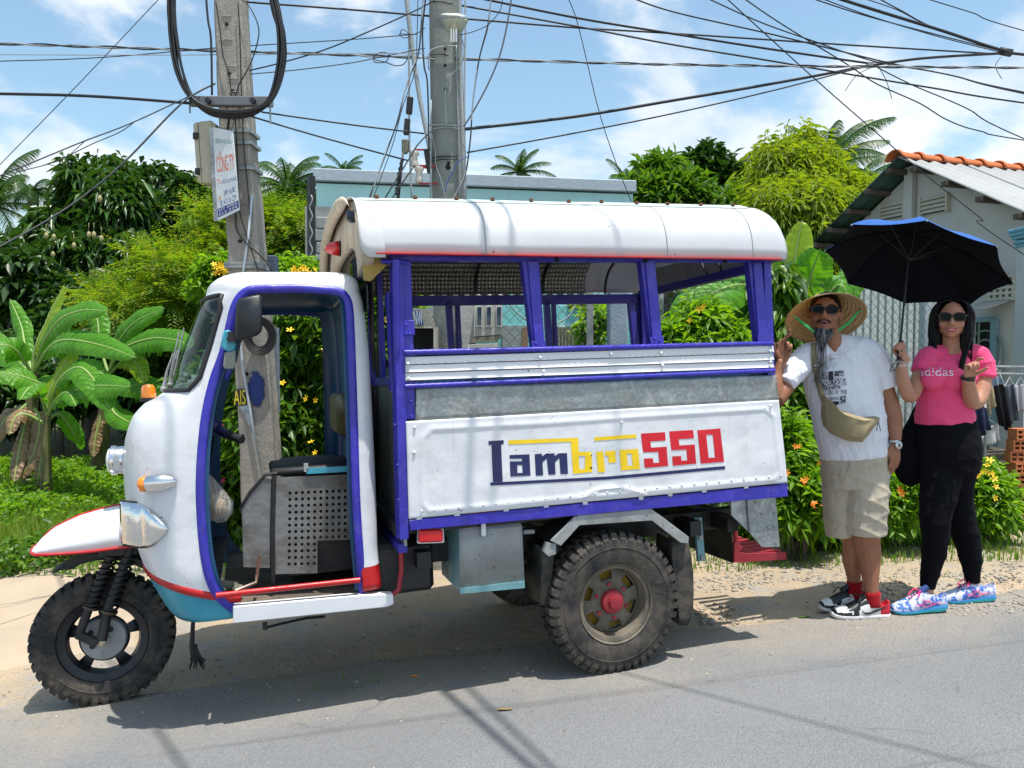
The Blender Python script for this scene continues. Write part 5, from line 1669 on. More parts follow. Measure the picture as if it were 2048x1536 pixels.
for i, (bl, Y, s, lab) in enumerate((
  ([(430, 520, 60, 60), (480, 560, 80, 70), (380, 560, 70, 60), (330, 600, 80, 60), (420, 450, 45, 45), (470, 430, 40, 60), (250, 620, 60, 45), (300, 540, 50, 40), (390, 640, 70, 50), (200, 600, 45, 30), (345, 660, 70, 50)], 10.6, 11,
   'feathery yellow green acacia spreading in front of the dark trees left of the pole'),
  ([(560, 500, 60, 60), (590, 460, 45, 45), (600, 540, 50, 60), (540, 440, 34, 34), (620, 500, 40, 60)], 11.5, 12,
   'feathery green acacia between the leaning pole and the pale blue house'))):
 tree('acacia_tree', lab, px_blobs(bl, Y, .6), gpt(bl[0][0], Y), .09, F_ACA, 'feathery acacias', seed=s, n_twigs=4200 if i == 0 else 2400, per=18, leafL=.085, leafW=.022, twigL=.36, droop=.25, flat=True, up_bias=.1, shell=.35)
# dense hedge under the acacias and behind the bananas
def shrub(name, label, bl, Y, mat, n, per=8, L=.12, Wd=.05, seed=1, group=None, dy=.3, flowers=None, cat='shrub', **k):
 base = gpt(bl[0][0], Y)
 root = empty(name, base, 0, label, cat, group)
 B = [(b[0] - base, b[1]) for b in px_blobs(bl, Y, dy)]
 for b in B:
  pass
 obj_from('foliage', crown_mesh('foliage', B, n, per, L, Wd, mat, seed, k.pop('twigL', .16), k.pop('droop', .3), **k), root)
 b = MB(); rr = random.Random(seed)
 for x in B[:6]:
  for _ in range(3):
   e = x[0] + Vector((rr.uniform(-.5, .5) * x[1][0], rr.uniform(-.3, .3) * x[1][1], 0))
   f0 = Vector((e.x * .6, e.y * .6, gz(base.x + e.x * .6, base.y + e.y * .6) - base.z - .05))
   b.tube([f0, f0.lerp(e, .5) + Vector((rr.uniform(-.05, .05), 0, 0)), e], [.010, .008, .004], 5)
 b.build('stem', BARK, root)
 if flowers:
  fm, N, size, fl = flowers
  rg = np.random.RandomState(seed + 50)
  for i in range(N):
   if fl: p = at(fl[i % len(fl)][0], fl[i % len(fl)][1], Y - .45) - base
   else:
    x = B[rg.randint(len(B))]; q = rg.randn(3); q /= np.linalg.norm(q); q[1] = -abs(q[1]); q[2] = abs(q[2]) * .8
    p = x[0] + Vector((q[0] * x[1][0], q[1] * x[1][1], q[2] * x[1][2])) * 1.02
   flower(p, size * (.8 + .4 * rg.rand()), fm, root, rg)
 return root
PET = {}
def flower(p, s, mat, root, rg, n=5):
 key = (mat.name, n)
 if key not in PET:
  b = MB()
  for k in range(n):
   a = 2 * pi * k / n
   c, s_ = cos(a), sin(a)
   q = lambda r, t, z: Vector((c * r - s_ * t, s_ * r + c * t, z))
   b.add([q(.08, 0, 0), q(.55, -.26, .12), q(1.0, -.14, .22), q(1.05, .12, .2), q(.55, .26, .12)], [(0, 1, 2, 3, 4)])
  b.lathe([(.1, 0), (.12, .14), (0, .2)], (0, 0, 0), (0, 0, 1), 6)
  PET[key] = b.mesh('flower', mat, smooth=60)
 o = obj_from('flower', PET[key], root)
 o.location = p; o.scale = (s * .62,) * 3
 o.rotation_euler = (1.0 + rg.randn() * .4, rg.randn() * .4, rg.randn() * .6)
 return o
YFL = M('yellow petals', (.85, .55, .01, 1), .6); YFL = YFL.mat
OFL = M('orange petals', (.85, .25, .01, 1), .6).mat
PFL = M('pink petals', (.75, .02, .16, 1), .6).mat
shrub('undergrowth_bush', 'dark bushes in the shade behind the banana plants', [(120, 760, 90, 60), (30, 790, 80, 60), (220, 740, 80, 60), (300, 740, 70, 60), (380, 720, 60, 60), (-60, 760, 90, 90), (300, 800, 60, 50)], 11, F_DARK, 3800, seed=21, L=.16, Wd=.07, dy=.4)
shrub('flowering_bush', 'tall bush with yellow flowers seen through the cab doorway', [(570, 700, 70, 60), (600, 780, 70, 60), (560, 860, 70, 70), (640, 700, 60, 70), (640, 840, 60, 80), (590, 940, 60, 50), (540, 780, 40, 60), (620, 640, 60, 40), (700, 720, 60, 80), (700, 850, 60, 90), (545, 920, 45, 45)], 6.5, F_MID, 3600, per=9, L=.13, Wd=.045, seed=22,
   flowers=(YFL, 11, .045, [(547, 878), (622, 884), (564, 796), (545, 800), (612, 797), (630, 800), (565, 766), (650, 700), (520, 903), (630, 905), (580, 660)]))
shrub('flowering_bush', 'bush with pink flowers left of the leaning pole behind the handlebar', [(440, 870, 40, 70), (455, 780, 40, 60), (430, 960, 40, 60), (470, 940, 40, 60), (450, 1010, 35, 40), (400, 800, 40, 60)], 6.6, F_MID, 1500, per=8, L=.10, Wd=.045, seed=23,
   flowers=(PFL, 10, .05, [(428, 940), (434, 946), (448, 842), (420, 880), (446, 962), (416, 874), (437, 938), (440, 850), (424, 934), (431, 951)]))
shrub('flowering_bush', 'light green bush with yellow heads between the cab and the body', [(775, 640, 36, 50), (780, 700, 36, 50), (790, 600, 30, 40), (770, 760, 30, 40)], 6.8, F_LIME, 1300, per=12, L=.12, Wd=.02, seed=24,
   flowers=(YFL, 4, .07, [(778, 632), (790, 640), (774, 640), (786, 626)]))
shrub('flowering_bush', 'bush with dense yellow blossom above the cab roof right of the pole', [(600, 560, 36, 28), (560, 570, 30, 26), (640, 575, 26, 24)], 7.6, F_LIME, 700, per=9, L=.10, Wd=.04, seed=25,
   flowers=(YFL, 26, .055, [(588 + (i * 37) % 42, 536 + (i * 17) % 22) for i in range(26)]))
shrub('flowering_bush', 'bush with yellow blossom left of the pole above the cab', [(436, 548, 20, 16), (425, 566, 18, 14)], 7.6, F_LIME, 260, per=9, L=.10, Wd=.04, seed=26,
   flowers=(YFL, 18, .05, [(428 + (i * 37) % 26, 528 + (i * 17) % 22) for i in range(18)]))
shrub('flowering_bush', 'yellow green bush seen through the rearmost side window', [(1370, 680, 25, 26), (1410, 645, 24, 26), (1450, 690, 25, 24), (1350, 710, 25, 26), (1420, 715, 25, 26)], 5.9, F_LIME, 520, per=11, L=.12, Wd=.032, seed=27, flowers=(YFL, 3, .04, [(1398, 618), (1408, 612), (1380, 640)]))
shrub('flowering_bush', 'light bush beside the window bars behind the truck', [(1186, 630, 12, 20), (1192, 662, 10, 16)], 7.6, F_LIME, 70, per=9, L=.13, Wd=.04, seed=28)
# low flower bed on the right verge
bed = [(1590, 990, 36, 40), (1610, 940, 25, 30), (1600, 1025, 40, 24), (1655, 1020, 40, 26), (1575, 930, 20, 40), (1640, 980, 25, 30), (1580, 880, 18, 30)]
shrub('flower_bed_plant', 'orange and yellow flowers growing between the truck and the man', bed, 5.35, F_LIME, 1150, per=9, L=.10, Wd=.028, seed=31, group='flowering plants on the verge', flowers=(OFL, 10, .032, [(1613, 957), (1611, 968), (1629, 1006), (1590, 893), (1626, 1012), (1573, 945), (1606, 962), (1647, 1010), (1598, 893), (1640, 925)]), dy=.2, up_bias=.8)
shrub('flower_bed_plant', 'green verge plants with orange flowers between the man and the woman', [(1800, 1010, 30, 26), (1830, 990, 25, 24), (1790, 985, 25, 24), (1840, 1020, 30, 22), (1765, 1020, 30, 26)], 5.5, F_LIME, 800, per=9, L=.08, Wd=.026, seed=32, group='flowering plants on the verge', flowers=(OFL, 4, .035, [(1800, 982), (1804, 986), (1798, 978), (1850, 1000)]), dy=.2, up_bias=.8)
shrub('flower_bed_plant', 'bushy light green plant with yellow flowers right of the woman', [(1972, 990, 22, 26), (1950, 1018, 25, 22), (1984, 1015, 16, 22), (1962, 975, 18, 20), (1938, 1012, 20, 24)], 5.5, F_LIME, 900, per=9, L=.09, Wd=.026, seed=33, group='flowering plants on the verge', flowers=(YFL, 10, .035, [(1970, 942), (1978, 946), (1962, 944), (1988, 958), (1992, 974), (1990, 996), (1975, 930), (1980, 920), (1985, 948), (1955, 950)]), dy=.2, up_bias=.8)
shrub('leafy_bush', 'leafy bush behind the flower bed under the banana leaves', [(1580, 800, 22, 30), (1560, 770, 22, 50), (1575, 740, 24, 34)], 6.3, F_MID, 420, per=8, L=.12, Wd=.04, seed=34)
# --- trees beyond the houses on the right
tree('bamboo_clump', 'tall yellow green bamboo behind the grey house', px_blobs([(1560, 330, 40, 40), (1620, 330, 45, 40), (1590, 420, 70, 60), (1650, 400, 60, 50), (1680, 440, 60, 50), (1560, 480, 60, 60), (1640, 500, 60, 60), (1540, 400, 45, 45), (1600, 300, 30, 24), (1700, 410, 40, 40), (1620, 560, 60, 60), (1560, 570, 50, 50)], 12.5, .6),
  gpt(1610, 12.5), .05, F_BAMB, seed=41, cat='bamboo', n_twigs=4000, per=9, leafL=.20, leafW=.028, twigL=.32, droop=.5, spread=.7, shell=.4, limbs=12)
tree('leafy_tree', 'round green tree just right of the pale blue house', px_blobs([(1320, 370, 40, 36), (1350, 390, 40, 30), (1300, 400, 36, 30), (1370, 410, 40, 30), (1330, 430, 70, 50)], 14, .5), gpt(1330, 14), .12, F_MID, seed=42, n_twigs=2200, per=9, leafL=.26, leafW=.07, twigL=.26, droop=.2, up_bias=.6)
tree('leafy_tree', 'darker tree with a bare pale branch left of the coconut palms', px_blobs([(1410, 340, 34, 30), (1400, 380, 40, 36), (1440, 380, 36, 36), (1420, 420, 60, 40)], 16, .5), gpt(1415, 16), .12, F_DARK, seed=43, n_twigs=1900, per=8, leafL=.25, leafW=.10, twigL=.26, droop=.2)
tree('leafy_tree', 'green tree between the palms behind the roof of the truck', px_blobs([(1500, 420, 50, 36), (1470, 440, 60, 40), (1520, 450, 50, 40)], 14, .5), gpt(1490, 14), .1, F_MID, seed=44, n_twigs=1500, per=9, leafL=.22, leafW=.05, twigL=.26, droop=.4)
tree('leafy_tree', 'dark foliage right of the acacia under the coconut palm', px_blobs([(580, 430, 30, 26), (600, 410, 26, 24), (555, 460, 30, 26)], 15, .4), gpt(580, 15), .1, F_DARK, seed=45, n_twigs=900, per=8, leafL=.2, leafW=.08, twigL=.26, droop=.3)
# --- palms
def palm(name, label, top, base, fr, Lf, mat, seed=1, wind=0.0, group=None, n=None, drp=1.0, leafl=.5):
 root = empty(name, base, 0, label, 'palm tree', group)
 rr = random.Random(seed)
 top = vv(top) - vv(base)
 b = MB(); limb(b, [Vector((0, 0, -.2)), top * .5 + Vector((.1, 0, 0)), top], .14, .09, 9)
 b.build('trunk', BARK, root, smooth=180)
 for k in range(fr):
  az = 2 * pi * k / fr * 1.618 * 2.0 + rr.uniform(-.2, .2)
  el = R(75) - (k / fr) * R(95) + rr.uniform(-.1, .1)
  L = Lf * rr.uniform(.85, 1.1)
  pts = []; p = top.copy(); e = el
  NS = 14
  for i in range(NS + 1):
   pts.append(p.copy())
   d = Vector((cos(az) * cos(e), sin(az) * cos(e), sin(e))) + Vector((wind, 0, 0)) * (i / NS)
   p = p + d.normalized() * L / NS
   e -= R(5.5) * drp * (.4 + i / NS)
  V_, F_ = [], []
  side = Vector((-sin(az), cos(az), 0))
  for i in range(1, NS * 7):
   t = i / (NS * 7); j = int(t * NS); q = pts[j].lerp(pts[min(j + 1, NS)], t * NS - j)
   dr = (pts[min(j + 1, NS)] - pts[j]).normalized()
   ll = leafl * Lf * .42 * (sin(pi * (0.08 + t * .9)) ** .6)
   for s in (1, -1):
    dd = (side * s * .8 + dr * .55 + Vector((wind * .5, 0, -.42 - .3 * t)) + Vector((rr.uniform(-.1, .1), rr.uniform(-.1, .1), rr.uniform(-.12, .12)))).normalized()
    w = dr * (.012 * Lf / 2.2)
    e1 = q + dd * ll * .55; e2 = q + dd * ll + Vector((0, 0, -.22 * ll))
    kx = len(V_)
    V_ += [q - w, q + w, e1 + w * .9, e1 - w * .9, e2]
    F_ += [(kx, kx + 1, kx + 2), (kx, kx + 2, kx + 3), (kx + 3, kx + 2, kx + 4)]
  me = raw_mesh('frond', [tuple(v) for v in V_], F_, mat)
  fo = obj_from('frond', me, root)
  MB().tube(pts, [.02 * (1 - i / NS) + .006 for i in range(NS + 1)], 4).build('rib', mat, fo)
 return root
palm('coconut_palm', 'coconut palm right of the leaning pole with spreading fronds', at(575, 375, 19), gpt(575, 19), 22, 1.25, F_PALM, 3, .1, drp=1.3)
palm('areca_palm', 'small areca palm with short stiff fronds at the left', at(66, 385, 15), gpt(62, 15), 9, .62, F_PALM, 4, drp=2.2, leafl=.9)
palm('coconut_palm', 'pale blurred palm at the very left edge', at(-15, 410, 17), gpt(-10, 17), 14, 1.6, F_PALM, 5, .2)
palm('coconut_palm', 'coconut palm with fronds blown to the right above the grey house', at(1655, 335, 18), gpt(1650, 18), 20, 1.7, F_PALM, 6, .55, 'wind-blown coconut palms')
palm('coconut_palm', 'coconut palm in the gap right of the darker tree', at(1455, 365, 19), gpt(1455, 19), 16, 1.35, F_PALM, 7, .35, 'wind-blown coconut palms')
palm('coconut_palm', 'bushy palm top behind the middle of the pale blue house', at(1040, 345, 22), gpt(1040, 22), 13, 1.0, F_PALM, 8, .3, 'wind-blown coconut palms')
palm('coconut_palm', 'palm top at the right end of the pale blue house', at(1252, 362, 20), gpt(1252, 20), 12, .75, F_PALM, 9, .3, 'wind-blown coconut palms')
palm('coconut_palm', 'palm top left of the second pole above the pale blue house', at(690, 345, 22), gpt(690, 22), 11, .75, F_PALM, 10, .4, 'wind-blown coconut palms')
palm('coconut_palm', 'lower palm whose fronds reach the eaves of the grey house', at(1700, 395, 16), gpt(1700, 16), 16, 1.2, F_PALM, 11, .3, 'wind-blown coconut palms')
palm('coconut_palm', 'palm between bamboo and darker tree', at(1500, 400, 21), gpt(1500, 21), 13, 1.2, F_PALM, 12, .3, 'wind-blown coconut palms')
# --- banana plants
def mk_banana(name, col, col2, trans, bright=1.6):
 m = M(name, col, .38, spec=.4)
 c = m.mix(m.rng(m.noise(5, 4), .35, .7), col, col2)
 v = m.wave((0, 9, 0), 'Y', .6)
 c = m.mix(m.rng(v, .3, .9, 0, .35), c, tuple(x * 1.35 for x in col[:3]) + (1,))
 m.color(c)
 m.bump(v, .006)
 t = m.N.new('ShaderNodeBsdfTranslucent')
 m.L.new(m.mix(1.0, c, (bright * 1.3, bright * 1.15, bright * .35, 1), 'MULTIPLY'), t.inputs[0])
 mx = m.N.new('ShaderNodeMixShader'); mx.inputs[0].default_value = trans
 m.L.new(m.b.outputs[0], mx.inputs[1]); m.L.new(t.outputs[0], mx.inputs[2]); m.L.new(mx.outputs[0], m.out.inputs[0])
 return m.mat
BAN = mk_banana('banana leaf green', (.085, .27, .018, 1), (.13, .34, .025, 1), .45)
BANL = mk_banana('young banana leaf', (.26, .40, .02, 1), (.34, .46, .035, 1), .45, 1.15)
BAND = mk_banana('dry banana leaf', (.24, .16, .075, 1), (.15, .095, .05, 1), .15, 1)
BANR = M('banana midrib', (.25, .36, .10, 1), .5).mat
BANT = M('banana stem', (.12, .10, .045, 1), .7)
BANT.color(BANT.mix(BANT.rng(BANT.noise((14, 14, 2), 6, .7), .4, .65), (.15, .15, .05, 1), (.09, .055, .03, 1))).bump(BANT.noise((20, 20, 3), 5), .02)
BANT = BANT.mat
def banana_leaf(root, base, pts, width, mat=BAN, roll=0.0, seed=0, tear=1.0, pet=.2, fold=.35, name='leaf'):
 """pts: midrib points (world); petiole first, blade after pet of the length"""
 o = root.location
 P = smooth_poly([vv(p) - o for p in pts], 10)
 n = len(P); rr = random.Random(seed)
 i0 = int(n * pet)
 Lb = sum((P[i + 1] - P[i]).length for i in range(i0, n - 1))
 b = MB()
 b.tube(P, [.022 * (1 - .85 * i / (n - 1)) for i in range(n)], 6, m=1)
 M_ = max(18, int((n - i0) * 1.6))
 lf = lambda t: P[min(n - 1, int(i0 + t * (n - 1 - i0)))].lerp(P[min(n - 1, int(i0 + t * (n - 1 - i0)) + 1)], (i0 + t * (n - 1 - i0)) % 1.0)
 for s in (1, -1):
  prev = None
  for i in range(M_ + 1):
   t = i / M_
   p = lf(t); d = (lf(min(1, t + .03)) - lf(max(0, t - .03))).normalized()
   x = d.cross(Vector((0, -.8, .6)))
   if x.length < .1: x = Vector((1, 0, 0))
   x.normalize(); u = x.cross(d); rl_ = roll * .3
   x, u = x * cos(rl_) + u * sin(rl_), u * cos(rl_) - x * sin(rl_)
   w = width * .5 * (sin(pi * min(1, .10 + t * .93)) ** .55) * (1 if t < .93 else sqrt(max(0, (1 - t) / .07)) * .6 + .4)
   row = []
   for k in range(5):
    q = k / 4
    row.append(p + x * s * w * q * cos(fold) + u * (w * q * sin(fold) - w * q * q * (.55 + .1 * sin(t * 17))) + u * .006 * sin(i * 1.9 + s) * q + d * w * q * .25)
   if prev is not None:
    if rr.random() < tear * .22 and 2 < i < M_ - 1:      # torn along a vein
     prev2 = [a.lerp(c_, .0) + Vector((0, 0, -.35 * w * (j / 4) ** 2)) - d * .03 * (j / 4) for j, (a, c_) in enumerate(zip(row, row))]
     b.grid([prev, [a.lerp(c_, .75) for a, c_ in zip(prev, row)]])
     prev = prev2; 
     b.grid([prev, row]); prev = row
    else:
     b.grid([prev, row]); prev = row
   else: prev = row
 return b.build(name, [mat, BANR], root, smooth=70)
def banana(label, base_px, Y, stem, leaves, group, stem_r=.09):
 base = gpt(base_px, Y)
 root = empty('banana_plant', base, 0, label, 'banana plant', group)
 st = [vv(at(*s, Y)) - base for s in stem]
 st = [Vector((st[0].x, 0, -.1))] + st
 b = MB(); n = len(st)
 b.tube(smooth_poly(st, 5), [stem_r * (1 - .55 * i / ((n - 1) * 5)) for i in range((n - 1) * 5 + 1)], 10)
 b.build('pseudostem', BANT, root, smooth=180)
 for i, lf in enumerate(leaves):
  pts, w = lf[0], lf[1]
  kw = lf[2] if len(lf) > 2 else {}
  dys = kw.pop('dy', (0, 0))
  m_ = len(pts)
  P = [at(p[0], p[1], Y + dys[0] + (dys[1] - dys[0]) * j / (m_ - 1)) for j, p in enumerate(pts)]
  banana_leaf(root, base, P, w * 1.6 * Y / F, seed=i * 7 + int(base_px), **kw)
 return root
L_ = lambda *a, **k: (a[0], a[1], k)
banana('left front banana plant with an upright yellow green young leaf', 60, 8.6, [(60, 900), (64, 800), (66, 745)], [
 L_([(66, 745), (70, 700), (95, 640), (129, 568)], 30, mat=BANL, roll=1.35, tear=0, pet=.28, fold=.2),
 L_([(68, 745), (85, 690), (120, 640), (165, 621), (217, 622)], 34, dy=(0, -.6), roll=-.5),
 L_([(68, 745), (95, 700), (130, 680), (200, 690), (273, 716)], 36, dy=(0, -.9), roll=-.6),
 L_([(64, 745), (50, 690), (42, 650), (20, 598)], 26, dy=(0, .5), roll=.8),
 L_([(62, 745), (40, 710), (10, 690), (-40, 700)], 34, dy=(0, -.5)),
 L_([(62, 748), (40, 725), (5, 700), (-30, 650)], 36, dy=(0, .6), roll=-.3),
 L_([(66, 760), (83, 768), (40, 752), (-25, 742)], 44, dy=(0, -.5), roll=-.8, pet=.1),
 L_([(68, 748), (90, 700), (112, 690), (124, 702), (135, 740)], 30, dy=(0, .6), roll=.3),
 L_([(62, 800), (40, 820), (10, 840), (-30, 900)], 34, mat=BAND, dy=(0, -.3)),
 L_([(62, 810), (80, 840), (70, 900), (40, 960)], 26, mat=BAND, dy=(0, -.3), name='dry_leaf'),
 L_([(58, 815), (45, 870), (35, 920), (28, 965)], 20, mat=BAND, dy=(0, -.4), name='dry_leaf')], 'banana plants left of the truck', .10)
banana('banana plant with a broad pale leaf standing nearest the headlight', 95, 8.2, [(92, 950), (93, 880), (95, 830)], [
 L_([(95, 830), (97, 795), (118, 745), (158, 684)], 46, mat=BANL, roll=1.2, tear=.2, pet=.15, fold=.3),
 L_([(97, 825), (120, 760), (160, 735), (195, 770), (220, 822)], 42, dy=(0, -.6), roll=.7, tear=.9),
 L_([(97, 825), (130, 790), (190, 772), (262, 774)], 38, dy=(0, -.7), roll=-.6),
 L_([(93, 825), (80, 790), (60, 775), (40, 800)], 28, dy=(0, -.5)),
 L_([(97, 830), (112, 800), (135, 785), (152, 812)], 24, dy=(0, -.5), roll=.2),
 L_([(95, 840), (120, 830), (150, 870), (160, 900)], 22, dy=(0, .3)),
 L_([(93, 850), (86, 900), (78, 950), (70, 985)], 20, mat=BAND, name='dry_leaf'),
 L_([(93, 850), (55, 830), (30, 835), (18, 870)], 22, mat=BAND, dy=(0, -.3), name='dry_leaf')], 'banana plants left of the truck', .07)
banana('banana plant with a brown stem and two long leaves reaching the windscreen', 205, 9.2, [(195, 950), (207, 850), (215, 760)], [
 L_([(218, 745), (235, 690), (270, 645), (330, 616)], 34, dy=(0, -.3), roll=-.7),
 L_([(218, 745), (245, 700), (300, 678), (350, 680), (385, 695)], 36, dy=(0, -.8), roll=-.5),
 L_([(216, 745), (200, 690), (195, 640), (180, 600)], 30, mat=BAN, dy=(0, .4), roll=.7),
 L_([(218, 750), (250, 720), (275, 730), (288, 768)], 26, mat=BANL, dy=(0, -.4), tear=1),
 L_([(218, 750), (245, 770), (290, 772), (330, 800)], 34, dy=(0, -.5), roll=-.3),
 L_([(215, 770), (225, 820), (250, 840), (275, 850)], 30, dy=(0, -.5), roll=.2),
 L_([(213, 750), (190, 730), (175, 760), (170, 800)], 26, dy=(0, .3)),
 L_([(213, 790), (200, 840), (190, 880), (186, 915)], 18, mat=BAND, dy=(0, -.2), name='dry_leaf')], 'banana plants left of the truck', .12)
banana('banana plant with a large light upright leaf between the truck and the grey house', 1620, 7.0, [(1625, 800), (1622, 720), (1618, 660)], [
 L_([(1612, 650), (1590, 590), (1590, 520), (1604, 440)], 46, mat=BANL, roll=1.45, tear=0, pet=.2, fold=.25),
 L_([(1618, 660), (1610, 600), (1625, 540), (1640, 500)], 50, dy=(0, -.3), roll=1.0, tear=.3),
 L_([(1618, 660), (1600, 600), (1570, 560), (1535, 640)], 50, dy=(0, -.2), roll=.3),
 L_([(1618, 660), (1560, 600), (1480, 570), (1400, 600), (1350, 640)], 62, dy=(0, -.9), roll=-.5),
 L_([(1618, 670), (1560, 650), (1480, 610), (1400, 560)], 60, dy=(0, -.2), roll=-.8),
 L_([(1618, 680), (1560, 680), (1500, 660), (1440, 700)], 56, dy=(0, -.6), roll=-.6),
 L_([(1620, 660), (1650, 600), (1680, 570), (1700, 600)], 46, dy=(0, -.2), roll=.6),
 L_([(1620, 660), (1660, 620), (1700, 560), (1712, 530)], 40, dy=(0, .3), roll=.8),
 L_([(1618, 700), (1580, 720), (1560, 780), (1550, 840)], 40, dy=(0, -.3)),
 L_([(1618, 660), (1580, 560), (1560, 520), (1548, 560)], 40, dy=(0, .5))], 'banana plants behind the people', .08)
shrub('hanging_vine', 'hanging vine leaves at the rear corner of the truck', [(1560, 600, 22, 40), (1565, 660, 20, 40), (1548, 560, 18, 30), (1570, 700, 20, 30)], 6.6, F_MID, 420, per=6, L=.15, Wd=.07, seed=51, droop=.9, hang=.4, cat='vine')
# --- grass and ground cover: nobody could count it
def blades(name, N, gen, h, w, mat, seed=1, lean=.35):
 rg = np.random.RandomState(seed)
 P = np.array([gen(rg) for _ in range(N)])
 n = len(P); H = h * (.45 + .8 * rg.rand(n)); a = rg.rand(n) * 6.283
 d = np.stack([np.cos(a), np.sin(a), np.zeros(n)], 1); s = np.stack([-np.sin(a), np.cos(a), np.zeros(n)], 1)
 ln = (lean * (.3 + rg.rand(n)))[:, None]
 Hc = H[:, None]; up = np.array([0, 0, 1.0])
 v = np.stack([P - s * w / 2, P + s * w / 2, P + up * Hc * .6 + d * Hc * ln * .35 + s * w * .4, P + up * Hc * .6 + d * Hc * ln * .35 - s * w * .4, P + up * Hc * .95 + d * Hc * ln], 1).reshape(-1, 3)
 k = np.arange(n)[:, None] * 5
 f = np.concatenate([k + [0, 1, 2], k + [0, 2, 3], k + [3, 2, 4]])
 return tag(obj_from(name, raw_mesh(name, v, f, mat)), kind='stuff')
def inpoly(x, y, P):
 c = False; n = len(P)
 for i in range(n):
  a, b = P[i], P[i - 1]
  if (a[1] > y) != (b[1] > y) and x < (b[0] - a[0]) * (y - a[1]) / (b[1] - a[1]) + a[0]: c = not c
 return c
gp = [ground(*q) for q in ((-700, 1290), (-250, 1215), (0, 1160), (70, 1125), (150, 1100), (330, 1085), (700, 1062), (700, 1000), (700, 860))]
GP = [(p.x, p.y) for p in gp] + [(-3, 12), (-12, 12), (-12, 6.5)]
def gen_grass(rg):
 while True:
  x = rg.uniform(-9.5, .5); y = rg.uniform(4.3, 11)
  if rg.rand() > (5.2 / y) ** 1.2: continue
  if inpoly(x + rg.randn() * .05, y + rg.randn() * .05, GP): return (x, y, gz(x, y) + relief(x, y) - .01)
blades('grass', 80000, gen_grass, .17, .008, F_GRASS, 2)
def gen_strip(rg):
 while True:
  x = rg.uniform(.2, 4.4); y = rg.uniform(5.05, 7.5)
  if rg.rand() > (5.1 / y) ** 3: continue
  return (x, y, gz(x, y) + relief(x, y) - .01)
blades('grass', 7000, gen_strip, .07, .008, F_GRASS, 3)
def gen_under(rg):
 x = rg.uniform(-3.2, .8); y = rg.uniform(5.4, 8); return (x, y, gz(x, y) - .01)
blades('grass', 9000, gen_under, .12, .009, F_GRASS, 4)
def gen_tuft(rg):
 while True:
  u = rg.uniform(-1, 8); v = rg.randn() * .18 - .05
  p = Vector((E0.x, E0.y, 0)) + ED * u + EN * v
  if noise.noise(Vector((p.x * 2.2, p.y * 2.2, 5))) > .42: return (p.x, p.y, gz(p.x, p.y))
blades('grass', 110, gen_tuft, .045, .005, F_GRASS, 5, .9)
# leafy ground cover among the bananas
gc = []
rr = random.Random(77)
for i in range(60):
 x = rr.uniform(-8.2, -1.8); y = rr.uniform(7.2, 10.5)
 gc.append((Vector((x, y, gz(x, y) + .08)), (.5, .45, .09 + .08 * rr.random())))
tag(obj_from('ground_cover', crown_mesh('ground_cover', gc, 6500, 7, .075, .035, F_LIME, 61, .09, .2, up_bias=.8)), kind='stuff')
gc = [(Vector((x, y, gz(x, y) + .06)), (.4, .3, .14)) for x, y in [(rr.uniform(-3.5, 3.8), rr.uniform(5.7, 7.2)) for _ in range(34)]]
tag(obj_from('ground_cover', crown_mesh('ground_cover', gc, 3200, 7, .08, .035, F_MID, 62, .1, .2, up_bias=.8)), kind='stuff')
# the belt of trees that closes the view far behind
bl = []
for i in range(70):
 x = -60 + i * 120 / 69 + rr.uniform(-1, 1); y = rr.uniform(30, 42)
 hgt = rr.uniform(2.5, 5.0) * (y / 36)
 bl.append((Vector((x, y, hgt * .5)), (rr.uniform(2, 3.4), 2, hgt * .55)))
tag(obj_from('treeline', crown_mesh('treeline', bl, 16000, 6, .8, .4, F_DARK, 63, .8, .2)), kind='stuff')
# ================================================================ BUILDINGS, FENCES, POLES, CABLES
def wmat(name, c1, c2, dirt=.3, sc=1.5, rough=.85, bump=.004, grime=(.14, .13, .11, 1)):
 m = M(name, c1, rough, spec=.25)
 c = m.mix(m.rng(m.noise(sc, 6, .6), .35, .7), c1, c2)
 c = m.mix(m.rng(m.noise((sc * 5, sc * 5, sc * .8), 6, .7, .4, (3, 4, 5)), .56, .8, 0, dirt), c, grime)
 m.color(c).bump(m.noise(sc * 18, 4), bump)
 return m.mat
def text_mesh(s, size, mat, name='lettering', sx=1.0):
 cu = bpy.data.curves.new('t', 'FONT'); cu.body = s; cu.size = size; cu.align_x = 'LEFT'; cu.resolution_u = 3
 o = bpy.data.objects.new('t', cu); COL.objects.link(o)
 bpy.context.view_layer.update()
 me = bpy.data.meshes.new_from_object(o.evaluated_get(bpy.context.evaluated_depsgraph_get()))
 bpy.data.objects.remove(o); bpy.data.curves.remove(cu)
 me.name = name; me.materials.clear(); me.materials.append(mat)
 return me
def fit_text(s, A, B, D, mat, parent, name='lettering', off=.002):
 """text filling the parallelogram A (bottom left), B (bottom right), D (top left), local space of parent"""
 me = text_mesh(s, 1.0, mat, name)
 xs_ = [v.co.x for v in me.vertices]; ys_ = [v.co.y for v in me.vertices]
 x0, x1, y0, y1 = min(xs_), max(xs_), min(ys_), max(ys_)
 U = B - A; W_ = D - A; N_ = U.cross(W_).normalized()
 for v in me.vertices:
  v.co = A + U * ((v.co.x - x0) / (x1 - x0)) + W_ * ((v.co.y - y0) / (y1 - y0)) + N_ * off
 return obj_from(name, me, parent)
TEAL = wmat('pale turquoise wall', (.40, .66, .66, 1), (.44, .70, .69, 1), .2)
TEALD = wmat('turquoise wall', (.20, .55, .55, 1), (.24, .6, .59, 1), .25)
FASC = wmat('blue grey fascia', (.36, .42, .48, 1), (.40, .46, .52, 1), .2)
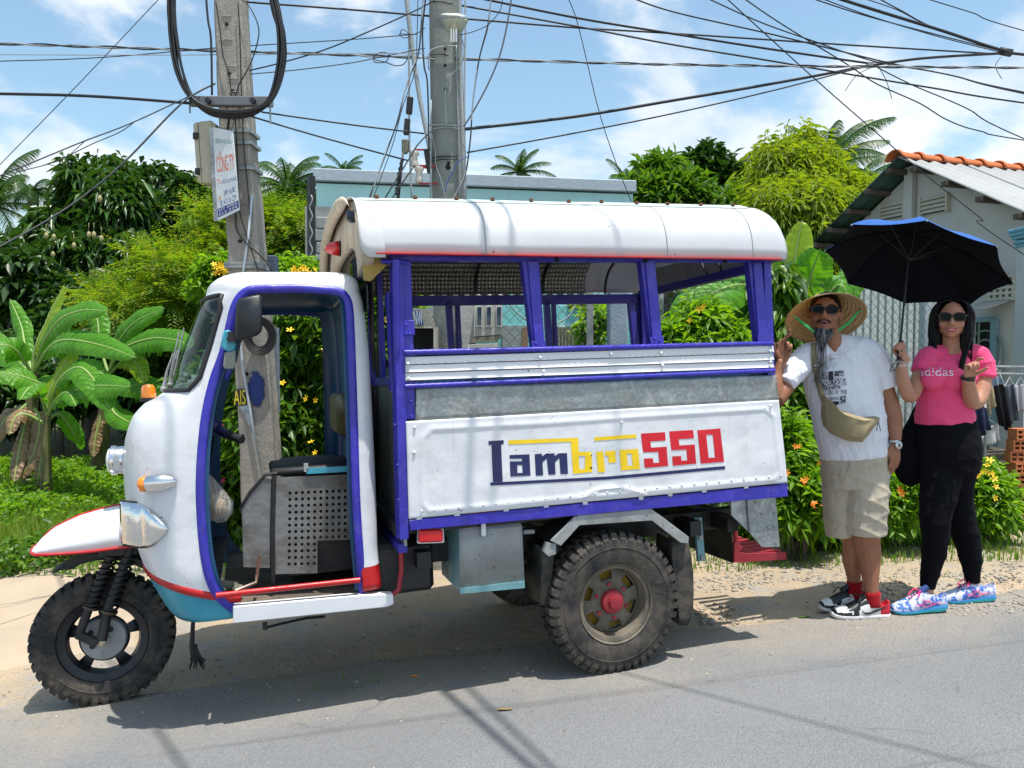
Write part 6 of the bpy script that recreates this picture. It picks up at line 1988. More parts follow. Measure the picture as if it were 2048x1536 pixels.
GREYW = wmat('grey plaster', (.50, .50, .47, 1), (.44, .44, .42, 1), .3, 1.2)
CREAM = wmat('cream slats', (.52, .50, .40, 1), (.44, .42, .34, 1), .4, 6)
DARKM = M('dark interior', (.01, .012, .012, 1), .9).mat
# ---- pale blue house
YH0, YH1 = 8.96, 9.59
A = at(632, 338, YH0); B = at(1266, 362, YH1); zr = (A.z + B.z) / 2
dH = Vector((B.x - A.x, B.y - A.y, 0)); LH = dH.length; dH.normalize(); nH = Vector((dH.y, -dH.x, 0))
MH = Matrix(((dH.x, -nH.x, 0, A.x), (dH.y, -nH.y, 0, A.y), (0, 0, 1, 0), (0, 0, 0, 1)))   # x along, y back, z up
house1 = empty('house', mat=MH, label='low pale turquoise house with a flat grey fascia behind the truck', cat='house')
MHI = MH.inverted()
def hp(px, py, y=0.0):
 o = MHI @ Vector((0, 0, CAMH)); d = MHI.to_3x3() @ ray(px, py)
 return o + d * ((y - o.y) / d.y)
zf0 = hp(950, 374).z
b = MB(); b.slab([(-.0, 0, -.2), (LH, 0, -.2), (LH, 0, zf0 - .02), (0, 0, zf0 - .02)], (0, .15, 0)); b.build('wall', TEAL, house1)
b = MB(); b.box((LH / 2, .5, (zr + zf0) / 2), (LH + .06, 1.1, zr - zf0)); b.build('fascia', FASC, house1, bevel=.01)
b = MB(); b.box((LH / 2, 2.5, (zf0) / 2), (LH - .1, 4.2, zf0 - .04)); b.build('house_body', TEALD, house1)
zj = hp(1100, 612).z
b = MB(); b.slab([(.02, -.012, -.2), (LH - .02, -.012, -.2), (LH - .02, -.012, zj), (.02, -.012, zj)], (0, .01, 0)); b.build('lower_wall', TEALD, house1)
b = MB(); b.slab([hp(1005, 651, -.04), hp(1056, 651, -.04), Vector((hp(1056, 651, -.04).x, -.04, 0)), Vector((hp(1005, 651, -.04).x, -.04, 0))], (0, .03, 0))
b.build('door_frame', wmat('grey door frame', (.25, .28, .27, 1), (.3, .33, .32, 1)), house1)
b = MB(); p0, p1 = hp(1044, 655, -.05), hp(1056, 655, -.05); b.slab([p0, p1, Vector((p1.x, -.05, 0)), Vector((p0.x, -.05, 0))], (0, .03, 0)); b.build('door_leaf', wmat('brown door', (.30, .18, .12, 1), (.24, .15, .1, 1)), house1)
w0, w1 = hp(1109, 646, -.03), hp(1173, 700, -.03)
b = MB(); b.slab([w0, Vector((w1.x, w0.y, w0.z)), Vector((w1.x, w0.y, w1.z - .3)), Vector((w0.x, w0.y, w1.z - .3))], (0, .02, 0)); wf = b.build('window', TEAL, house1)
w0, w1 = hp(1114, 654, -.045), hp(1167, 705, -.045)
b = MB(); b.slab([w0, Vector((w1.x, w0.y, w0.z)), Vector((w1.x, w0.y, w1.z - .25)), Vector((w0.x, w0.y, w1.z - .25))], (0, .02, 0)); b.build('pane', wmat('olive curtain', (.16, .16, .10, 1), (.22, .21, .14, 1), .2, 9), wf)
for k in range(8):
 x = w0.x + (w1.x - w0.x) * (k + .5) / 8
 MB().tube([(x, w0.y - .02, w0.z), (x, w0.y - .02, w1.z - .25)], .006, 5).build('bar', GREYM, wf)
b = MB(); p = hp(1158, 607, -.05); b.box(p, (.26, .05, .1)); b.build('wall_box', wmat('maroon box', (.08, .04, .04, 1), (.1, .05, .05, 1)), house1)
# grey blocks of the side wall left of the roof arch
bw = empty('block_wall', mat=MH, label='low wall of big grey blocks under the left end of the turquoise house', cat='wall')
GB = wmat('grey blocks', (.30, .32, .33, 1), (.36, .38, .38, 1), .3, 3)
for r_ in range(9):
 z0 = hp(650, 434 + r_ * 25, -.3).z; z1 = hp(650, 434 + r_ * 25 + 23, -.3).z
 for c_ in range(-1, 4):
  x0 = .02 + (c_ + (r_ % 2) * .5) * .34; x1 = x0 + .325
  x0 = max(x0, -.02)
  if x1 - x0 < .05: continue
  MB().slab([(x0, -.3, z0), (x1, -.3, z0), (x1, -.3, z1), (x0, -.3, z1)], (0, .14, 0)).build('block', GB, bw, bevel=.008)
MB().box((.62, -.20, hp(650, 545, -.2).z), (1.45, .10, 1.45)).build('mortar', GREYM, bw)
# ---- grey house on the right
GX = Vector((.326, -.946, 0)); GY = Vector((.946, .326, 0))
AP = at(1795, 318, 8.55); AP.z = 0
MG = Matrix(((GX.x, GY.x, 0, AP.x), (GX.y, GY.y, 0, AP.y), (0, 0, 1, 0), (0, 0, 0, 1)))
MGI = MG.inverted()
zap = at(1795, 318, 8.55).z; slope = .575
house2 = empty('house', mat=MG, label='grey gabled house with white corrugated roof and orange ridge tiles', cat='house')
def gp_(px, py, y=.28):
 o = MGI @ Vector((0, 0, CAMH)); d = MGI.to_3x3() @ ray(px, py)
 return o + d * ((y - o.y) / d.y)
aL, aR = -1.36, 2.3
zroof = lambda a: zap - slope * abs(a)
b = MB(); b.slab([(aL + .2, .30, -.2), (aR - .2, .30, -.2), (aR - .2, .30, zroof(aR - .2) - .05), (0, .30, zap - .05), (aL + .2, .30, zroof(aL + .2) - .05)], (0, .12, 0)); b.build('wall', GREYW, house2)
b = MB(); b.box(((aL + aR) / 2, 3.4, 1.2), (aR - aL - .5, 6.0, 2.8)); b.build('house_body', GREYW, house2)
# corrugated roof sheets
ROOF1 = wmat('white fibre cement roof', (.36, .37, .37, 1), (.31, .32, .32, 1), .35, 1.2)
ROOF2 = wmat('green metal roof underside', (.05, .10, .09, 1), (.07, .13, .11, 1), .3, 2, .5)
for side, a1, mat in ((1, aR, ROOF1), (-1, aL, ROOF2)):
 for k in range(7):
  y0 = k * .92; rows = []
  n = 28
  for i in range(2):
   a = a1 * i
   rows.append([Vector((a, y0 + (0.93) * j / n - (.02 if k else 0), zroof(a) + .030 + .016 * sin(j / n * 2 * pi * 5) + .002 * k)) for j in range(n + 1)])
  b = MB(); b.grid(rows); b.build('roof_sheet', mat, house2, smooth=180, solid=.012)
PUR = wmat('weathered timber', (.08, .065, .055, 1), (.12, .1, .08, 1), .3, 8)
for a in (-.12, -.42, -.72, -1.02, -1.28, .22, .62, 1.02, 1.42, 1.85, 2.2):
 MB().box((a, .60, zroof(a) - .035), (.07, 1.25, .055)).build('purlin', PUR, house2, bevel=.004)
b = MB(); b.bar((0, .25, zap - .02), (aL, .25, zroof(aL) - .02), .012, .05); b.bar((0, .25, zap - .02), (aR, .25, zroof(aR) - .02), .012, .05)
TILE = wmat('terracotta ridge tile', (.58, .17, .06, 1), (.46, .13, .05, 1), .5, 4, .8, .006, (.2, .08, .05, 1))
for k in range(18):
 y0 = -.06 + k * .30; rows = []
 for (yy, rr_) in ((0, .105), (.03, .11), (.06, .09), (.3, .082), (.33, .085)):
  rows.append([Vector((cos(pi * (j / 10)) * rr_ * 1.15, y0 + yy, zap - .01 + sin(pi * j / 10) * rr_)) for j in range(11)])
 b = MB(); b.grid(rows); b.build('ridge_tile', TILE, house2, smooth=50, solid=.012)
# pilaster, louvred vents, breeze blocks
p0, p1 = gp_(1815, 350), gp_(1828, 520)
b = MB(); b.box(((p0.x + p1.x) / 2, .26, (zap + 1.2) / 2), (abs(p1.x - p0.x), .06, zap + -1.3)); b.build('pilaster', GREYW, house2)
for (x0, y0, x1, y1) in ((1760, 413, 1808, 440), (1840, 400, 1894, 430)):
 a, c = gp_(x0, y0, .26), gp_(x1, y0 - (12 if x0 < 1800 else 13), .26); h_ = abs(gp_(x0, y0, .26).z - gp_(x0, y1, .26).z)
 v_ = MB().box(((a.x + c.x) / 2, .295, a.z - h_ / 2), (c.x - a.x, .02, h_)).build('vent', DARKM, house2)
 for k in range(4):
  z = a.z - h_ * (k + .1) / 3.6
  MB().slab([(a.x, .27, z + .02), (c.x, .27, z + .02), (c.x, .25, z - .02), (a.x, .25, z - .02)], (0, .008, .006)).build('slat', CREAM, v_)
 for x in (a.x, c.x): MB().box((x, .27, a.z - h_ / 2), (.022, .05, h_ + .04)).build('frame', CREAM, v_)
a, c = gp_(1982, 556, .27), gp_(2030, 596, .27)
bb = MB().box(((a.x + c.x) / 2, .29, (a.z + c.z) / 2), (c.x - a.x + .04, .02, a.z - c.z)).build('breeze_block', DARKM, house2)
for i in range(5):
 MB().box((a.x + (c.x - a.x) * i / 4, .262, (a.z + c.z) / 2), (.03, .05, a.z - c.z + .04)).build('web', CREAM, bb)
for i in range(5):
 MB().box(((a.x + c.x) / 2, .258, a.z + (c.z - a.z) * i / 4), (c.x - a.x + .05, .05, .025)).build('web', CREAM, bb)
# small canopy, door with arched grille
a, c = gp_(1944, 600, .1), gp_(1996, 622, .1)
b = MB(); b.slab([(a.x, .29, a.z), (c.x, .29, a.z), (c.x, -.05, c.z + .03), (a.x, -.05, c.z + .03)], (0, 0, -.02)); b.build('canopy', wmat('dusty canopy', (.40, .40, .36, 1), (.28, .28, .24, 1), .5, 5), house2, bevel=.006)
dfr = wmat('blue grey door frame', (.16, .28, .32, 1), (.2, .33, .36, 1))
a, c = gp_(1950, 644, .27), gp_(1986, 644, .27)
dz = a.z
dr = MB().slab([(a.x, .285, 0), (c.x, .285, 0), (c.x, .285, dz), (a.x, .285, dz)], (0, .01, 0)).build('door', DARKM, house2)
MB().box((c.x + .02, .27, dz / 2), (.06, .05, dz + .05)).build('frame', dfr, dr)
MB().box(((a.x + c.x) / 2, .27, dz + .02), (c.x - a.x, .05, .05)).build('frame', dfr, dr)
gm = paint('pale green iron', (.16, .24, .18, 1))
xm = a.x + (c.x - a.x) * .62
for r_ in (.20, .12):
 pts = [(xm - r_, .268, .9)] + [(xm - r_ * cos(t), .268, dz - .32 + r_ * 1.15 * sin(t)) for t in [pi * i / 12 for i in range(13)]] + [(xm + r_, .268, .9)]
 MB().tube(pts, .010, 5).build('grille', gm, dr)
for x in (a.x + .05, xm - .30): MB().tube([(x, .268, .2), (x, .268, dz)], .012, 5).build('grille', gm, dr)
# cornice of the neighbouring blue building at the right edge
cb = empty('column', at(2046, 600, 6.6), 0, 'pale blue moulded column head at the right edge of the photo', 'column')
CBL = wmat('sky blue plaster', (.13, .34, .46, 1), (.17, .4, .5, 1), .15)
c0 = at(2062, 500, 6.6) - cb.location; zt_ = at(2040, 456, 6.6).z - cb.location.z
b = MB()
for (dz_, w_) in ((0, .25), (-.03, .235), (-.06, .21), (-.10, .195), (-.13, .17)):
 b.box((c0.x, 0, zt_ + dz_ - .015), (w_ * 1, w_ * 1, .03))
b.build('capital', CBL, cb, bevel=.006)
MB().box((c0.x, 0, (zt_ - .15 + -cb.location.z) / 2), (.15, .15, zt_ - .15 + cb.location.z)).build('shaft', wmat('pale plaster', (.5, .53, .53, 1), (.45, .48, .48, 1)), cb)
# ---- picket screen of white boards and the concrete post
scr = empty('picket_fence', gpt(1700, 7.7), 0, 'white vertical board fence behind the chain link right of the man', 'fence')
WB = wmat('white board', (.62, .68, .66, 1), (.54, .61, .60, 1), .35, 3)
for k in range(10):
 px = 1702 + k * 14.6
 p = gpt(px, 7.7 + k * .03) - scr.location
 MB().box((p.x, p.y, 1.13 + p.z), (.052, .018, 2.3)).build('board', WB, scr, bevel=.003)
for z in (.35, 1.25, 2.1):
 MB().box((.31, .17, z), (.75, .03, .05), rot=Matrix.Rotation(.42, 3, 'Z') @ Matrix.Identity(3)).build('rail', WB, scr)
# ---- chain link fence
CL = [gpt(985, 5.75), gpt(1320, 6.2), gpt(1700, 6.9), gpt(1872, 7.15)]
fence = empty('chain_link_fence', CL[0], 0, 'rusty chain link fence running behind the truck to the grey house', 'fence')
WIRE = paint('rusty wire', (.10, .085, .07, 1), (.16, .14, .12, 1), .5, 30, .7)
b = MB(); pit = .085; Hf = 2.05
for s0, s1 in zip(CL, CL[1:]):
 D = s1 - s0; D.z = 0; Ls = D.length; D.normalize(); o = s0 - CL[0]
 n = int((Ls + Hf) / pit)
 for k in range(-int(Hf / pit), n):
  for sg in (1, -1):
   # line x = k*pit + sg*z clipped to the panel
   u0 = k * pit if sg > 0 else k * pit + Hf
   z0, z1 = 0.0, Hf
   ua, ub = (u0, u0 + Hf) if sg > 0 else (u0, u0 - Hf)
   def clip(t0, t1):
    a_, b_ = ua, ub
    lo, hi = 0.0, 1.0
    d_ = b_ - a_
    for bound, s_ in ((0, 1), (Ls, -1)):
     ta = (bound - a_) / d_
     if (d_ > 0) == (s_ > 0): lo = max(lo, ta)
     else: hi = min(hi, ta)
    return lo, hi
   lo, hi = clip(0, 1)
   if hi - lo < .02: continue
   P = [o + D * (ua + (ub - ua) * t) + Vector((0, 0, Hf * t)) for t in (lo, hi)]
   b.tube(P, .0022, 3, caps=False)
b.build('mesh', WIRE, fence, kind='stuff', smooth=0)
for i, p in enumerate(CL[:3] + [gpt(1180, 5.98)]):
 if i == 0: continue
 q = p - CL[0]
 MB().box((q.x, q.y + .03, 1.05 + q.z), (.05, .05, 2.15)).build('post', GREYM, fence)
cp = empty('concrete_post', gpt(1852, 7.25), 0, 'white concrete post at the right end of the board fence', 'post')
MB().box((0, 0, 1.15), (.11, .11, 2.4)).build('shaft', wmat('pale bluish concrete', (.50, .56, .60, 1), (.4, .46, .5, 1), .3, 4), cp, bevel=.01)
bc = empty('concrete_post', gpt(1234, 6.0), 0, 'blue grey post seen through the third side window', 'post')
MB().box((0, 0, 1.1), (.15, .12, 2.3)).build('shaft', wmat('blue grey concrete', (.22, .29, .36, 1), (.34, .4, .46, 1), .4, 5), bc, bevel=.015)
# ---- clothes rack, clothes, hollow bricks, boards at the right edge
RKY = 6.1
rack = empty('clothes_rack', gpt(2010, RKY), 0, 'thin metal clothes rail in front of the grey house', 'clothes rack')
def rk(px, py, dy=0): return at(px, py, RKY + dy) - rack.location
MB().tube([rk(1978, 747), rk(2110, 750)], .010, 8).build('rail', GALV, rack)
MB().tube([rk(1978, 733, .15), rk(2110, 735, .15)], .010, 8).build('rail', GALV, rack)
for px in (1974, 2108): MB().tube([rk(px, 735), Vector((rk(px, 735).x, 0, 0))], .012, 8).build('leg', GALV, rack)
def garment(name, label, poly, mat, Y=RKY, group='clothes on the rack', amp=.02, extra=None):
 """cloth panel hanging in folds with real thickness"""
 o = at(poly[0][0], poly[0][1], Y)
 root = empty(name, o, 0, label, 'clothes', group)
 P = [at(px, py, Y) - o for px, py in poly]
 A_, B_, C_, D_ = P
 rows = []
 for i in range(15):
  r = []
  for j in range(13):
   t = i / 14; u = j / 12
   p = A_.lerp(D_, t).lerp(B_.lerp(C_, t), u)
   p.y += sin(u * 11 + t * 1.5 + len(label)) * amp * (.3 + t) + noise.noise(p * 4) * amp
   r.append(p)
  rows.append(r)
 b = MB(); b.grid(rows); b.build('cloth', mat, root, smooth=180, solid=.004)
 c = (A_ + B_) / 2
 MB().tube([A_ + Vector((0, 0, -.02)), c + Vector((0, 0, .06)), B_ + Vector((0, 0, -.02))], .004, 5).build('hanger', WHITE, root)
 MB().tube([c + Vector((0, 0, .06)), c + Vector((0.01, 0, .10)), c + Vector((.02, 0, .12))], .003, 5).build('hanger_hook', GREYM, root)
 if extra: extra(root, P)
 return root
def cloth(name, c, c2=None): return wmat(name, c, c2 or c, .1, 5, .9, .002)
FLW = M('navy cloth with white blossom', (.01, .014, .05, 1), .85)
v = FLW.vor(9, out=0, rand=.8)
FLW.color(FLW.mix(FLW.rng(v, .27, .30), (.75, .66, .62, 1), (.008, .012, .045, 1)))
garment('dress', 'navy dress with white blossom print hanging behind the woman', [(1940, 790), (1972, 786), (1982, 860), (1950, 880)], FLW.mat, RKY - .1)
garment('shirt', 'tan garment hanging next to the blossom dress', [(1966, 770), (1986, 772), (1992, 808), (1974, 832)], cloth('tan cloth', (.42, .33, .2, 1)))
garment('trousers', 'long black garment in the middle of the rack', [(1984, 770), (2010, 768), (2024, 868), (2000, 850)], cloth('black cloth', (.012, .012, .014, 1)))
garment('shirt', 'dark grey garment beside the black one', [(2008, 770), (2030, 768), (2036, 838), (2016, 850)], cloth('slate cloth', (.12, .14, .17, 1)), RKY + .05)
garment('shirt', 'light grey shirt hanging over the hollow bricks', [(2028, 772), (2052, 766), (2054, 820), (2032, 824)], cloth('light grey cloth', (.36, .36, .38, 1)))
garment('cloth', 'blue grey cloth draped over the left hanger', [(1984, 752), (2004, 752), (2008, 768), (1986, 772)], cloth('blue grey cloth', (.2, .25, .32, 1)), RKY - .05, amp=.01)
garment('plastic_sack', 'white plastic sheet hanging low under the dress', [(1958, 862), (1998, 846), (2004, 884), (1962, 894)], cloth('white plastic', (.6, .6, .6, 1), (.7, .7, .7, 1)), RKY + .1)
HB = wmat('hollow brick clay', (.50, .17, .07, 1), (.42, .14, .06, 1), .3, 8)
def hollow_brick(loc, rz, first=[None]):
 if first[0] is None:
  r = empty('hollow_brick', (0, 0, 0), 0, None, 'brick', 'stack of hollow bricks')
  w, h_, d = .20, .085, .09
  b = MB()
  b.box((0, .012, 0), (w, d - .01, h_))
  # front face with openings: frame bars proud of the body
  for z in (-h_ / 2 + .006, 0, h_ / 2 - .006): b.box((0, -d / 2 + .01, z), (w, .02, .014))
  for x in lin(-w / 2 + .006, w / 2 - .006, 5): b.box((x, -d / 2 + .0105, 0), (.014, .019, h_ - .001))
  b.build('clay', HB, r)
  b = MB(); b.box((0, -d / 2 + .0185, 0), (w - .01, .003, h_ - .01)); b.build('cavity', DARKM, r)
  index_kids(); first[0] = r; o = r
 else: o = copy_tree(first[0])
 o.location = loc; o.rotation_euler = (0, 0, rz)
 return o
hb0 = gpt(2050, 6.0)
lev = ['bottom', 'second', 'third', 'fourth', 'fifth', 'sixth', 'seventh', 'eighth', 'topmost']
for k in range(9):
 p = Vector((hb0.x + .02 * ((k * 7) % 3 - 1) * .5, hb0.y, hb0.z + .045 + k * .088))
 o = hollow_brick(p, .12 * ((k % 3) - 1))
 o['label'] = 'orange hollow brick, %s of the stack beside the clothes rack' % (lev[k] + (' from the ground' if 0 < k < 8 else ''))
pb = empty('plank', gpt(1975, 6.2), 0, 'weathered plank lying low under the hanging clothes', 'plank')
MB().box((0, 0, at(1990, 908, 6.2).z - pb.location.z), (1.0, .2, .03), rot=Matrix.Rotation(-.06, 3, 'Y')).build('board', PUR, pb, bevel=.004)
for x in (-.4, .4): MB().box((x, 0, .09), (.06, .18, .18)).build('support', PUR, pb)
dk = empty('log_pile', gpt(1960, 6.9), 0, 'dark heap of sticks and scrap under the clothes', 'log pile')
b = MB(); rr = random.Random(4)
for k in range(60):
 p = Vector((rr.uniform(-.5, .6), rr.uniform(-.2, .3), rr.uniform(.03, .45))); d = Vector((rr.uniform(-.4, .4), rr.uniform(-.1, .1), rr.uniform(-.08, .08)))
 b.tube([p - d, p + d], rr.uniform(.01, .03), 5)
b.build('sticks', PUR, dk, kind='stuff')
# ---- poles
def concrete_mat(name, c1, c2):
 m = M(name, c1, .85, spec=.2)
 c = m.mix(m.rng(m.noise((6, 6, 2), 7, .65), .35, .7), c1, c2)
 c = m.mix(m.rng(m.noise((30, 30, 8), 5, .7, .4, (2, 2, 2)), .62, .76, 0, .6), c, (.10, .095, .08, 1))
 m.color(c).bump(m.noise(40, 5, .7), .006).bump(m.noise((10, 10, 4), 4), .02)
 return m.mat
PC1 = concrete_mat('warm concrete', (.36, .335, .295, 1), (.27, .25, .22, 1))
PC2 = concrete_mat('grey green concrete', (.25, .27, .25, 1), (.19, .21, .195, 1))
YP1, YP2 = 5.2, 5.6
pt_, pb_ = at(452, -60, YP1), at(516, 1140, YP1)
pole1 = empty('utility_pole', gpt(518, YP1), 0, 'leaning square concrete pole behind the cab with a sign and a meter box', 'utility pole')
def l1(px, py, dy=0.0): return at(px, py, YP1 + dy) - pole1.location
wp = [(-60, 424, 478), (100, 431, 487), (200, 434, 492), (300, 441, 500), (450, 451, 514), (560, 457, 520), (700, 467, 533), (900, 478, 546), (1140, 486, 560), (1175, 488, 562)]
b = MB(); rows = []
for i, (py, x0, x1) in enumerate(wp):
 w_ = 0
 L, Rr_ = l1(x0, py), l1(x1, py)
 d = .17 + .03 * i / 9
 ch = .012
 rows.append([L + Vector((ch, 0, 0)), Rr_ - Vector((ch, 0, 0)), Rr_ + Vector((0, ch, 0)), Rr_ + Vector((0, d - ch, 0)), Rr_ + Vector((-ch, d, 0)), L + Vector((ch, d, 0)), L + Vector((0, d - ch, 0)), L + Vector((0, ch, 0))])
rows2 = []
for a, c in zip(rows, rows[1:]):
 for k in range(8):
  rows2.append([p.lerp(q, k / 8) + Vector((noise.noise(Vector((p.x, k * .7, p.lerp(q, k / 8).z * 9))) * .007, 0, 0)) for p, q in zip(a, c)])
rows2.append(rows[-1])
b.grid(rows2, closed=True)
b.build('shaft', PC1, pole1, smooth=40)
for (px, py) in ((453, 48), (458, 147), (465, 182), (480, 482), (493, 748), (485, 872)):
 MB().lathe([(.0, 0), (.013, 0), (.013, .004), (0, .004)], l1(px, py, -.004), (0, 1, 0), 12).build('bolt_hole', DARKM, pole1)
for (px, py) in ((453, 33), (455, 80), (463, 133), (466, 158), (468, 185), (492, 430), (494, 470), (488, 410)):
 MB().tube([l1(px - 10, py, -.002), l1(px, py - 2, -.004), l1(px + 10, py, -.002)], .003, 4).build('casting_mark', PC1, pole1)
for (py, x0, x1, c_) in ((262, 468, 501, GALV), (286, 470, 503, GALV), (336, 470, 507, GALV), (527, 452, 520, GREYM), (533, 452, 520, GREYM)):
 MB().box((l1((x0 + x1) / 2, py) + Vector((0, .08, 0))), ((x1 - x0) / F * YP1 + .012, .20, .022)).build('strap', c_, pole1)
# blue paint patch and yellow sticker
m = M('blue sprayed paint', (.01, .035, .17, 1), .7)
tr = m.N.new('ShaderNodeBsdfTransparent'); mx = m.N.new('ShaderNodeMixShader')
u = m.N.new('ShaderNodeTexCoord'); ln = m.N.new('ShaderNodeVectorMath'); ln.operation = 'LENGTH'; m.L.new(u.outputs['Object'], ln.inputs[0])
mpp = m.coord((1, 1, 1))
vs_n = m.N.new('ShaderNodeMapping'); vs_n.inputs['Scale'].default_value = (17, 0, 8.0); m.L.new(u.outputs['Object'], vs_n.inputs[0])
ln2 = m.N.new('ShaderNodeVectorMath'); ln2.operation = 'LENGTH'; m.L.new(vs_n.outputs[0], ln2.inputs[0])
e = m.math('ADD', ln2.outputs['Value'], m.rng(m.noise(24, 5, .7), .3, .7, -.25, .25))
m.L.new(m.rng(e, .75, 1.0), mx.inputs[0]); m.L.new(m.b.outputs[0], mx.inputs[1]); m.L.new(tr.outputs[0], mx.inputs[2]); m.L.new(mx.outputs[0], m.out.inputs[0])
c = l1(512, 778, -.008)
q = MB().box((0, 0, 0), (.16, .001, .32)).build('paint_patch', m.mat, pole1); q.location = c
A_, B_, C_, D_ = l1(467, 779, -.006), l1(491, 777, -.006), l1(493, 810, -.006), l1(469, 812, -.006)
MB().slab([A_, B_, C_, D_], (0, .003, 0)).build('sticker', M('black sticker', (.01, .01, .01, 1), .4).mat, pole1)
fit_text('AIS', l1(468, 810.5, -.007), l1(491.5, 809, -.007), l1(467, 780.5, -.007), M('yellow print', (.75, .62, .01, 1), .5).mat, pole1, 'sticker_print', .001)
PAP = wmat('torn paper', (.45, .5, .56, 1), (.4, .44, .5, 1), .2, 9)
MB().slab([l1(478, 813, -.006), l1(494, 811, -.006), l1(505, 828, -.006), l1(508, 855, -.006), l1(497, 850, -.006), l1(489, 828, -.006)], (0, .003, 0)).build('torn_paper', PAP, pole1)
fit_text('A 12', l1(488, 825, -.008), l1(498, 825, -.008), l1(488, 819, -.008), DARKM, pole1, 'paper_print', .001)
# white conduit down the face
MB().tube([l1(504, 390, -.02), l1(496, 480, -.02), l1(484, 560, -.02), l1(478, 640, -.02), l1(484, 720, -.02), l1(500, 820, -.02), l1(522, 950, -.02)], .0085, 8).build('conduit', wmat('pale conduit', (.42, .48, .54, 1), (.5, .55, .6, 1)), pole1, smooth=180)
for pts, r in (([(411, -20), (416, 40), (422, 80), (424, 190)], .007), ([(431, 0), (440, 60), (446, 110), (458, 150), (465, 215)], .004), ([(485, 0), (500, 15), (516, 50), (516, 80), (500, 130), (478, 170), (465, 215)], .004), ([(476, 0), (480, 80), (482, 160), (484, 200)], .004),
      ([(463, 222), (456, 250), (455, 300), (468, 370), (471, 430), (474, 460), (492, 485), (530, 520), (552, 555)], .007), ([(470, 230), (474, 300), (477, 380), (481, 430), (498, 485), (520, 555)], .004), ([(485, 235), (488, 300), (496, 380), (500, 430)], .004)):
 MB().tube(smooth_poly([l1(px, py, -.025) for px, py in pts], 5), r, 6).build('cable', BLACK, pole1, smooth=180)
# crossarm and coiled cable bundle
ca = MB().bar(l1(380, 203, -.05), l1(545, 204, -.05), .05, .060).build('crossarm', paint('galvanised angle', (.15, .16, .17, 1), None, .4), pole1, bevel=.004)
for px in (418, 507): MB().lathe([(0, 0), (.018, 0), (.018, .03), (0, .03)], l1(px, 203, -.08), (0, -1, 0), 10).build('bolt', BLACK, ca)
for px in (379, 540): MB().tube([l1(px, 186, -.08), l1(px + 1, 226 if px < 400 else 248, -.08)], .006, 6).build('hook', GALV, ca)
cb_ = empty('cable_coil', pole1.location, 0, 'thick bundle of black cable looped over the crossarm of the leaning pole', 'cable')
rr = random.Random(12)
for k in range(9):
 ox_, oy_ = (k % 3 - 1) * 5.5, (k // 3 - 1)
 pts = [(345 + ox_, -40), (342 + ox_, 20), (348 + ox_, 80), (358 + ox_, 140), (382 + ox_ * .7, 194), (420, 216 + k * 1.6), (470, 222 + k * 1.8), (515, 214 + k * 1.6), (545 + ox_ * .7, 192), (562 + ox_, 130), (562 + ox_, 70), (552 + ox_, 20), (540 + ox_, -40)]
 pts = [(a + rr.uniform(-2, 2), c_ + rr.uniform(-1.5, 1.5)) for a, c_ in pts]
 MB().tube(smooth_poly([l1(px, py, -.10 + oy_ * .018) for px, py in pts], 6), .0085, 6).build('strand', BLACK, cb_, smooth=180)
# coil low on the pole, seen through the door
cc = empty('cable_coil', pole1.location, 0, 'small coil of black cable hanging on the pole inside the door view', 'cable')
for k in range(6):
 c0 = l1(520, 672, -.06 + k * .006)
 MB().tube([c0 + Vector((cos(2 * pi * i / 30) * (.105 - k * .009), 0, sin(2 * pi * i / 30) * (.125 - k * .010) + .0)) for i in range(30)], .006, 6, closed=True).build('strand', RUBDARK, cc, smooth=180)
# beige meter box and the advertising plate
mb = empty('meter_box', pole1.location, 0, 'beige metal meter box on the left of the leaning pole', 'meter box')
BEI = wmat('beige powder coat', (.46, .44, .33, 1), (.42, .40, .30, 1), .15, 5, .5)
MB().slab([l1(395, 243, -.02), l1(424, 240, -.02), l1(427, 366, -.02), l1(403, 366, -.02)], (0, .16, 0)).build('body', BEI, mb, bevel=.008)
MB().slab([l1(386, 248, -.0), l1(394, 243, -.02), l1(403, 366, -.02), l1(394, 362, -.0)], (0, .14, 0)).build('lid', BEI, mb, bevel=.004)
for py in (272, 343): MB().box(l1(391 + (py - 272) * .06, py, -.025), (.028, .02, .042)).build('hinge', BLACK, mb)
sg = empty('sign', pole1.location, 0, 'white advertising plate strapped to the leaning pole beside the meter box', 'sign')
PL = wmat('white plate', (.62, .66, .68, 1), (.55, .6, .63, 1), .15, 6, .5)
S = lambda u, v, d=0: l1(425 + (466 - 425) * u + 10 * v + 3 * u * v, (254 + 8 * u) * (1 - v) + (442 - 22 * u) * v, -.08 - d - .03 * u)
MB().slab([S(0, 0), S(1, 0), S(1, 1), S(0, 1)], (0, .01, 0)).build('plate', PL, sg, bevel=.002)
MB().slab([S(0, 0) + Vector((-.025, .004, 0)), S(0, 0), S(0, 1), S(0, 1) + Vector((-.025, .004, 0))], (0, .03, 0)).build('frame', GALV, sg)
def stext(t, u0, v0, u1, v1, col, nm='lettering'):
 fit_text(t, S(u0, v1, .002), S(u1, v1, .002), S(u0, v0, .002), M(nm + ' ink', col, .6).mat, sg, nm, .001)
stext('DỊCH VỤ SỬA', .12, .11, .88, .18, (.03, .22, .24, 1))
stext('CÔNG TY', .10, .27, .92, .49, (.62, .14, .06, 1))
stext('TS', .06, .56, .22, .62, (.65, .2, .06, 1)); stext('GIẾNG KHOAN', .28, .555, .96, .625, (.10, .13, .30, 1))
stext('LĐ', .06, .745, .22, .79, (.65, .28, .06, 1)); stext('BƠM NƯỚC', .36, .68, .9, .76, (.12, .14, .32, 1))
stext('SE 4-7-16 CM', .16, .80, .88, .86, (.05, .18, .32, 1))
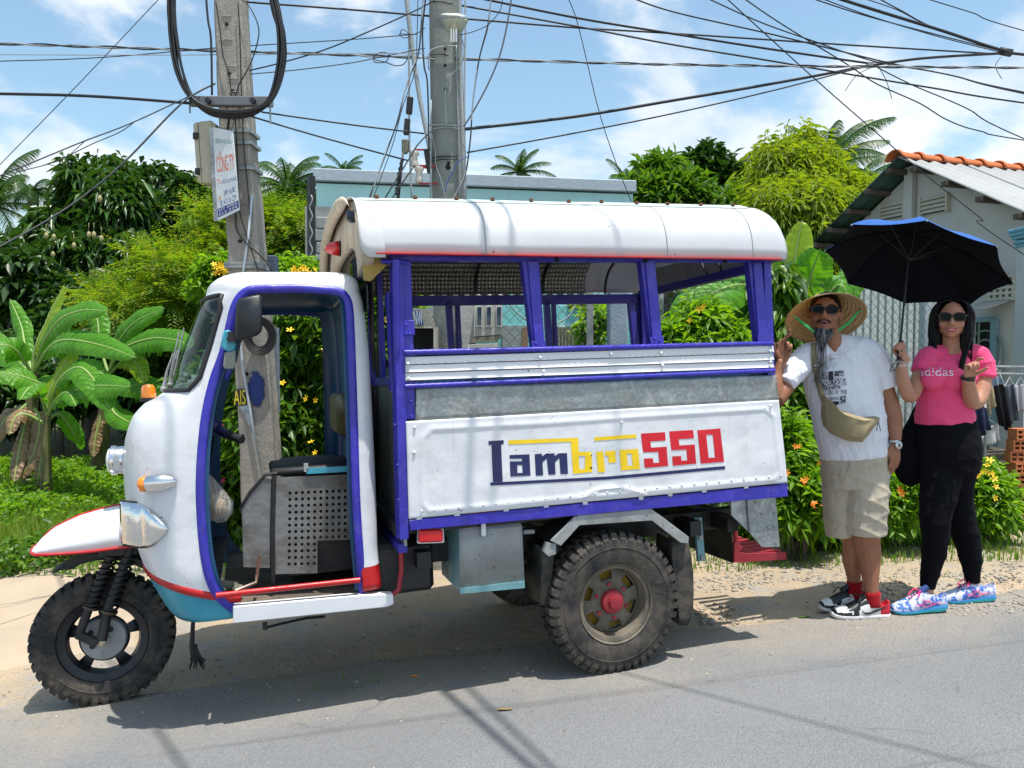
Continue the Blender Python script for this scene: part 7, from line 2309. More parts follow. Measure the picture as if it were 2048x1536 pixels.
MB().slab([S(.03, .875, .001), S(.98, .875, .001), S(.98, .965, .001), S(.03, .965, .001)], (0, .002, 0)).build('band', M('navy print', (.02, .03, .18, 1), .5).mat, sg)
stext('ĐT 0903', .08, .885, .9, .915, (.6, .62, .7, 1)); stext('012 234', .08, .928, .9, .958, (.6, .62, .7, 1))
# grey back plate seen right of the pole above the cab
bp = empty('panel', gpt(536, 5.5), 0, 'grey blue metal box behind the leaning pole at cab roof height', 'box')
MB().box(at(536, 536, 5.5) - bp.location, (.13, .08, .17)).build('case', wmat('blue grey metal', (.10, .13, .18, 1), (.07, .1, .14, 1), .4, 5), bp, bevel=.006)
MB().box(at(540, 740, 5.5) - bp.location + Vector((0, 0, .0)), (.12, .06, .60)).build('back_plate', wmat('pale blue board', (.20, .23, .28, 1), (.25, .28, .33, 1), .3), bp)
MB().box(Vector((-.01, 0, (at(536, 840, 5.5).z - bp.location.z) / 2)), (.05, .05, at(536, 560, 5.5).z - bp.location.z)).build('stand', GREYM, bp)
# second pole
pole2 = empty('utility_pole', gpt(893, YP2), 0, 'upright grey concrete pole behind the truck roof with insulators and a lamp', 'utility pole')
def l2(px, py, dy=0.0): return at(px, py, YP2 + dy) - pole2.location
b = MB(); rows = []
for (py, x0, x1) in [(-60, 856, 914), (100, 858, 919), (390, 863, 927), (700, 866, 934), (1150, 866, 944)]:
 L, Rr_ = l2(x0, py), l2(x1, py); d = .20; ch = .045
 rows.append([L + Vector((ch, 0, 0)), Rr_ - Vector((ch, 0, 0)), Rr_ + Vector((0, ch, 0)), Rr_ + Vector((0, d - ch, 0)), Rr_ + Vector((-ch, d, 0)), L + Vector((ch, d, 0)), L + Vector((0, d - ch, 0)), L + Vector((0, ch, 0))])
b.grid(rows, closed=True); b.build('shaft', PC2, pole2, smooth=50)
for (px, py, r) in ((890, 98, .010), (890, 131, .011), (891, 178, .011), (896, 334, .020), (897, 326, .012)):
 MB().lathe([(.0, 0), (r, 0), (r, .004), (0, .004)], l2(px, py, -.004), (0, 1, 0), 12).build('bolt_hole', DARKM, pole2)
PIPE = wmat('grey plastic pipe', (.34, .37, .38, 1), (.28, .31, .32, 1), .3, 4, .6)
for pts, r in (([(919, -40), (921, 100), (925, 250), (929, 400)], .014), ([(930, -40), (931, 60), (929, 200), (932, 400)], .006), ([(913, 90), (915, 200), (918, 300), (919, 400)], .0045), ([(812, -10), (820, 60), (835, 170), (852, 260), (860, 300)], .016), ([(818, 60), (818, 170), (819, 280), (823, 400)], .007), ([(862, 200), (861, 400)], .006)):
 MB().tube(smooth_poly([l2(px, py, -.03) for px, py in pts], 4), r, 8).build('pipe', PIPE, pole2, smooth=180)
for pts, r, mt_ in (([(858, 140), (862, 100), (915, 92), (917, 100)], .005, PIPE), ([(860, 252), (862, 250), (900, 250), (925, 254)], .005, PIPE), ([(862, 258), (900, 254), (925, 262)], .004, PIPE),
     ([(858, 318), (880, 313), (915, 312)], .005, BLACK), ([(858, 324), (880, 319), (915, 318)], .004, BLACK),
     ([(860, 4), (880, 3), (905, 8)], .005, BLACK), ([(860, 110), (880, 108), (897, 111)], .004, BLACK)):
 MB().tube(smooth_poly([l2(px, py, -.02) for px, py in pts], 4), r, 5).build('tie_wire', mt_, pole2, smooth=180)
# lamp: bent reflector with compact fluorescent bulb
lm = empty('lamp', pole2.location, 0, 'white reflector with a compact fluorescent bulb high on the second pole', 'lamp')
REF = wmat('enamelled reflector', (.55, .57, .50, 1), (.45, .48, .43, 1), .2, 6, .4)
b = MB(); rows = []
for i in range(7):
 t = i / 6
 r = []
 for j in range(9):
  u = j / 8 * 2 - 1
  q = l2(910 + u * (27 - 13 * t), 36 + 24 * t + 4 * u * u, -.20 + .13 * t + .06 * u * u)
  r.append(q)
 rows.append(r)
b.grid(rows); b.build('reflector', REF, lm, smooth=180, solid=.004)
b = MB(); b.slab([l2(882, 30, -.22), l2(934, 34, -.22), l2(916, 28, -.06), l2(890, 28, -.06)], (0, 0, .006)); b.build('hood', REF, lm)
MB().tube([l2(908, 44, -.13), l2(908, 58, -.13)], .020, 12).build('socket', CREAM, lm, smooth=60)
for dx in (-5, 0, 5):
 MB().tube([l2(907.5 + dx, 57, -.13), l2(907.5 + dx, 84, -.13)], .0065, 8).build('bulb', M('frosted tube', (.8, .82, .8, 1), .3).mat, lm, smooth=60)
# insulators
INS = M('glazed porcelain', (.55, .52, .45, 1), .2).mat
for (px, py) in ((829, 318), (838, 350)):
 ins = empty('insulator', pole2.location, 0, 'cream porcelain insulator, %s of the pair left of the second pole' % ('upper' if py < 330 else 'lower'), 'insulator')
 c0 = l2(px, py, -.02)
 MB().lathe([(.0, -.055), (.022, -.055), (.030, -.035), (.022, -.012), (.020, .012), (.034, .035), (.030, .055), (0, .058)], c0, (0, 0, 1), 18).build('body', INS, ins, smooth=50)
 MB().bar(c0 + Vector((0, 0, -.062)), c0 + Vector((.13, 0, -.058)), .014, .012).build('bracket', REDD, ins)
 MB().bar(c0 + Vector((0, 0, .066)), c0 + Vector((.12, 0, .064)), .014, .010).build('bracket', REDD, ins)
MB().slab([l2(847, 300, -.03), l2(858, 295, -.03), l2(860, 345, -.03), l2(854, 345, -.03)], (0, .04, 0)).build('bracket_plate', BLACK, pole2)
tb = empty('tension_clamp', pole2.location, 0, 'dark strain clamps and grey wedge hanging left of the second pole', 'clamp')
for poly, mt_ in (([(814, 192), (826, 193), (823, 227), (811, 226)], BLACK), ([(809, 236), (820, 237), (817, 268), (806, 268)], BLACK), ([(803, 278), (816, 278), (817, 300), (812, 307), (803, 304)], wmat('olive casting', (.17, .18, .13, 1), (.13, .14, .1, 1)))):
 MB().slab([l2(px, py, -.05) for px, py in poly], (0, .04, 0)).build('clamp', mt_, tb, bevel=.005)
b = MB()
for k in range(16): b.ball(l2(802 - k * .6 + rr.uniform(-3, 3), 322 + k * 5, -.05), (.013, .012, .012), 6, 5)
b.tube([l2(806, 305, -.05), l2(797, 400, -.05)], .008, 6)
b.build('guy_grip', BLACK, tb, smooth=180)
# meter cabinets under the second pole, seen through the truck's windows
mc = empty('meter_cabinet', gpt(960, 5.35), 0, 'cream meter cabinet with three narrow windows seen through the truck', 'meter cabinet')
def lc(px, py, Y=5.35): return at(px, py, Y) - mc.location
CRM = wmat('cream plastic', (.56, .55, .47, 1), (.5, .49, .42, 1), .15, 5, .45)
MB().slab([lc(950, 588), lc(1004, 588), lc(1004, 670), lc(948, 674)], (0, .22, 0)).build('body', CRM, mc, bevel=.006)
MB().slab([lc(948, 675), lc(1004, 671), lc(992, 684), lc(938, 686)], (0, .20, 0)).build('hood', wmat('olive lid', (.28, .27, .2, 1), (.24, .23, .17, 1)), mc)
MB().slab([lc(936, 688), lc(996, 686), lc(996, 740), (lc(936, 740))], (0, .22, 0)).build('lower_box', CRM, mc, bevel=.006)
for x0 in (954, 973, 993):
 w_ = MB().slab([lc(x0 - 1, 612, 5.34), lc(x0 + 11, 612, 5.34), lc(x0 + 11, 654, 5.34), lc(x0 - 1, 654, 5.34)], (0, .012, 0)).build('window', wmat('white frame', (.68, .68, .62, 1), (.62, .62, .56, 1)), mc)
 MB().slab([lc(x0 + 1, 614, 5.335), lc(x0 + 9, 614, 5.335), lc(x0 + 9, 649, 5.335), lc(x0 + 1, 649, 5.335)], (0, .008, 0)).build('pane', M('dark pane', (.04, .07, .10, 1), .1).mat, w_)
MB().slab([lc(919, 588, 5.5), lc(950, 588, 5.5), lc(950, 740, 5.5), lc(922, 740, 5.5)], (0, .1, 0)).build('back_box', wmat('pale grey board', (.5, .5, .47, 1), (.46, .46, .43, 1)), mc)
MB().box((0, .12, (lc(960, 720).z) / 2), (.08, .08, lc(960, 720).z)).build('stand', GREYM, mc)
sb = empty('switch_box', gpt(846, 5.35), 0, 'open switch box with a tilted striped lid seen through the first window', 'switch box')
def ls(px, py, Y=5.35): return at(px, py, Y) - sb.location
MB().slab([ls(826, 616), ls(857, 618), ls(871, 652), ls(826, 652)], (0, .012, 0)).build('lid', wmat('grey cream board', (.36, .35, .28, 1), (.3, .3, .24, 1)), sb)
for (a, c) in (((828, 621), (842, 650)), ((834, 621), (847, 650))):
 MB().slab([ls(a[0], a[1], 5.34), ls(a[0] + 5, a[1], 5.34), ls(c[0] + 1, c[1], 5.34), ls(c[0] - 6, c[1], 5.34)], (0, .006, 0)).build('label_plate', M('blue white label', (.03, .1, .28, 1), .5).mat, sb)
fit_text('NW', ls(829, 650, 5.332), ls(846, 650, 5.332), ls(827, 622, 5.332), WHITE, sb, 'label_print', .001)
MB().slab([ls(822, 653), ls(871, 653), ls(871, 656), ls(822, 656)], (0, .2, 0)).build('shelf', CRM, sb)
MB().slab([ls(820, 656, 5.5), ls(869, 656, 5.5), ls(869, 735, 5.5), ls(820, 735, 5.5)], (0, .01, 0)).build('back', DARKM, sb)
MB().slab([ls(867, 655), ls(872, 655), ls(872, 735), ls(867, 735)], (0, .18, 0)).build('side', CRM, sb)
MB().box((0, .1, (ls(846, 730).z) / 2), (.3, .14, ls(846, 730).z)).build('stand', GREYM, sb)
# dark steel post with twisted wire at the left end of the turquoise house
sp = empty('steel_post', gpt(622, 8.4), 0, 'dark steel post at the left end of the turquoise house', 'post')
MB().tube([Vector((0, 0, -.1)), at(622, 352, 8.4) - sp.location], .045, 4).build('shaft', BLACK, sp, smooth=0)
MB().tube([at(622 + 3 * sin(k * 1.3), 390 + k * 7, 8.3) - sp.location for k in range(24)], .008, 5).build('twisted_wire', PIPE, sp, smooth=180)
# ---- cables
CABG = 'overhead cables'
CABM = M('black cable', (.012, .015, .02, 1), .55).mat
CABL = M('grey cable', (.30, .32, .34, 1), .6).mat
def cable(label, pts, Y0=5.4, Y1=None, r=.006, mat=None, twist=0, cat='cable', name='overhead_cable', group=CABG):
 Y1 = Y0 if Y1 is None else Y1
 pts = list(pts)
 if pts[-1][0] > 2070: (a_, b_), (c_, d_) = pts[-2], pts[-1]; k_ = 900 / (c_ - a_); pts.append((c_ + 900, d_ + (d_ - b_) * k_ * .8))
 if pts[0][0] < -30: (a_, b_), (c_, d_) = pts[1], pts[0]; k_ = 900 / (a_ - c_); pts.insert(0, (c_ - 900, d_ + (d_ - b_) * k_ * .8))
 x0, x1 = pts[0][0], pts[-1][0]; n = len(pts)
 P = []
 for i, (px, py) in enumerate(pts):
  t = (px - x0) / (x1 - x0) if abs(x1 - x0) > 60 else i / (n - 1)
  P.append(at(px, py, Y0 + (Y1 - Y0) * t))
 if len(P) == 2: P.insert(1, (P[0] + P[1]) / 2 + Vector((0, 0, -.01)))
 Q = smooth_poly(P, 8 if not twist else 26)
 o = Q[0].copy()
 b = MB()
 if twist:
  for s, m_ in ((0, 0), (pi, 1)):
   pts2 = []; ln_ = 0
   for i, q in enumerate(Q):
    if i: ln_ += (q - Q[i - 1]).length
    a = ln_ * twist + s
    pts2.append(q - o + Vector((0, cos(a), sin(a))) * r * .9)
   b.tube(pts2, r * .8, 5, m=m_)
  ob = b.build(name, [CABM, CABL], smooth=180)
 else:
  b.tube([q - o for q in Q], r, 5); ob = b.build(name, mat or CABM, smooth=180)
 ob.location = o
 tag(ob, label, cat, group)
 return ob
cable('twisted black and white cable crossing the whole view near the top', [(-80, 85), (240, 95), (480, 103), (700, 110), (930, 118), (1350, 129), (1700, 133), (2150, 136)], 5.1, 6.2, .007, twist=14)
cable('thick black cable from the left edge ending at the crossarm', [(-60, 186), (180, 192), (378, 206)], 4.6, 5.1, .010)
cable('thin pale cable just under the twisted one left of the poles', [(-60, 109), (300, 110), (740, 107), (850, 106)], 5.1, 5.4, .003, CABL)
cable('thin cable rising slightly from the left edge to the second pole', [(-60, 124), (200, 115), (430, 96), (700, 79), (835, 68)], 4.9, 5.5, .0035)
cable('thin wire slanting from the top down to the left edge', [(330, -15), (160, 165), (-40, 370)], 4.8, 4.4, .0025)
cable('thin cable with loose tangled strands dropping to the left edge', [(430, 168), (270, 243), (164, 284), (60, 327), (-40, 368)], 5.2, 4.3, .004)
cable('loose strand hanging from the tangled cable', [(270, 243), (240, 264), (180, 290), (130, 315), (90, 330), (30, 345)], 4.85, 4.5, .003)
cable('kinked loose end below the tangled cable', [(170, 282), (138, 312), (126, 333), (92, 328)], 4.7, 4.6, .0025)
cable('thick cable sagging steeply from the leaning pole to the left edge', [(430, 167), (362, 208), (239, 333), (120, 425), (-40, 515)], 5.2, 4.0, .006)
cable('cable from the leaning pole passing behind the second pole to the junction at right', [(482, 3), (700, 19), (860, 32), (938, 38), (1150, 55), (1350, 67), (1700, 90), (1998, 108)], 5.3, 7, .0075)
cable('cable rising from the leaning pole to the top of the second pole', [(489, 143), (560, 126), (650, 99), (740, 62), (835, 19), (870, 0)], 5.3, 5.5, .005)
cable('thin cable between the two poles below the twisted one', [(489, 149), (600, 139), (700, 126), (752, 116), (850, 96)], 5.3, 5.5, .0035)
cable('cable from below the crossarm to the second pole', [(523, 224), (700, 249), (848, 267)], 5.1, 5.5, .006)
cable('cable descending from the crossarm to the insulators', [(500, 232), (600, 262), (700, 290), (816, 321)], 5.1, 5.5, .006)
cable('thickest cable rising from the second pole to the right junction', [(930, 258), (1150, 233), (1350, 200), (1500, 175), (1655, 147), (1741, 131), (1850, 116), (2010, 106)], 5.5, 7, .012)
cable('thinner cable rising to the right just under the thickest one', [(934, 305), (1150, 266), (1350, 226), (1550, 180), (1707, 139), (1745, 131)], 5.5, 6.5, .006)
cable('cable falling from the top centre to the splice at the right', [(940, -8), (1156, 36), (1350, 68), (1540, 98), (1734, 126)], 5.6, 6.5, .009)
cable('cable from the second pole falling right to the far right edge', [(918, 10), (1150, 52), (1350, 90), (1520, 118), (1690, 147), (1860, 175), (2110, 214)], 5.6, 7, .007)
cable('thin cable dropping from the top behind the truck roof', [(1134, -8), (1156, 50), (1197, 219), (1230, 320), (1262, 402)], 6.5, 7.5, .004)
cable('cable from the top right of centre falling to the right edge', [(1255, -8), (1348, 24), (1550, 70), (1775, 125), (1900, 150), (2110, 196)], 6, 7, .006)
cable('wavy cable crossing down to the right edge below the splice', [(1481, -8), (1560, 46), (1690, 126), (1740, 160), (1775, 178), (1840, 207), (1895, 240), (1960, 262), (2110, 290)], 6, 7.2, .005)
cable('thin straight wire running down to the gable of the grey house', [(1440, -15), (1621, 150), (1758, 270), (1854, 352), (1960, 435), (2080, 530)], 5, 7.6, .004)
cable('lowest of the heavy bundle coming from the top right corner', [(1640, -15), (1750, 20), (1880, 60), (2011, 102), (2110, 116)], 6, 7.2, .012)
cable('upper strand of the heavy bundle in the top right corner', [(1590, -15), (1720, 28), (1861, 66), (2011, 104)], 6, 7, .005)
cable('second strand of the heavy bundle in the top right corner', [(1620, -12), (1740, 32), (1880, 74), (2008, 106)], 6, 7, .0045)
cable('strand joining the heavy bundle from above', [(1740, -12), (1800, 20), (1860, 52), (1960, 88), (2010, 103)], 6, 7, .005)
cable('strand joining the heavy bundle from the very top', [(1700, -12), (1790, 18), (1850, 48), (1940, 82)], 6.2, 6.9, .004)
cable('thin wire alone in the top right corner', [(1835, -8), (1940, 24), (2110, 78)], 6, 7, .004)
cable('cable curving from the top into the splice at the right', [(1405, -8), (1520, 44), (1632, 84), (1700, 108), (1768, 127), (1900, 150), (2110, 200)], 5.9, 7, .005)
cable('cable falling from the splice to the right edge above the grey roof', [(1755, 135), (1827, 171), (1930, 215), (2110, 303)], 6.5, 7.2, .005)
cable('short loose end curling down left of the splice', [(1738, 137), (1712, 152), (1690, 182)], 6.4, 6.4, .003)
cable('short loose end hanging right of the splice', [(1758, 135), (1772, 160), (1784, 198)], 6.4, 6.4, .003)
cable('short loose end under the right junction', [(2002, 114), (1991, 130), (1996, 145), (2004, 158)], 6.9, 6.9, .003)
cable('two dark cables waving down the right side of the second pole', [(982, -10), (976, 50), (960, 110), (950, 170), (944, 225), (941, 275), (930, 350), (905, 400)], 5.5, 5.5, .0065, twist=9)
cable('grey cable sweeping down to the right side of the second pole', [(1024, -10), (1012, 60), (998, 115), (975, 170), (947, 222), (928, 252)], 5.5, 5.5, .006, wmat('grey sheath', (.10, .11, .13, 1), (.12, .13, .15, 1)))
cable('thin wire from the top to the lamp on the second pole', [(1006, -10), (1000, 20), (978, 48), (950, 62), (920, 70)], 5.45, 5.45, .003)
cable('pale wire looping down the face of the second pole', [(922, 72), (928, 95), (924, 125), (900, 155), (890, 190), (893, 250)], 5.5, 5.5, .004, PIPE)
cable('twisted cable swinging from the top left of the second pole to the roof', [(846, -10), (842, 60), (836, 110), (821, 147), (808, 190), (794, 246), (770, 310), (738, 400)], 5.4, 5.2, .006, twist=10)
cable('cable beside the twisted one reaching the truck roof', [(836, -10), (834, 70), (830, 140), (805, 215), (785, 290), (745, 400)], 5.4, 5.2, .003)
cable('dark cable hanging straight beside the second pole', [(852, -10), (845, 60), (848, 130), (855, 170), (858, 300)], 5.45, 5.45, .006)
cable('pair of dark wires from the insulators down to the roof', [(862, 262), (835, 290), (818, 318), (795, 355), (768, 400)], 5.4, 5.2, .005)
cable('short cable from the insulators to the roof', [(830, 330), (805, 365), (782, 400)], 5.4, 5.3, .005)
cable('cable loop left of the second pole at the height of the twisted one', [(746, 121), (752, 125), (770, 124), (778, 112), (772, 105), (755, 107), (747, 118), (770, 124), (790, 131), (806, 129), (815, 118)], 5.4, 5.4, .0035)
cable('thin pale loops tied beside the second pole', [(800, 70), (803, 60), (812, 62), (820, 72), (808, 76), (800, 68), (830, 68), (850, 56)], 5.4, 5.4, .003)
cable('white cable curving behind the third window', [(1018, 606), (1030, 622), (1053, 640), (1085, 652), (1110, 648), (1140, 630), (1153, 600)], 5.6, 5.7, .006, PIPE)
cable('blue wire curling at the foot of the insulators', [(938, 312), (915, 325), (905, 345), (895, 365), (890, 385)], 5.5, 5.5, .0035, M('blue wire', (.03, .08, .3, 1), .6).mat)
cable('bare pale wire hanging on the face of the second pole', [(862, 262), (870, 300), (872, 330), (882, 360), (892, 400)], 5.52, 5.52, .003, PIPE)
sj = empty('cable_junction', at(2011, 104, 7.0), 0, 'black taped junction where the thick cables meet at the right', 'cable joint')
MB().tube([(-.05, 0, .01), (0, 0, 0), (.05, 0, -.01)], .035, 8).build('tape', BLACK, sj, smooth=180)
sj = empty('cable_clamp', at(1739, 130, 6.5), 0, 'small metal clamp where cables cross at the right', 'clamp')
MB().box((0, 0, 0), (.05, .03, .05)).build('clamp_body', GALV, sj, bevel=.006)
MB().tube([(.02, 0, .02), (.18, 0, .03)], .006, 5).build('rod', GALV, sj)
# cables crossing the road overhead, above the view: their shadows fall on the roof, the side and the asphalt
def over(label, a, c, h, r):
 A_, B_ = ground(*a), ground(*c); D = (B_ - A_).normalized()
 P = [q + SUN * (h / SUN.z) for q in (A_ - D * 4.5, A_ - D * 1.5, B_, B_ + D * 6)]
 o = P[0].copy()
 ob = MB().tube(smooth_poly([x - o for x in P], 4), r, 6).build('overhead_cable', CABM, smooth=180); ob.location = o
 tag(ob, label, 'cable', CABG)
over('thick cable bundle crossing over the road whose shadow lies on the asphalt', (905, 1400), (1060, 1536), 5.2, .017)
over('second cable crossing over the road beside the thick bundle', (985, 1425), (1100, 1536), 5.6, .012)
over('third cable crossing over the road with a faint shadow at right', (1330, 1370), (1900, 1520), 5.4, .007)
over('fourth cable crossing over the left of the road', (320, 1470), (365, 1536), 5.2, .010)
# litter
for nm, lab, (px_, py_), ln_, r_, m_ in (('cigarette_butt', 'orange cigarette butt lying in the shade under the truck', (828, 1357), .016, .004, OFL), ('leaf', 'green fallen leaf on the ground left of the black and white shoes', (1608, 1238), .03, .012, F_MID), ('leaf', 'pale dry leaf lying left of the rear mud flap shadow', (1010, 1424), .03, .01, F_DRY)):
 q = ground(px_, py_) + Vector((0, 0, .012)); o = MB().tube([(-ln_, 0, 0), (0, 0, .002), (ln_, .004, 0)], [r_ * .6, r_, r_ * .5], 6, ry=.003, up=(0, 0, 1)).build(nm, m_, smooth=60); o.location = q
 tag(o, lab, 'litter')
# ================================================================ PEOPLE
from mathutils.bvhtree import BVHTree
def fuse(mb, voxel, it=3, fac=.5, name='body'):
 """one continuous surface out of overlapping closed forms"""
 me = mb.mesh('tmp', [], smooth=0)
 o = bpy.data.objects.new('tmp', me); COL.objects.link(o)
 m = o.modifiers.new('r', 'REMESH'); m.mode = 'VOXEL'; m.voxel_size = voxel; m.adaptivity = 0
 if it:
  m = o.modifiers.new('s', 'SMOOTH'); m.iterations = it; m.factor = fac
 bpy.context.view_layer.update()
 r = bpy.data.meshes.new_from_object(o.evaluated_get(bpy.context.evaluated_depsgraph_get()))
 bpy.data.objects.remove(o); bpy.data.meshes.remove(me)
 r.name = name
 r.polygons.foreach_set('use_smooth', [True] * len(r.polygons))
 return r
def put(me, name, mats, parent):
 me.materials.clear()
 for m in (mats if isinstance(mats, (list, tuple)) else [mats]): me.materials.append(m)
 return obj_from(name, me, parent)
def displace(me, fn):
 n = len(me.vertices); co = np.empty(n * 3, np.float32); me.vertices.foreach_get('co', co); co = co.reshape(-1, 3)
 no = np.empty(n * 3, np.float32); me.vertices.foreach_get('normal', no); no = no.reshape(-1, 3)
 d = fn(co, no); me.vertices.foreach_set('co', (co + no * d[:, None]).astype(np.float32).ravel()); me.update()
def skin(name, c1, c2):
 m = M(name, c1, .48, spec=.35)
 m.b.inputs['Subsurface Weight'].default_value = .12
 m.b.inputs['Subsurface Radius'].default_value = (.02, .008, .004)
 m.b.inputs['Subsurface Scale'].default_value = .3
 m.color(m.mix(m.rng(m.noise(22, 5, .6), .35, .7), c1, c2)).bump(m.noise(160, 3), .0008)
 return m.mat
def fabric(name, c, c2=None, rough=.85, wr=.012, sc=14, sheen=.1):
 m = M(name, c, rough, spec=.15)
 m.b.inputs['Sheen Weight'].default_value = sheen
 m.color(m.mix(m.rng(m.noise(6, 4), .35, .7), c, c2 or tuple(x * .86 for x in c[:3]) + (1,)))
 m.bump(m.noise((sc, sc, sc * .45), 3, .5, 1.2), wr)
 m.bump(m.noise(260, 2), .0006)
 return m.mat
SKM = skin('tanned skin', (.33, .145, .08, 1), (.27, .115, .065, 1))
SKW = skin('light brown skin', (.47, .235, .15, 1), (.41, .195, .12, 1))
LIPM = skin('man lips', (.30, .10, .09, 1), (.26, .09, .08, 1)); LIPW = skin('woman lips', (.48, .10, .09, 1), (.42, .09, .09, 1))
HAIR = M('black hair', (.004, .004, .006, 1), .42, spec=.22); HAIR.bump(HAIR.noise((120, 120, 6), 3), .004); HAIR = HAIR.mat
GHAIR = M('grey beard', (.05, .05, .055, 1), .5)
GHAIR.color(GHAIR.mix(GHAIR.rng(GHAIR.island(), .35, 1.0), (.008, .008, .010, 1), (.24, .25, .26, 1))); GHAIR = GHAIR.mat
LENS = M('dark lens', (.003, .003, .004, 1), .08, spec=.12).mat
TEETH = M('teeth', (.75, .72, .66, 1), .25).mat
TEE = fabric('white cotton', (.74, .75, .80, 1), (.68, .69, .75, 1), .8, .014)
PINK = fabric('pink jersey', (.84, .085, .22, 1), (.76, .07, .19, 1), .7, .013, 12)
KHAKI = fabric('khaki twill', (.47, .41, .32, 1), (.40, .35, .27, 1), .85, .015, 12)
BLK = fabric('black stretch cloth', (.004, .0045, .007, 1), (.003, .003, .005, 1), .95, .008, 10, 0)
REDS = fabric('red sock', (.33, .008, .012, 1), None, .9, .002)
WSOCK = fabric('white sock', (.7, .7, .74, 1), None, .9, .002)
class Fig:
 def __init__(s, Y, root): s.Y = Y; s.r = root; s.k = Y / F
 def p(s, px, py, dy=0.0): return at(px, py, s.Y + dy) - s.r.location
 def tube(s, b, pts, n=14, sub=4, flat=None):
  """pts: (px, py, dy, r px[, ratio depth/width])"""
  P = smooth_poly([s.p(*q[:3]) for q in pts], sub)
  rr_ = smooth_poly([Vector((q[3] * s.k, (q[4] if len(q) > 4 else 1.0), 0)) for q in pts], sub)
  b.tube(P, [max(.001, v.x) for v in rr_], n, up=(0, -1, 0) if flat is None else flat, ry=[max(.001, v.x * v.y) for v in rr_])
 def ball(s, b, px, py, dy, rx, ry, rz, rot=None): b.ball(s.p(px, py, dy), (rx, ry, rz), 20, 12, rot=rot)
def hand(b, w, d, n, curls, thumb, sc=1.0, spread=(.12, .03, -.05, -.14)):
 d = vv(d).normalized(); n = vv(n); n = (n - d * n.dot(d)).normalized(); x = d.cross(n)
 if thumb[0] < 0: x = -x; th = abs(thumb[0])
 else: th = thumb[0]
 S = sc
 # palm
 for i, (o, l) in enumerate(((.030, .088), (.010, .092), (-.011, .088), (-.030, .080))):
  b.tube([w + x * o * .45 * S, w + (d * l * .55 + x * o * .85) * S, w + (d * l + x * o) * S], [.015 * S, .0145 * S, .0105 * S], 8)
 b.tube([w - d * .03 * S, w + d * .02 * S], [.026 * S, .024 * S], 10, up=tuple(n), ry=.018 * S)
 for i, (o, l, L) in enumerate(((.030, .088, .070), (.010, .092, .078), (-.011, .088, .073), (-.030, .080, .056))):
  c = curls[i]; a = 0; p = w + (d * l + x * o) * S; sp = spread[i]
  dd = (d * cos(sp) + x * sin(sp)).normalized(); pts = [p - dd * .012 * S, p]; f = (.46, .30, .24)
  for j in range(3):
   a += c[j]
   v = dd * cos(a) + n * sin(a)
   p = p + v * L * f[j] * S; pts.append(p)
  b.tube(smooth_poly(pts, 2), [r * S for r in lin(.0098, .0072, (len(pts) - 1) * 2 + 1)], 8)
  b.ball(pts[-1], .0072 * S, 8, 6)
 # thumb from the side of the palm near its base
 tp = w + (d * .018 + x * .022 + n * .004) * S
 v0 = (x * cos(th) * .9 + d * sin(th) + n * thumb[1]).normalized(); v1 = (x * cos(th + thumb[2]) + d * sin(th + thumb[2]) + n * (thumb[1] + thumb[3])).normalized()
 q1 = tp + v0 * .042 * S; q2 = q1 + v1 * .030 * S; q3 = q2 + v1 * .024 * S
 b.tube([tp, q1, q2, q3], [.015 * S, .0125 * S, .0105 * S, .008 * S], 8); b.ball(q3, .008 * S, 8, 6)
def head(b, c, sx, R3, fem=False):
 """c: centre of the skull; R3 rotation matrix; face looks to -y in local space"""
 q = lambda x, y, z: c + R3 @ Vector((x, y, z)) * sx
 B = lambda x, y, z, rx, ry, rz: b.ball(q(x, y, z), (rx * sx, ry * sx, rz * sx), 20, 14, rot=R3)
 B(0, .012, .018, .074, .094, .092); B(0, -.008, -.022, .064, .076, .078)
 B(0, -.026, -.066, .046, .052, .040); B(0, -.048, -.088, .026 if not fem else .022, .026, .020)
 for s_ in (1, -1):
  B(s_ * .036, -.048, -.030, .026, .024, .024)          # cheek
  B(s_ * (.047 if not fem else .040), -.008, -.062, .018, .038, .020)           # jaw
  B(s_ * .028, -.066, .022, .024, .014, .010)            # brow
  # ear
  b.tube([q(s_ * .074, .012, .012), q(s_ * .084, .020, .022), q(s_ * .087, .024, .004), q(s_ * .080, .014, -.020), q(s_ * .072, .006, -.028)], [.007 * sx] * 5, 8)
  B(s_ * .076, .012, -.004, .008, .014, .024)
  B(s_ * .012, -.086, -.034, .009, .010, .008)            # nostril wing
 b.tube([q(0, -.076, .018), q(0, -.086, -.004), q(0, -.098, -.026), q(0, -.092, -.036)], [.009 * sx, .0095 * sx, .0125 * sx, .009 * sx], 10)
 B(0, -.072, -.056, .028, .012, .016)                        # mouth mound
 return q
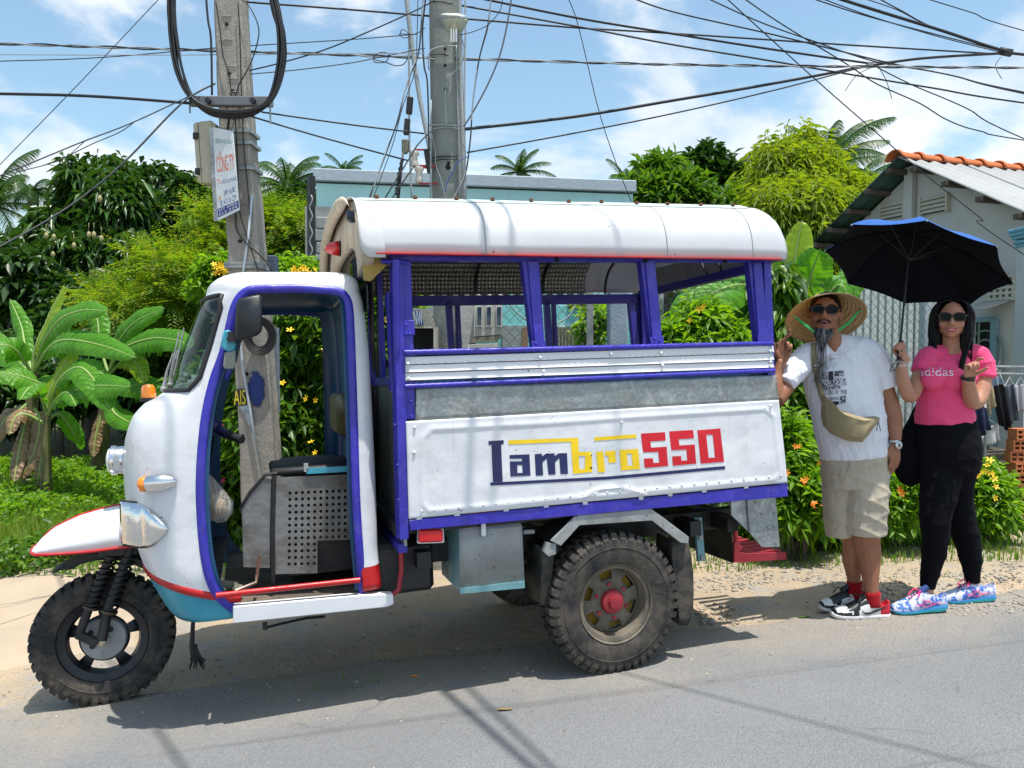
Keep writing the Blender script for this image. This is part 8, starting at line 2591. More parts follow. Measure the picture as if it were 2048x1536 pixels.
def glasses(root, q, sx, w=.030, h=.021, name='sunglasses', round_=False):
 g = MB(); n = 24
 for s_ in (1, -1):
  c = Vector((s_ * .034, -.093, .006))
  pts = [];
  for i in range(n):
   a = 2 * pi * i / n; ca, sa = cos(a), sin(a)
   e = .75
   pts.append(q(c.x + w * abs(ca) ** e * (1 if ca > 0 else -1), c.y + .25 * (w * ca * s_ + .004) ** 2 * 30 * 0 + (abs(w * ca + s_ * .0) * .10 if ca * s_ > 0 else 0), c.z + h * abs(sa) ** e * (1 if sa > 0 else -1)))
  g.tube(pts, .0036 * sx, 6, closed=True, m=0)
  k = len(g.v); g.v += [tuple(p) for p in pts]; g.f.append(tuple(range(k, k + n))); g.m.append(1)
  g.tube([q(s_ * .063, -.090, .016), q(s_ * .076, -.06, .016), q(s_ * .080, .012, .012)], .0028 * sx, 6, m=0)
 g.tube([q(-.008, -.094, .012), q(0, -.097, .014), q(.008, -.094, .012)], .003 * sx, 6, m=0)
 gl = g.build(name, [paint('black frame', (.008, .008, .009, 1), None, 0, 4, .25), LENS], root, smooth=60)
 return gl
def rotm(yaw=0, pitch=0, roll=0):
 """yaw: turn to image left positive; pitch: chin down positive; roll: lean to image right positive"""
 return (Matrix.Rotation(yaw, 3, 'Z') @ Matrix.Rotation(pitch, 3, 'X') @ Matrix.Rotation(roll, 3, 'Y'))
def bvh_of(o):
 me = o.data
 return BVHTree.FromPolygons([v.co.copy() for v in me.vertices], [tuple(p.vertices) for p in me.polygons])
def stick(bvh, root, px, py, off=.003):
 """point on a cloth surface in front of which the pixel lies, lifted a little"""
 o = Vector((0, 0, CAMH)) - root.location; d = ray(px, py).normalized()
 h = bvh.ray_cast(o, d)
 if h[0] is None: return None
 return h[0] - d * off
def decal(name, bvh, root, quads, mat, off=.003, n=4):
 b = MB()
 for q in quads:
  A, B_, C_, D = [Vector((*p, 0)) for p in q]; rows = []
  for i in range(n + 1):
   r = []
   for j in range(n + 1):
    e = A.lerp(D, i / n).lerp(B_.lerp(C_, i / n), j / n); r.append(stick(bvh, root, e.x, e.y, off))
   rows.append(r)
  if any(p is None for r in rows for p in r): continue
  b.grid(rows)
 return b.build(name, mat, root, smooth=180)
def decal_text(s, bvh, root, A, B_, D, mat, name='print', off=.0035):
 me = text_mesh(s, 1.0, mat, name)
 xs_ = [v.co.x for v in me.vertices]; ys_ = [v.co.y for v in me.vertices]; x0, x1, y0, y1 = min(xs_), max(xs_), min(ys_), max(ys_)
 for v in me.vertices:
  u, w = (v.co.x - x0) / (x1 - x0), (v.co.y - y0) / (y1 - y0)
  p = stick(bvh, root, A[0] + (B_[0] - A[0]) * u + (D[0] - A[0]) * w, A[1] + (B_[1] - A[1]) * u + (D[1] - A[1]) * w, off)
  if p is not None: v.co = p
 return obj_from(name, me, root)
def folds(seed, amp, dirs):
 rg = np.random.RandomState(seed)
 ph = rg.rand(12) * 6.28
 def fn(co, no):
  d = np.zeros(len(co))
  for i, (kx, ky, kz, a) in enumerate(dirs):
   w = np.sin(co[:, 0] * kx + co[:, 1] * ky + co[:, 2] * kz + ph[i] + 1.6 * np.sin(co[:, 0] * 5 + co[:, 2] * 6 + ph[i + 3]))
   m = .5 + .5 * np.sin(co[:, 0] * 4.1 + co[:, 2] * 3.3 + ph[i + 1] * 2)
   d += a * (1 - np.abs(w)) ** 2 * m
  return d * amp
 return fn
# ---------------------------------------------------------------- shoes
def shoe(root, px0, px1, pyb, Y, kind, tilt=0.0, yaw=0.0):
 """side view, toe at the left: px0 toe, px1 heel, pyb ground line"""
 A = at(px0, pyb, Y) - root.location; B_ = at(px1, pyb, Y) - root.location
 L = (B_ - A).length
 gzv = gz(at(px0, pyb, Y).x, Y) + .007 - root.location.z
 A.z = B_.z = gzv
 c0 = A
 X = Vector((cos(yaw), sin(yaw), 0)); Yv = Vector((-sin(yaw), cos(yaw), 0))
 Q = lambda u, v, z: c0 + X * (u * L) + Yv * v + Vector((0, 0, z + max(0, tilt) * (u) * L))
 # half width and heights along the shoe, u 0 toe .. 1 heel
 hw = [(0, .012), (.04, .030), (.15, .046), (.32, .052), (.55, .040), (.75, .036), (.92, .036), (.98, .026), (1, .012)]
 top = {'court': [(0, .028), (.05, .045), (.18, .058), (.30, .068), (.42, .088), (.55, .108), (.66, .112), (.80, .088), (.90, .084), (.97, .100), (1, .070)],
     'run': [(0, .022), (.05, .040), (.18, .058), (.30, .070), (.42, .090), (.55, .112), (.64, .116), (.80, .088), (.90, .088), (.97, .104), (1, .075)]}[kind]
 sole_top = {'court': [(0, .034), (.1, .027), (.5, .027), (1, .034)], 'run': [(0, .024), (.15, .022), (.45, .030), (.75, .046), (1, .046)]}[kind]
 sole_bot = {'court': [(0, .010), (.08, .001), (1, .0)], 'run': [(0, .018), (.12, .002), (.45, .002), (.85, .002), (1, .014)]}[kind]
 us = lin(0, 1, 41)
 b = MB(); rows = []
 for u in us:
  w = interp(hw, u); zt_, z0 = interp(sole_top, u), interp(sole_bot, u); r = []
  for k in range(16):
   a = 2 * pi * k / 16; ca, sa = cos(a), sin(a)
   r.append(Q(u, (w + .004) * abs(ca) ** .6 * (1 if ca > 0 else -1), (z0 + zt_) / 2 + (zt_ - z0) / 2 * abs(sa) ** .5 * (1 if sa > 0 else -1)))
  rows.append(r)
 b.grid(rows, closed=True); b.add(rows[0], [tuple(range(15, -1, -1))]); b.add(rows[-1], [tuple(range(16))])
 sh = b.mesh('shoe', [M('white rubber sole', (.72, .70, .70, 1), .5).mat if kind == 'court' else M('aqua foam', (.03, .50, .55, 1), .5).mat, M('blue foam', (.04, .22, .52, 1), .5).mat], smooth=50)
 if kind == 'run':
  for p in sh.polygons:
   u = (p.center - c0).dot(X) / L
   if (p.center.z - c0.z - max(0, tilt) * u * L) > interp(sole_bot, u) + (interp(sole_top, u) - interp(sole_bot, u)) * (.52 + .1 * sin(u * 20)): p.material_index = 1
 sh_o = obj_from('shoe', sh, root)
 b = MB(); rows = []
 for u in us[1:]:
  w = interp(hw, u); zt_ = interp(top, u); z0 = interp(sole_top, u) - .006; r = []
  opening = .62 < u < .94
  for k in range(25):
   a = pi * k / 24; ca, sa = cos(a), sin(a)
   z = z0 + (zt_ - z0) * abs(sa) ** .8; y = w * abs(ca) ** .7 * (1 if ca > 0 else -1)
   if opening and sa > .86: z = min(z, z0 + (zt_ - z0) * .86 ** .8) - .02
   r.append(Q(u, y, z))
  rows.append(r)
 b.grid(rows)
 if kind == 'court':
  mats = [M('white leather', (.72, .72, .72, 1), .4).mat, M('black leather', (.012, .014, .018, 1), .4).mat, M('red leather', (.50, .012, .025, 1), .4).mat]
 else:
  t = M('painted mesh fabric', (.6, .6, .72, 1), .7)
  t.color(t.mix(t.rng(t.noise(26, 5, .6, .6), .50, .56), (.58, .60, .74, 1), (.05, .16, .5, 1)))
  t2 = t.mix(t.rng(t.noise(34, 4, .6, .6, (4, 4, 4)), .62, .66), t.b.inputs['Base Color'].links[0].from_socket, (.16, .17, .26, 1)); t.color(t2)
  mats = [t.mat, M('navy collar', (.02, .05, .2, 1), .7).mat, t.mat]
 me = b.mesh('upper', mats, smooth=50)
 for p in me.polygons:
  q = p.center - c0; u = q.dot(X) / L; z = q.z - max(0, tilt) * u * L; h = (z - interp(sole_top, u)) / max(.01, interp(top, u) - interp(sole_top, u))
  k = 0
  if kind == 'court':
   if u < .30 and h < .42 + .2 * (.12 - u): k = 1
   if u < .08: k = 1
   if .24 < u < .42 and h > .50: k = 1
   if .28 < u < .46 and h < .6 and abs(u - .36 - h * .05) < .055: k = 1
   if .42 < u < .64 and h > .62: k = 1
   if u > .80 and h < 1.2: k = 2
   if .6 < u < .86 and h > .80: k = 2
  elif u > .56 and h > .88: k = 1
  p.material_index = k
 o = obj_from('upper', me, sh_o); md = o.modifiers.new('t', 'SOLIDIFY'); md.thickness = .004; md.offset = -1
 # side emblem on the camera side
 S = lambda u, z: Q(u, -interp(hw, u) * (1 - .30 * ((z - .03) / .08) ** 2) - .004, z)
 if kind == 'court':
  b = MB()
  upp = [(.47, .054), (.52, .040), (.60, .041), (.75, .056), (.93, .080)]; low = [(.47, .048), (.52, .031), (.60, .030), (.75, .046), (.93, .077)]
  b.grid([[S(u, z) for u, z in upp], [S(u, z) for u, z in low]]); b.build('side_stripe', mats[1], sh_o, smooth=60, solid=.002)
 else:
  pk = M('pink line', (.75, .02, .18, 1), .6).mat
  for A0, B0 in (((.42, .045), (.66, .075)), ((.36, .060), (.60, .040)), ((.50, .078), (.74, .050)), ((.60, .042), (.84, .062))):
   MB().tube([S(A0[0] + (B0[0] - A0[0]) * i / 6, A0[1] + (B0[1] - A0[1]) * i / 6) for i in range(7)], .0016, 4).build('side_line', pk, sh_o)
 lc = M('black lace', (.012, .012, .014, 1), .8).mat if kind == 'court' else M('pink lace', (.85, .03, .20, 1), .7).mat
 b = MB()
 for i in range(6):
  u = .34 + i * .045; zt_ = interp(top, u) + .002
  b.tube([Q(u + .01, -.020, zt_ - .012), Q(u, 0, zt_ + .003), Q(u + .01, .020, zt_ - .012)], .0032, 5)
 b.tube([Q(.56, 0, .112), Q(.46, -.03, .118), Q(.42, -.045, .098), Q(.50, -.02, .108)], .003, 5)
 b.tube([Q(.56, 0, .112), Q(.40, -.01, .130), Q(.30, -.035, .122), Q(.24, -.045, .108)], .003, 5)
 b.build('laces', lc, sh_o, smooth=60)
 MB().tube([Q(.52, 0, .100), Q(.60, 0, .120), Q(.66, 0, .134)], [.018, .018, .014], 10).build('tongue', mats[1], sh_o, smooth=60)
 return Q
# ---------------------------------------------------------------- the man
YM = 4.12
man = empty('person', gpt(1712, YM), 0, 'bearded man in conical straw hat, white T-shirt and khaki shorts behind the truck', 'person')
f = Fig(YM, man)
b = MB()
Rm = rotm(-.40, -.12, .06)
sxm = 1.0
qm = head(b, f.p(1650, 627, .0), sxm, Rm)
f.tube(b, [(1657, 655, .02, 20), (1663, 685, .02, 21), (1672, 720, .03, 26), (1680, 760, .03, 40, .7)])
f.tube(b, [(1672, 705, .03, 24, .8), (1680, 740, .04, 50, .5), (1686, 780, .04, 50, .6), (1698, 840, .03, 52, .7), (1706, 900, .03, 52, .7), (1712, 950, .02, 56, .8)], 20)
f.tube(b, [(1660, 722, .04, 16), (1620, 724, .03, 16), (1602, 734, .01, 16), (1580, 762, -.05, 17), (1562, 790, -.10, 15), (1553, 802, -.12, 14)])      # right upper arm
f.tube(b, [(1555, 800, -.12, 14), (1551, 770, -.10, 14), (1556, 745, -.08, 11), (1562, 722, -.07, 9.5)])
hand(b, f.p(1564, 722, -.07), (.12, -.1, 1), (-.25, -1, 0), [(.05, .08, .1), (.12, .1, .1), (1.2, 1.4, 1), (1.2, 1.4, 1)], (-.8, .5, .5, .3), 1.0, (-.72, -.30, .05, .12))
f.tube(b, [(1690, 722, .04, 16), (1738, 726, .03, 16), (1757, 745, .02, 17), (1771, 780, .02, 17), (1784, 822, .0, 17), (1789, 850, -.03, 15), (1790, 885, -.06, 11)])
hand(b, f.p(1790, 890, -.06), (-.05, -.12, -1), (-.5, .8, 0), [(.30, .3, .25), (.28, .3, .25), (.30, .32, .25), (.34, .35, .3)], (-.9, .3, .5, .1), 1.02)
f.tube(b, [(1700, 940, .03, 40, .9), (1698, 990, .03, 30), (1700, 1050, .03, 24), (1705, 1085, .05, 20), (1704, 1120, .06, 19), (1708, 1160, .07, 13), (1710, 1204, .08, 12)])
f.tube(b, [(1722, 940, .0, 42, .9), (1728, 990, -.02, 33), (1732, 1050, -.05, 27), (1734, 1085, -.04, 25), (1738, 1115, -.03, 23), (1741, 1160, -.05, 15.5), (1744, 1218, -.06, 13)])
body = put(fuse(b, .0042, 2), 'body', SKM, man)
# mouth, brows, moustache, beard, bristles
b = MB(); b.tube([qm(-.024, -.080, -.060), qm(-.010, -.088, -.0545), qm(0, -.0885, -.0565), qm(.010, -.088, -.0545), qm(.024, -.080, -.060)], [.002, .0045, .0045, .0045, .002], 8)
b.tube([qm(-.022, -.080, -.064), qm(-.009, -.086, -.0735), qm(0, -.087, -.0755), qm(.009, -.086, -.0735), qm(.022, -.080, -.064)], [.002, .0055, .006, .0055, .002], 8)
b.build('lips', LIPM, man, smooth=180)
b = MB(); b.ball(qm(0, -.0815, -.064), (.018, .005, .006), 12, 6); b.build('mouth', M('mouth', (.03, .008, .008, 1), .5).mat, man)
def strands(name, N, gen, mat, n=4):
 b = MB()
 for i in range(N):
  pts, r = gen(i); b.tube(pts, lin(r, r * .35, len(pts)), 3, caps=False)
 return b.build(name, mat, man, smooth=180)
rr = random.Random(21)
def g_beard(i):
 x = rr.gauss(0, .019); x = max(-.042, min(.042, x)); k = rr.random()
 A = Vector((x * 1.15, -.074 + abs(x) * .9, -.084 - k * .012)); l = (.085 + rr.random() * .045) * (1 - abs(x) * 12)
 l = max(.03, l)
 return [qm(*A), qm(A.x * 1.0 + rr.gauss(0, .002), A.y - .014, A.z - l * .4), qm(A.x * .72 + rr.gauss(0, .004), A.y - .010, A.z - l * .8), qm(A.x * .45 + rr.gauss(0, .006), A.y + .002, A.z - l)], .0017
strands('beard', 520, g_beard, GHAIR)
def g_wisp(i):
 x = rr.gauss(0, .014); l = .16 + rr.random() * .10
 return [qm(x, -.075, -.17), qm(x * 1.3, -.085, -.17 - l * .4), qm(x * 1.8 + rr.gauss(0, .01), -.07, -.17 - l * .8), qm(x * 2.2 + rr.gauss(0, .014), -.06, -.17 - l)], .0008
strands('beard', 70, g_wisp, GHAIR)
def g_mous(i):
 s_ = rr.choice((1, -1)); x = s_ * rr.uniform(.001, .026)
 return [qm(x, -.089 + abs(x) * .25, -.047), qm(x * 1.25, -.090 + abs(x) * .3, -.053), qm(x * 1.4, -.086 + abs(x) * .3, -.058 - abs(x) * .25)], .0013
strands('moustache', 130, g_mous, HAIR)
def g_brow(i):
 s_ = rr.choice((1, -1)); x = rr.uniform(.012, .052)
 return [qm(s_ * x, -.081 + x * .28, .034 - (x - .03) ** 2 * 8 + rr.gauss(0, .0015)), qm(s_ * (x + .008), -.083 + x * .28, .036 - (x - .022) ** 2 * 8)], .0013
strands('eyebrow', 120, g_brow, HAIR)
b = MB(); b.ball(qm(0, .022, .034), (.079, .095, .085), 20, 12, rot=Rm); b.build('hair', HAIR, man, smooth=180)
for v in man.children: pass
glasses(man, qm, sxm, .029, .019)
# shirt
b = MB()
f.tube(b, [(1658, 699, .03, 26, .72), (1668, 706, .03, 50, .55), (1680, 725, .03, 74, .54), (1684, 760, .03, 77, .62), (1690, 800, .02, 72, .72), (1700, 850, .01, 70, .80), (1706, 890, .01, 67, .80), (1708, 913, .01, 65.5, .80)], 26)
f.tube(b, [(1672, 703, .03, 18), (1626, 708, .02, 25), (1604, 724, .0, 26), (1586, 746, -.04, 24), (1568, 768, -.08, 20)], 16)
f.tube(b, [(1670, 696, .03, 18), (1725, 700, .02, 26), (1748, 718, .02, 27), (1764, 746, .02, 25), (1776, 774, .02, 22)], 16)
me = fuse(b, .0065, 5, .5, 'shirt')
displace(me, folds(3, 1.0, [(26, 10, 14, .005), (-20, 8, 22, .005), (9, 14, 26, .004), (44, 0, 10, .003)]))
shirt = put(me, 'shirt', TEE, man)
bv = bvh_of(shirt)
INK = M('black shirt print', (.02, .02, .024, 1), .8).mat
INKG = M('grey shirt print', (.3, .3, .33, 1), .8)
INKG.color(INKG.mix(INKG.rng(INKG.noise(42, 3, .5, 2.5), .47, .53), (.03, .03, .035, 1), (.5, .5, .56, 1))); INKG = INKG.mat
U = lambda x, y: (1640 + x / 9.6, 700 + y / 9.6)
for qd, mt_ in (([(165, 415), (250, 405), (262, 580), (165, 590)], INK), ([(270, 405), (455, 385), (470, 505), (280, 515)], INKG), ([(280, 532), (375, 535), (400, 740), (300, 745)], INKG), ([(395, 540), (490, 545), (515, 665), (420, 690)], INKG),
    ([(160, 595), (270, 585), (285, 745), (160, 765)], INKG), ([(30, 425), (150, 410), (150, 560), (40, 570)], INKG), ([(40, 600), (140, 590), (145, 760), (50, 765)], INKG), ([(375, 885), (490, 870), (500, 1020), (385, 1040)], INKG), ([(230, 990), (360, 985), (370, 1040), (300, 1060)], INK)):
 decal('print_panel', bv, man, [[U(*p) for p in qd]], mt_)
decal_text('THE SCIONS OF', bv, man, U(-55, 868), U(350, 852), U(-55, 778), INK)
decal_text('THE', bv, man, U(392, 850), U(520, 840), U(392, 768), INK)
decal_text('DAWN', bv, man, U(170, 970), U(350, 965), U(170, 895), INK)
def collar(F_, root, mat, px, py, rx, rz, dy, tl=.35):
 c = F_.p(px, py, dy); MB().tube([c + Vector((cos(a) * rx, sin(a) * rz, sin(a) * rz * tl + .004)) for a in lin(0, 2 * pi, 29)[:-1]], .008, 7, closed=True).build('collar', mat, root, smooth=180)
collar(f, man, TEE, 1664, 704, .074, .070, .025, .45)
# shorts
b = MB()
f.tube(b, [(1708, 895, .02, 64, .82), (1710, 930, .02, 66, .82), (1712, 970, .02, 64, .8)], 22)
f.tube(b, [(1684, 930, .03, 38, .95), (1676, 990, .04, 29, 1.2), (1676, 1035, .04, 27, 1.3), (1678, 1070, .04, 24, 1.35)], 18)
f.tube(b, [(1734, 930, .0, 42, .95), (1731, 990, -.02, 43, 1.0), (1730, 1035, -.03, 41, .95), (1729, 1066, -.03, 40, .95)], 18)
me = fuse(b, .0065, 4, .5, 'shorts')
displace(me, folds(8, 1.0, [(12, 10, 30, .006), (-18, 6, 24, .005), (30, 8, 16, .004)]))
shorts = put(me, 'shorts', KHAKI, man)
bs = bvh_of(shorts)
MB().tube([p for p in [stick(bs, man, x, y, .002) for x, y in ((1700, 925), (1697, 940), (1692, 952), (1688, 962))] if p], .003, 5).build('fly_seam', KHAKI, man)
# socks and shoes
b = MB(); f.tube(b, [(1743, 1183, -.055, 17), (1744, 1212, -.06, 17)]); b.build('sock', REDS, man, smooth=180)
b = MB(); f.tube(b, [(1709, 1162, .07, 15), (1709, 1200, .075, 15)]); b.build('sock', REDS, man, smooth=180)
shoe(man, 1661, 1778, 1245, YM - .06, 'court')
shoe(man, 1637, 1726, 1226, YM + .07, 'court')
# watch
wc = f.p(1789, 883, -.06)
b = MB(); b.lathe([(.031, -.008), (.033, 0), (.031, .008)], wc, (-.02, -.1, -1), 24, caps=False); wt = b.build('watch', M('steel', (.5, .5, .5, 1), .25, 1.0).mat, man, smooth=60, solid=.002)
wd = Vector((.25, -1, .1)).normalized(); wf_ = f.p(1788, 890, -.06) + wd * .033
MB().lathe([(.020, -.004), (.021, .004), (.017, .006)], wf_, wd, 24).build('watch_case', M('steel', (.5, .5, .5, 1), .25, 1.0).mat, wt, smooth=40)
MB().lathe([(.016, .0055), (.0, .0065)], wf_, wd, 24).build('watch_dial', M('navy dial', (.01, .02, .06, 1), .15).mat, wt)
for a in range(12):
 x_, y_ = frame_of(wd); MB().bar(wf_ + wd * .0075 + (x_ * cos(a * pi / 6) + y_ * sin(a * pi / 6)) * .011, wf_ + wd * .0075 + (x_ * cos(a * pi / 6) + y_ * sin(a * pi / 6)) * .014, .0016, .001, up=tuple(wd)).build('hour_mark', TEETH, wt)
# conical straw hat
STR = M('woven palm leaf', (.62, .46, .24, 1), .65)
gco = STR.posz(ax=2)
rings_ = STR.math('SINE', STR.math('MULTIPLY', gco, 420.0))
STR.color(STR.mix(STR.rng(rings_, .6, 1, 0, .45), STR.mix(STR.rng(STR.noise((60, 60, 12), 4), .4, .7), (.66, .50, .27, 1), (.54, .38, .18, 1)), (.36, .22, .09, 1)))
STR.bump(rings_, .002)
tb_ = STR.N.new('ShaderNodeBsdfTranslucent'); tb_.inputs[0].default_value = (.75, .48, .18, 1); mx = STR.N.new('ShaderNodeMixShader'); mx.inputs[0].default_value = .35
STR.L.new(STR.b.outputs[0], mx.inputs[1]); STR.L.new(tb_.outputs[0], mx.inputs[2]); STR.L.new(mx.outputs[0], STR.out.inputs[0])
hat = bpy.data.objects.new('hat', MB().lathe([(.205, 0), (.200, .004), (.12, .073), (.05, .137), (.004, .176), (0, .177)], (0, 0, 0), (0, 0, 1), 48, caps=False).mesh('hat', STR.mat, smooth=50)); COL.objects.link(hat); hat.parent = man
ax = Vector((.05, .60, .80)).normalized()
hat.matrix_local = Matrix.Translation(f.p(1651, 637, .02)) @ ax.to_track_quat('Z', 'Y').to_matrix().to_4x4()
md = hat.modifiers.new('t', 'SOLIDIFY'); md.thickness = .003
MB().tube([(cos(2 * pi * i / 48) * .204, sin(2 * pi * i / 48) * .204, 0) for i in range(48)], .0035, 5, closed=True).build('hat_rim', STR.mat, hat, smooth=180)
for k in range(16):
 a = 2 * pi * k / 16
 MB().tube([(cos(a) * .198, sin(a) * .198, .001), (cos(a) * .01, sin(a) * .01, .166)], .0014, 4).build('hat_rib', STR.mat, hat)
GRN = fabric('green ribbon', (.03, .28, .08, 1), (.05, .36, .1, 1), .6, .003)
hm = hat.matrix_local
for s_, (a0, a1) in ((-1, ((1594, 637), (1628, 664))), (1, ((1715, 625), (1676, 662)))):
 b = MB(); A_ = f.p(a0[0], a0[1], -.05); B_ = f.p(a1[0], a1[1], -.10)
 b.tube([A_, A_.lerp(B_, .5) + Vector((0, -.02, -.005)), B_], [.006, .008, .006], 6, ry=.0015, up=(0, -1, 0))
 b.tube([A_ + Vector((-.012 * s_, -.005, -.012)), A_, A_ + Vector((.02 * s_, -.008, .012))], [.003, .007, .003], 6)
 b.build('chin_ribbon', GRN, man, smooth=60)
 b = MB(); c_ = f.p(a0[0] + 2 * s_, a0[1] - 6, -.03)
 for j in range(4): b.tube([c_, c_ + Vector((cos(j * 1.5) * .022, -.004, sin(j * 1.5) * .026))], .0012, 4)
 b.build('stitching', M('red thread', (.45, .05, .02, 1), .8).mat, man)
# sling bag: resting on the man, a thing of its own
bag2 = empty('sling_bag', man.location, 0, 'khaki cross-body bag hanging on the front of the man in the hat', 'bag')
fb = Fig(YM, bag2)
BAGM = fabric('khaki nylon', (.33, .27, .155, 1), (.28, .225, .13, 1), .6, .006, 10)
poly = [(1641, 790), (1652, 806), (1668, 817), (1700, 828), (1722, 834), (1747, 832), (1749, 838), (1738, 852), (1726, 868), (1714, 882), (1690, 880), (1662, 868), (1646, 852), (1642, 835)]
fr_ = []; bk = []
for (px, py) in poly:
 p = stick(bv, man, px, py, .0) or f.p(px, py, -.2)
 fr_.append(p + Vector((0, -.060, 0))); bk.append(p + Vector((0, .004, 0)))
cpt = stick(bv, man, 1695, 848, .0) + Vector((0, -.085, 0))
b = MB(); n = len(poly)
mid_ = [p.lerp(cpt, .32) + Vector((0, -.018, 0)) for p in fr_]
b.add(fr_ + bk + mid_ + [cpt], [(i, (i + 1) % n, (i + 1) % n + n, i + n) for i in range(n)] + [(i, i + 2 * n, (i + 1) % n + 2 * n, (i + 1) % n) for i in range(n)] + [(i + 2 * n, 3 * n, (i + 1) % n + 2 * n) for i in range(n)] + [tuple(range(2 * n - 1, n - 1, -1))])
b.build('pouch', BAGM, bag2, smooth=32)
MB().tube([stick(bv, man, x, y, .0) + Vector((0, d_, 0)) for x, y, d_ in ((1652, 812, -.064), (1668, 822, -.072), (1700, 833, -.076), (1724, 840, -.070), (1742, 842, -.060))], .0028, 5).build('zip', M('zip', (.05, .04, .03, 1), .5).mat, bag2, smooth=60)
for dx in (0, 5): MB().tube([stick(bv, man, 1745, 838, .0) + Vector((0, -.06, 0)), stick(bv, man, 1745, 838, .0) + Vector((.012 * (dx - 2) / 3, -.065, -.055))], .0022, 5).build('zip_cord', BLACK, bag2)
b = MB(); rows = []
for k in range(23):
 t = k / 22; x = interp([(0, 1627), (.3, 1630), (.6, 1634), (1, 1647)], t); y = 686 + (802 - 686) * t; w_ = 5 + t
 a_ = stick(bv, man, x - w_, y, .016) or f.p(x - w_, y, -.03); c_ = stick(bv, man, x + w_, y, .016) or f.p(x + w_, y, -.03)
 rows.append([a_, c_])
b.grid(rows); b.build('strap', BAGM, bag2, smooth=60, solid=.003)
p = stick(bv, man, 1635, 760, .022); MB().box(p, (.030, .008, .034)).build('buckle', M('olive buckle', (.12, .10, .06, 1), .4).mat, bag2, bevel=.003)
# ---------------------------------------------------------------- the woman
YWm = 4.18
wom = empty('person', gpt(1895, YWm), 0, 'smiling woman in pink T-shirt and black trousers holding the umbrella', 'person')
g_ = Fig(YWm, wom)
b = MB(); Rw = rotm(-.50, -.03, .04)
qw = head(b, g_.p(1904, 638, 0), .97, Rw, True)
g_.tube(b, [(1902, 662, .02, 17), (1902, 690, .02, 16.5), (1901, 708, .03, 22), (1899, 730, .03, 34, .7)])
g_.tube(b, [(1901, 704, .03, 26, .7), (1900, 735, .04, 38, .45), (1893, 760, .04, 40, .55), (1890, 800, .03, 38, .6), (1892, 850, .03, 42, .6), (1897, 900, .02, 46, .7), (1900, 940, .02, 44, .7)], 20)
g_.tube(b, [(1890, 722, .04, 12), (1860, 722, .03, 12), (1846, 738, .0, 14), (1832, 770, -.04, 14.5), (1823, 790, -.08, 14), (1816, 788, -.11, 13.5), (1806, 760, -.13, 12.5), (1802, 725, -.14, 9)])
hand(b, g_.p(1809, 716, -.14), (-.55, -.15, .62), (.35, -1, .1), [(1.0, 1.35, 1.0), (1.05, 1.35, 1.0), (1.1, 1.35, 1.0), (1.15, 1.35, 1.0)], (-.9, .6, .4, .4), .90, (.0, .0, 0, 0))
g_.tube(b, [(1912, 722, .04, 12), (1948, 720, .03, 13), (1962, 738, .01, 15), (1965, 770, -.02, 16.5), (1955, 800, -.06, 15.5), (1944, 802, -.09, 15), (1940, 785, -.12, 14.5), (1937, 760, -.16, 11)])
hand(b, g_.p(1937, 757, -.17), (.02, -.22, 1), (.25, -1, -.1), [(.35, .75, .35), (1.3, 1.4, 1.0), (1.35, 1.4, 1.0), (1.4, 1.4, 1.0)], (.95, .85, .3, .15), .88, (.05, .0, -.03, -.06))
g_.tube(b, [(1882, 940, .0, 28, .9), (1877, 1000, -.03, 22), (1870, 1060, -.05, 17), (1867, 1110, -.04, 14), (1857, 1165, -.04, 10.5), (1856, 1205, -.04, 10)])
g_.tube(b, [(1912, 940, .03, 28, .9), (1914, 1000, .05, 20), (1927, 1060, .06, 17), (1938, 1110, .06, 14), (1944, 1160, .06, 10.5), (1946, 1195, .06, 10)])
put(fuse(b, .0042, 2), 'body', SKW, wom)
# smile
b = MB()
up_ = [(-.030, -.078, -.052), (-.018, -.087, -.0565), (0, -.091, -.0575), (.018, -.087, -.0565), (.030, -.078, -.052)]
lo_ = [(-.030, -.078, -.052), (-.018, -.086, -.066), (0, -.089, -.0705), (.018, -.086, -.066), (.030, -.078, -.052)]
b.tube(smooth_poly([qw(*p) for p in up_], 3), [.002, .0025, .003, .0035, .0037, .0037, .0037, .0037, .0037, .0035, .003, .0025, .002], 8)
b.tube(smooth_poly([qw(*p) for p in lo_], 3), [.002, .003, .0035, .004, .0045, .0048, .005, .0048, .0045, .004, .0035, .003, .002], 8)
b.build('lips', LIPW, wom, smooth=180)
b = MB(); b.grid([[qw(x * .027, -.088 + x * x * .010, -.0555 + .001 * x * x) for x in lin(-1, 1, 9)], [qw(x * .025, -.088 + x * x * .010, -.0655 + .009 * x * x) for x in lin(-1, 1, 9)]]); b.build('teeth', TEETH, wom, smooth=180, solid=.003)
glasses(wom, qw, .97, .028, .021)
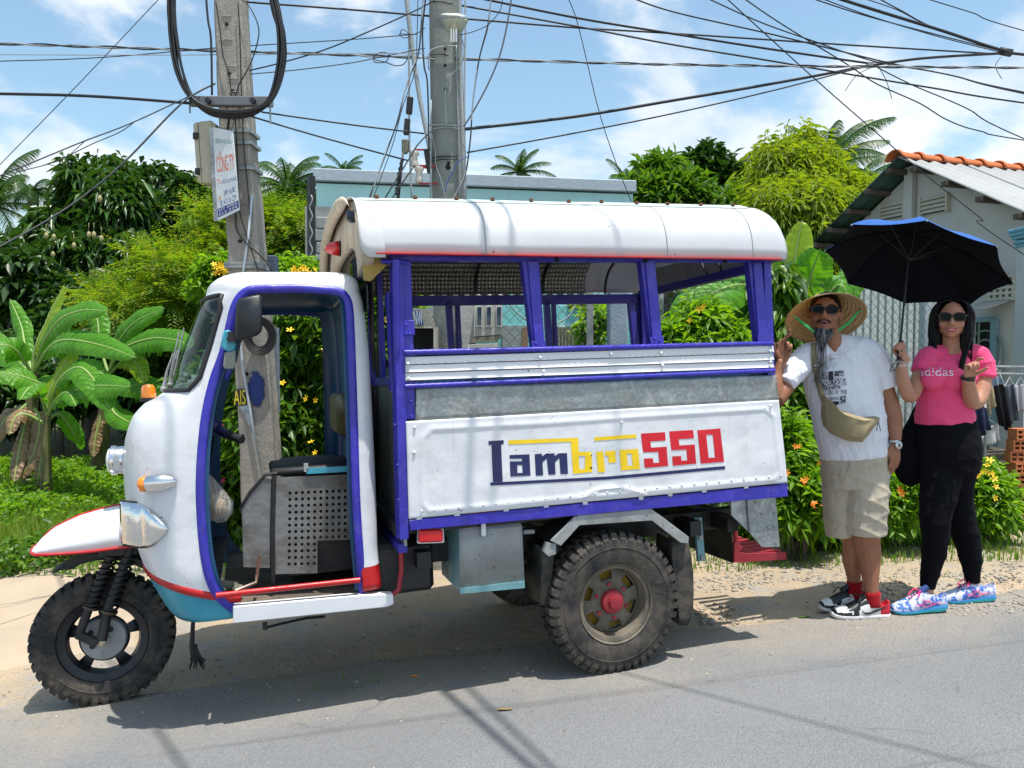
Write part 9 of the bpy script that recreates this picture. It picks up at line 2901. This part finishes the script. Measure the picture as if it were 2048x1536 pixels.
# hair: cap and long strands
b = MB(); b.ball(qw(0, .024, .030), (.080, .092, .086), 24, 14, rot=Rw); b.build('hair_cap', HAIR, wom, smooth=180)
b = MB()
for s_ in (1, -1):
 b.tube(smooth_poly([qw(s_ * .03, .03, .09), qw(s_ * .068, .02, .04), qw(s_ * .074, .03, -.05), qw(s_ * .070, .04, -.13), qw(s_ * .066, .035, -.19), qw(s_ * .055, .01, -.24)], 4), [.03, .032, .034, .036, .038, .04, .04, .04, .04, .04, .04, .038, .036, .034, .030, .026, .022, .018, .012, .008, .004], 10)
b.tube([qw(0, .06, .05), qw(0, .075, -.05), qw(0, .07, -.15), qw(0, .06, -.20)], [.06, .065, .06, .03], 12)
b.build('hair_mass', HAIR, wom, smooth=180)
rr = random.Random(31); b = MB()
for i in range(430):
 s_ = rr.choice((1, -1)); t = rr.random()
 # start near the parting, sweep over the temple, fall in front of or behind the shoulder
 y0 = -.06 + rr.random() * .13
 A_ = (s_ * rr.uniform(.002, .02), y0, .112 - abs(y0) * .18)
 front = rr.random() < .45
 L_end = rr.uniform(.16, .25) if front else rr.uniform(.10, .22)
 yy = -.050 + rr.random() * .03 if front else .02 + rr.random() * .06
 xo = .070 + rr.random() * .018 + (.012 if not front else .0)
 pts = [qw(*A_), qw(s_ * .055, y0 - .005, .088), qw(s_ * xo, max(y0, -.040) + .0, .03), qw(s_ * (xo + .005), yy + .01, -.05), qw(s_ * (xo - .002 + t * .01), yy, -.12), qw(s_ * (xo + (.000 if front else .01) - front * .03), yy - .03 * front, -.12 - L_end)]
 P = smooth_poly(pts, 3); r_ = .0042
 b.tube(P, [r_ * (.7 + .5 * sin(pi * min(1, k / len(P) + .2))) * (1 - .75 * (k / (len(P) - 1)) ** 5) for k in range(len(P))], 4, caps=False)
b.build('hair', HAIR, wom, smooth=180)
MB().ball(qw(-.079, .0, -.030), .004, 8, 6).build('earring', M('pearl', (.7, .65, .5, 1), .2).mat, wom)
# pink shirt
b = MB()
g_.tube(b, [(1901, 708, .03, 27, .70), (1901, 714, .03, 46, .55), (1899, 728, .03, 58, .56), (1894, 752, .02, 57, .72), (1890, 780, .02, 51, .78), (1889, 810, .02, 53, .80), (1890, 845, .02, 57, .82)], 26)
collar(g_, wom, PINK, 1900, 718, .082, .066, .03, .5)
for x in (1866, 1905): b.ball(g_.p(x, 757, -.075), (.066, .055, .060), 16, 10)
g_.tube(b, [(1890, 706, .03, 16), (1860, 712, .02, 20), (1849, 726, .0, 20), (1841, 744, -.02, 18)], 14)
g_.tube(b, [(1912, 706, .03, 16), (1948, 709, .02, 22), (1962, 724, .01, 23), (1967, 742, .0, 22), (1968, 756, -.01, 21)], 14)
me = fuse(b, .006, 6, .5, 'shirt')
displace(me, folds(5, .9, [(18, 6, 26, .006), (-14, 8, 34, .005), (34, 4, 12, .003)]))
ws = put(me, 'shirt', PINK, wom); bw_ = bvh_of(ws)
decal_text('adidas', bw_, wom, (1836, 752), (1907, 752), (1836, 735), M('white print', (.78, .70, .78, 1), .6).mat, 'print')
# trousers
b = MB()
g_.tube(b, [(1890, 842, .02, 56, .82), (1894, 870, .02, 61, .86), (1897, 905, .02, 62, .9), (1897, 945, .02, 56, .9)], 22)
g_.tube(b, [(1882, 930, .0, 42, .95), (1878, 985, -.03, 35), (1870, 1035, -.05, 29), (1871, 1070, -.05, 25), (1867, 1110, -.04, 22), (1859, 1150, -.04, 17), (1855, 1176, -.04, 14)], 18)
g_.tube(b, [(1912, 930, .03, 42, .95), (1913, 985, .05, 31), (1922, 1040, .06, 28), (1934, 1080, .06, 25), (1941, 1115, .06, 21), (1944, 1145, .06, 16), (1944, 1164, .06, 14)], 18)
me = fuse(b, .0065, 4, .5, 'trousers'); displace(me, folds(9, .8, [(10, 6, 30, .005), (-12, 6, 40, .004)]))
put(me, 'trousers', BLK, wom)
for (x, y, d_) in ((1856, 1186, -.04), (1946, 1172, .06)):
 b = MB(); g_.tube(b, [(x - 1, y, d_, 13), (x, y + 22, d_, 14)]); b.build('sock', WSOCK, wom, smooth=180)
shoe(wom, 1779, 1892, 1238, YWm - .09, 'run', .05)
shoe(wom, 1879, 1988, 1220, YWm + .06, 'run', .03)
for k, (x, y) in enumerate(((1802, 722), (1802, 728), (1803, 733))):
 c = g_.p(x, y, -.135); MB().tube([c + Vector((cos(a) * .031, sin(a) * .028, .006 * sin(a + k))) for a in lin(0, 2 * pi, 25)[:-1]], .002, 5, closed=True).build('bracelet', M('silver beads', (.7, .68, .62, 1), .25, .7).mat, wom, smooth=180)
c = g_.p(1936, 756, -.16); MB().lathe([(.033, -.010), (.034, .010)], c, (0, -.2, 1), 24, caps=False).build('wrist_band', RUBDARK, wom, smooth=60, solid=.003)
# tote bag on her shoulder
tote = empty('tote_bag', wom.location, 0, 'large black shoulder bag hanging between the man and the woman', 'bag')
gt = Fig(YWm + .06, tote)
b = MB()
gt.tube(b, [(1858, 742, .05, 6, .5), (1850, 790, .05, 12, .5), (1845, 830, .04, 22, .45), (1836, 880, .02, 38, .42), (1832, 925, .02, 43, .42), (1834, 955, .02, 38, .42), (1836, 966, .02, 22, .42)], 18)
me = fuse(b, .007, 3, .5, 'bag_body'); displace(me, folds(2, 1, [(20, 5, 10, .008), (30, 4, -12, .006)])); put(me, 'bag_body', BLK, tote)
MB().tube(smooth_poly([gt.p(1862, 700, -.04), gt.p(1872, 694, .03), gt.p(1868, 720, .10), gt.p(1858, 760, .07)], 5), .008, 6).build('strap', BLK, tote, smooth=180)
# ---------------------------------------------------------------- umbrella
YU = 4.15
rim_px = [(1650, 502), (1696, 568), (1810, 607), (1941, 609), (2026, 566), (1994, 494), (1854, 442), (1703, 450)]
un = Vector((.05, .42, .90)).normalized()                 # axis, leaning back
uc = at(1838, 523, YU - .06)
def onp(px, py):
 d = ray(px, py); o = Vector((0, 0, CAMH)); return o + d * ((uc - o).dot(un) / d.dot(un))
RP = [onp(*q) for q in rim_px]
um = empty('umbrella', at(1799, 705, YWm - .17), 0, 'open black umbrella with a blue outer side held above the woman', 'umbrella')
ol = um.location
ctr = sum(RP, Vector()) / 8; apex = ctr + un * .215
UB = fabric('black coated cloth', (.0025, .003, .007, 1), None, .9, .002, 8, 0); UO = fabric('blue umbrella cloth', (.03, .11, .38, 1), None, .5, .004, 8, 0)
b = MB(); bo = MB()
for i in range(8):
 A_, B_ = RP[i], RP[(i + 1) % 8]; rows = []; ro = []
 for k in range(11):
  t = k / 10; h = .215 * (1 - t ** 2.0); r = []; r2 = []
  for j in range(9):
   u = j / 8; e = A_.lerp(B_, u); dd = e - ctr
   sag = 1 - .05 * sin(pi * u) * t
   p = ctr + dd * t * sag + un * (h - .012 * sin(pi * u) * sin(pi * t))
   r.append(p - ol); r2.append(p + un * .003 - ol + dd.normalized() * .002 * t)
  rows.append(r); ro.append(r2)
 b.grid(rows); bo.grid(ro)
b.build('canopy_lining', UB, um, smooth=25); bo.build('canopy', UO, um, smooth=25)
hub = apex - un * .03 - ol
hand_p = at(1800, 700, YWm - .175) - ol
shd = (hub - hand_p).normalized()
MB().tube([hand_p - shd * .05, hub + un * .06], .0055, 8).build('shaft', BLACK, um, smooth=60)
MB().tube([hand_p - shd * .055, hand_p + shd * .05], .013, 10).build('handle', RUBDARK, um, smooth=60)
hp_ = hand_p - shd * .05
MB().tube([hp_ + Vector((0, 0, 0)), hp_ + Vector((-.035, 0, -.03)), hp_ + Vector((-.045, 0, -.065)), hp_ + Vector((-.02, 0, -.06)), hp_ + Vector((0, 0, -.015))], .003, 5).build('wrist_loop', BLACK, um)
for p in RP:
 q = p - ol
 pts = [ctr - ol + (p - ctr) * t + un * (.215 * (1 - t ** 2.0) - .004) for t in lin(0.02, 1, 12)]
 rb = MB().tube([x - un * .008 for x in pts], .0022, 4).build('rib', UB, um, smooth=60)
 MB().tube([hub - shd * .14, pts[4] - un * .010], .002, 4).build('stretcher', BLACK, um, smooth=60)
 MB().ball(q, .005, 6, 5).build('tip', GALV, um)
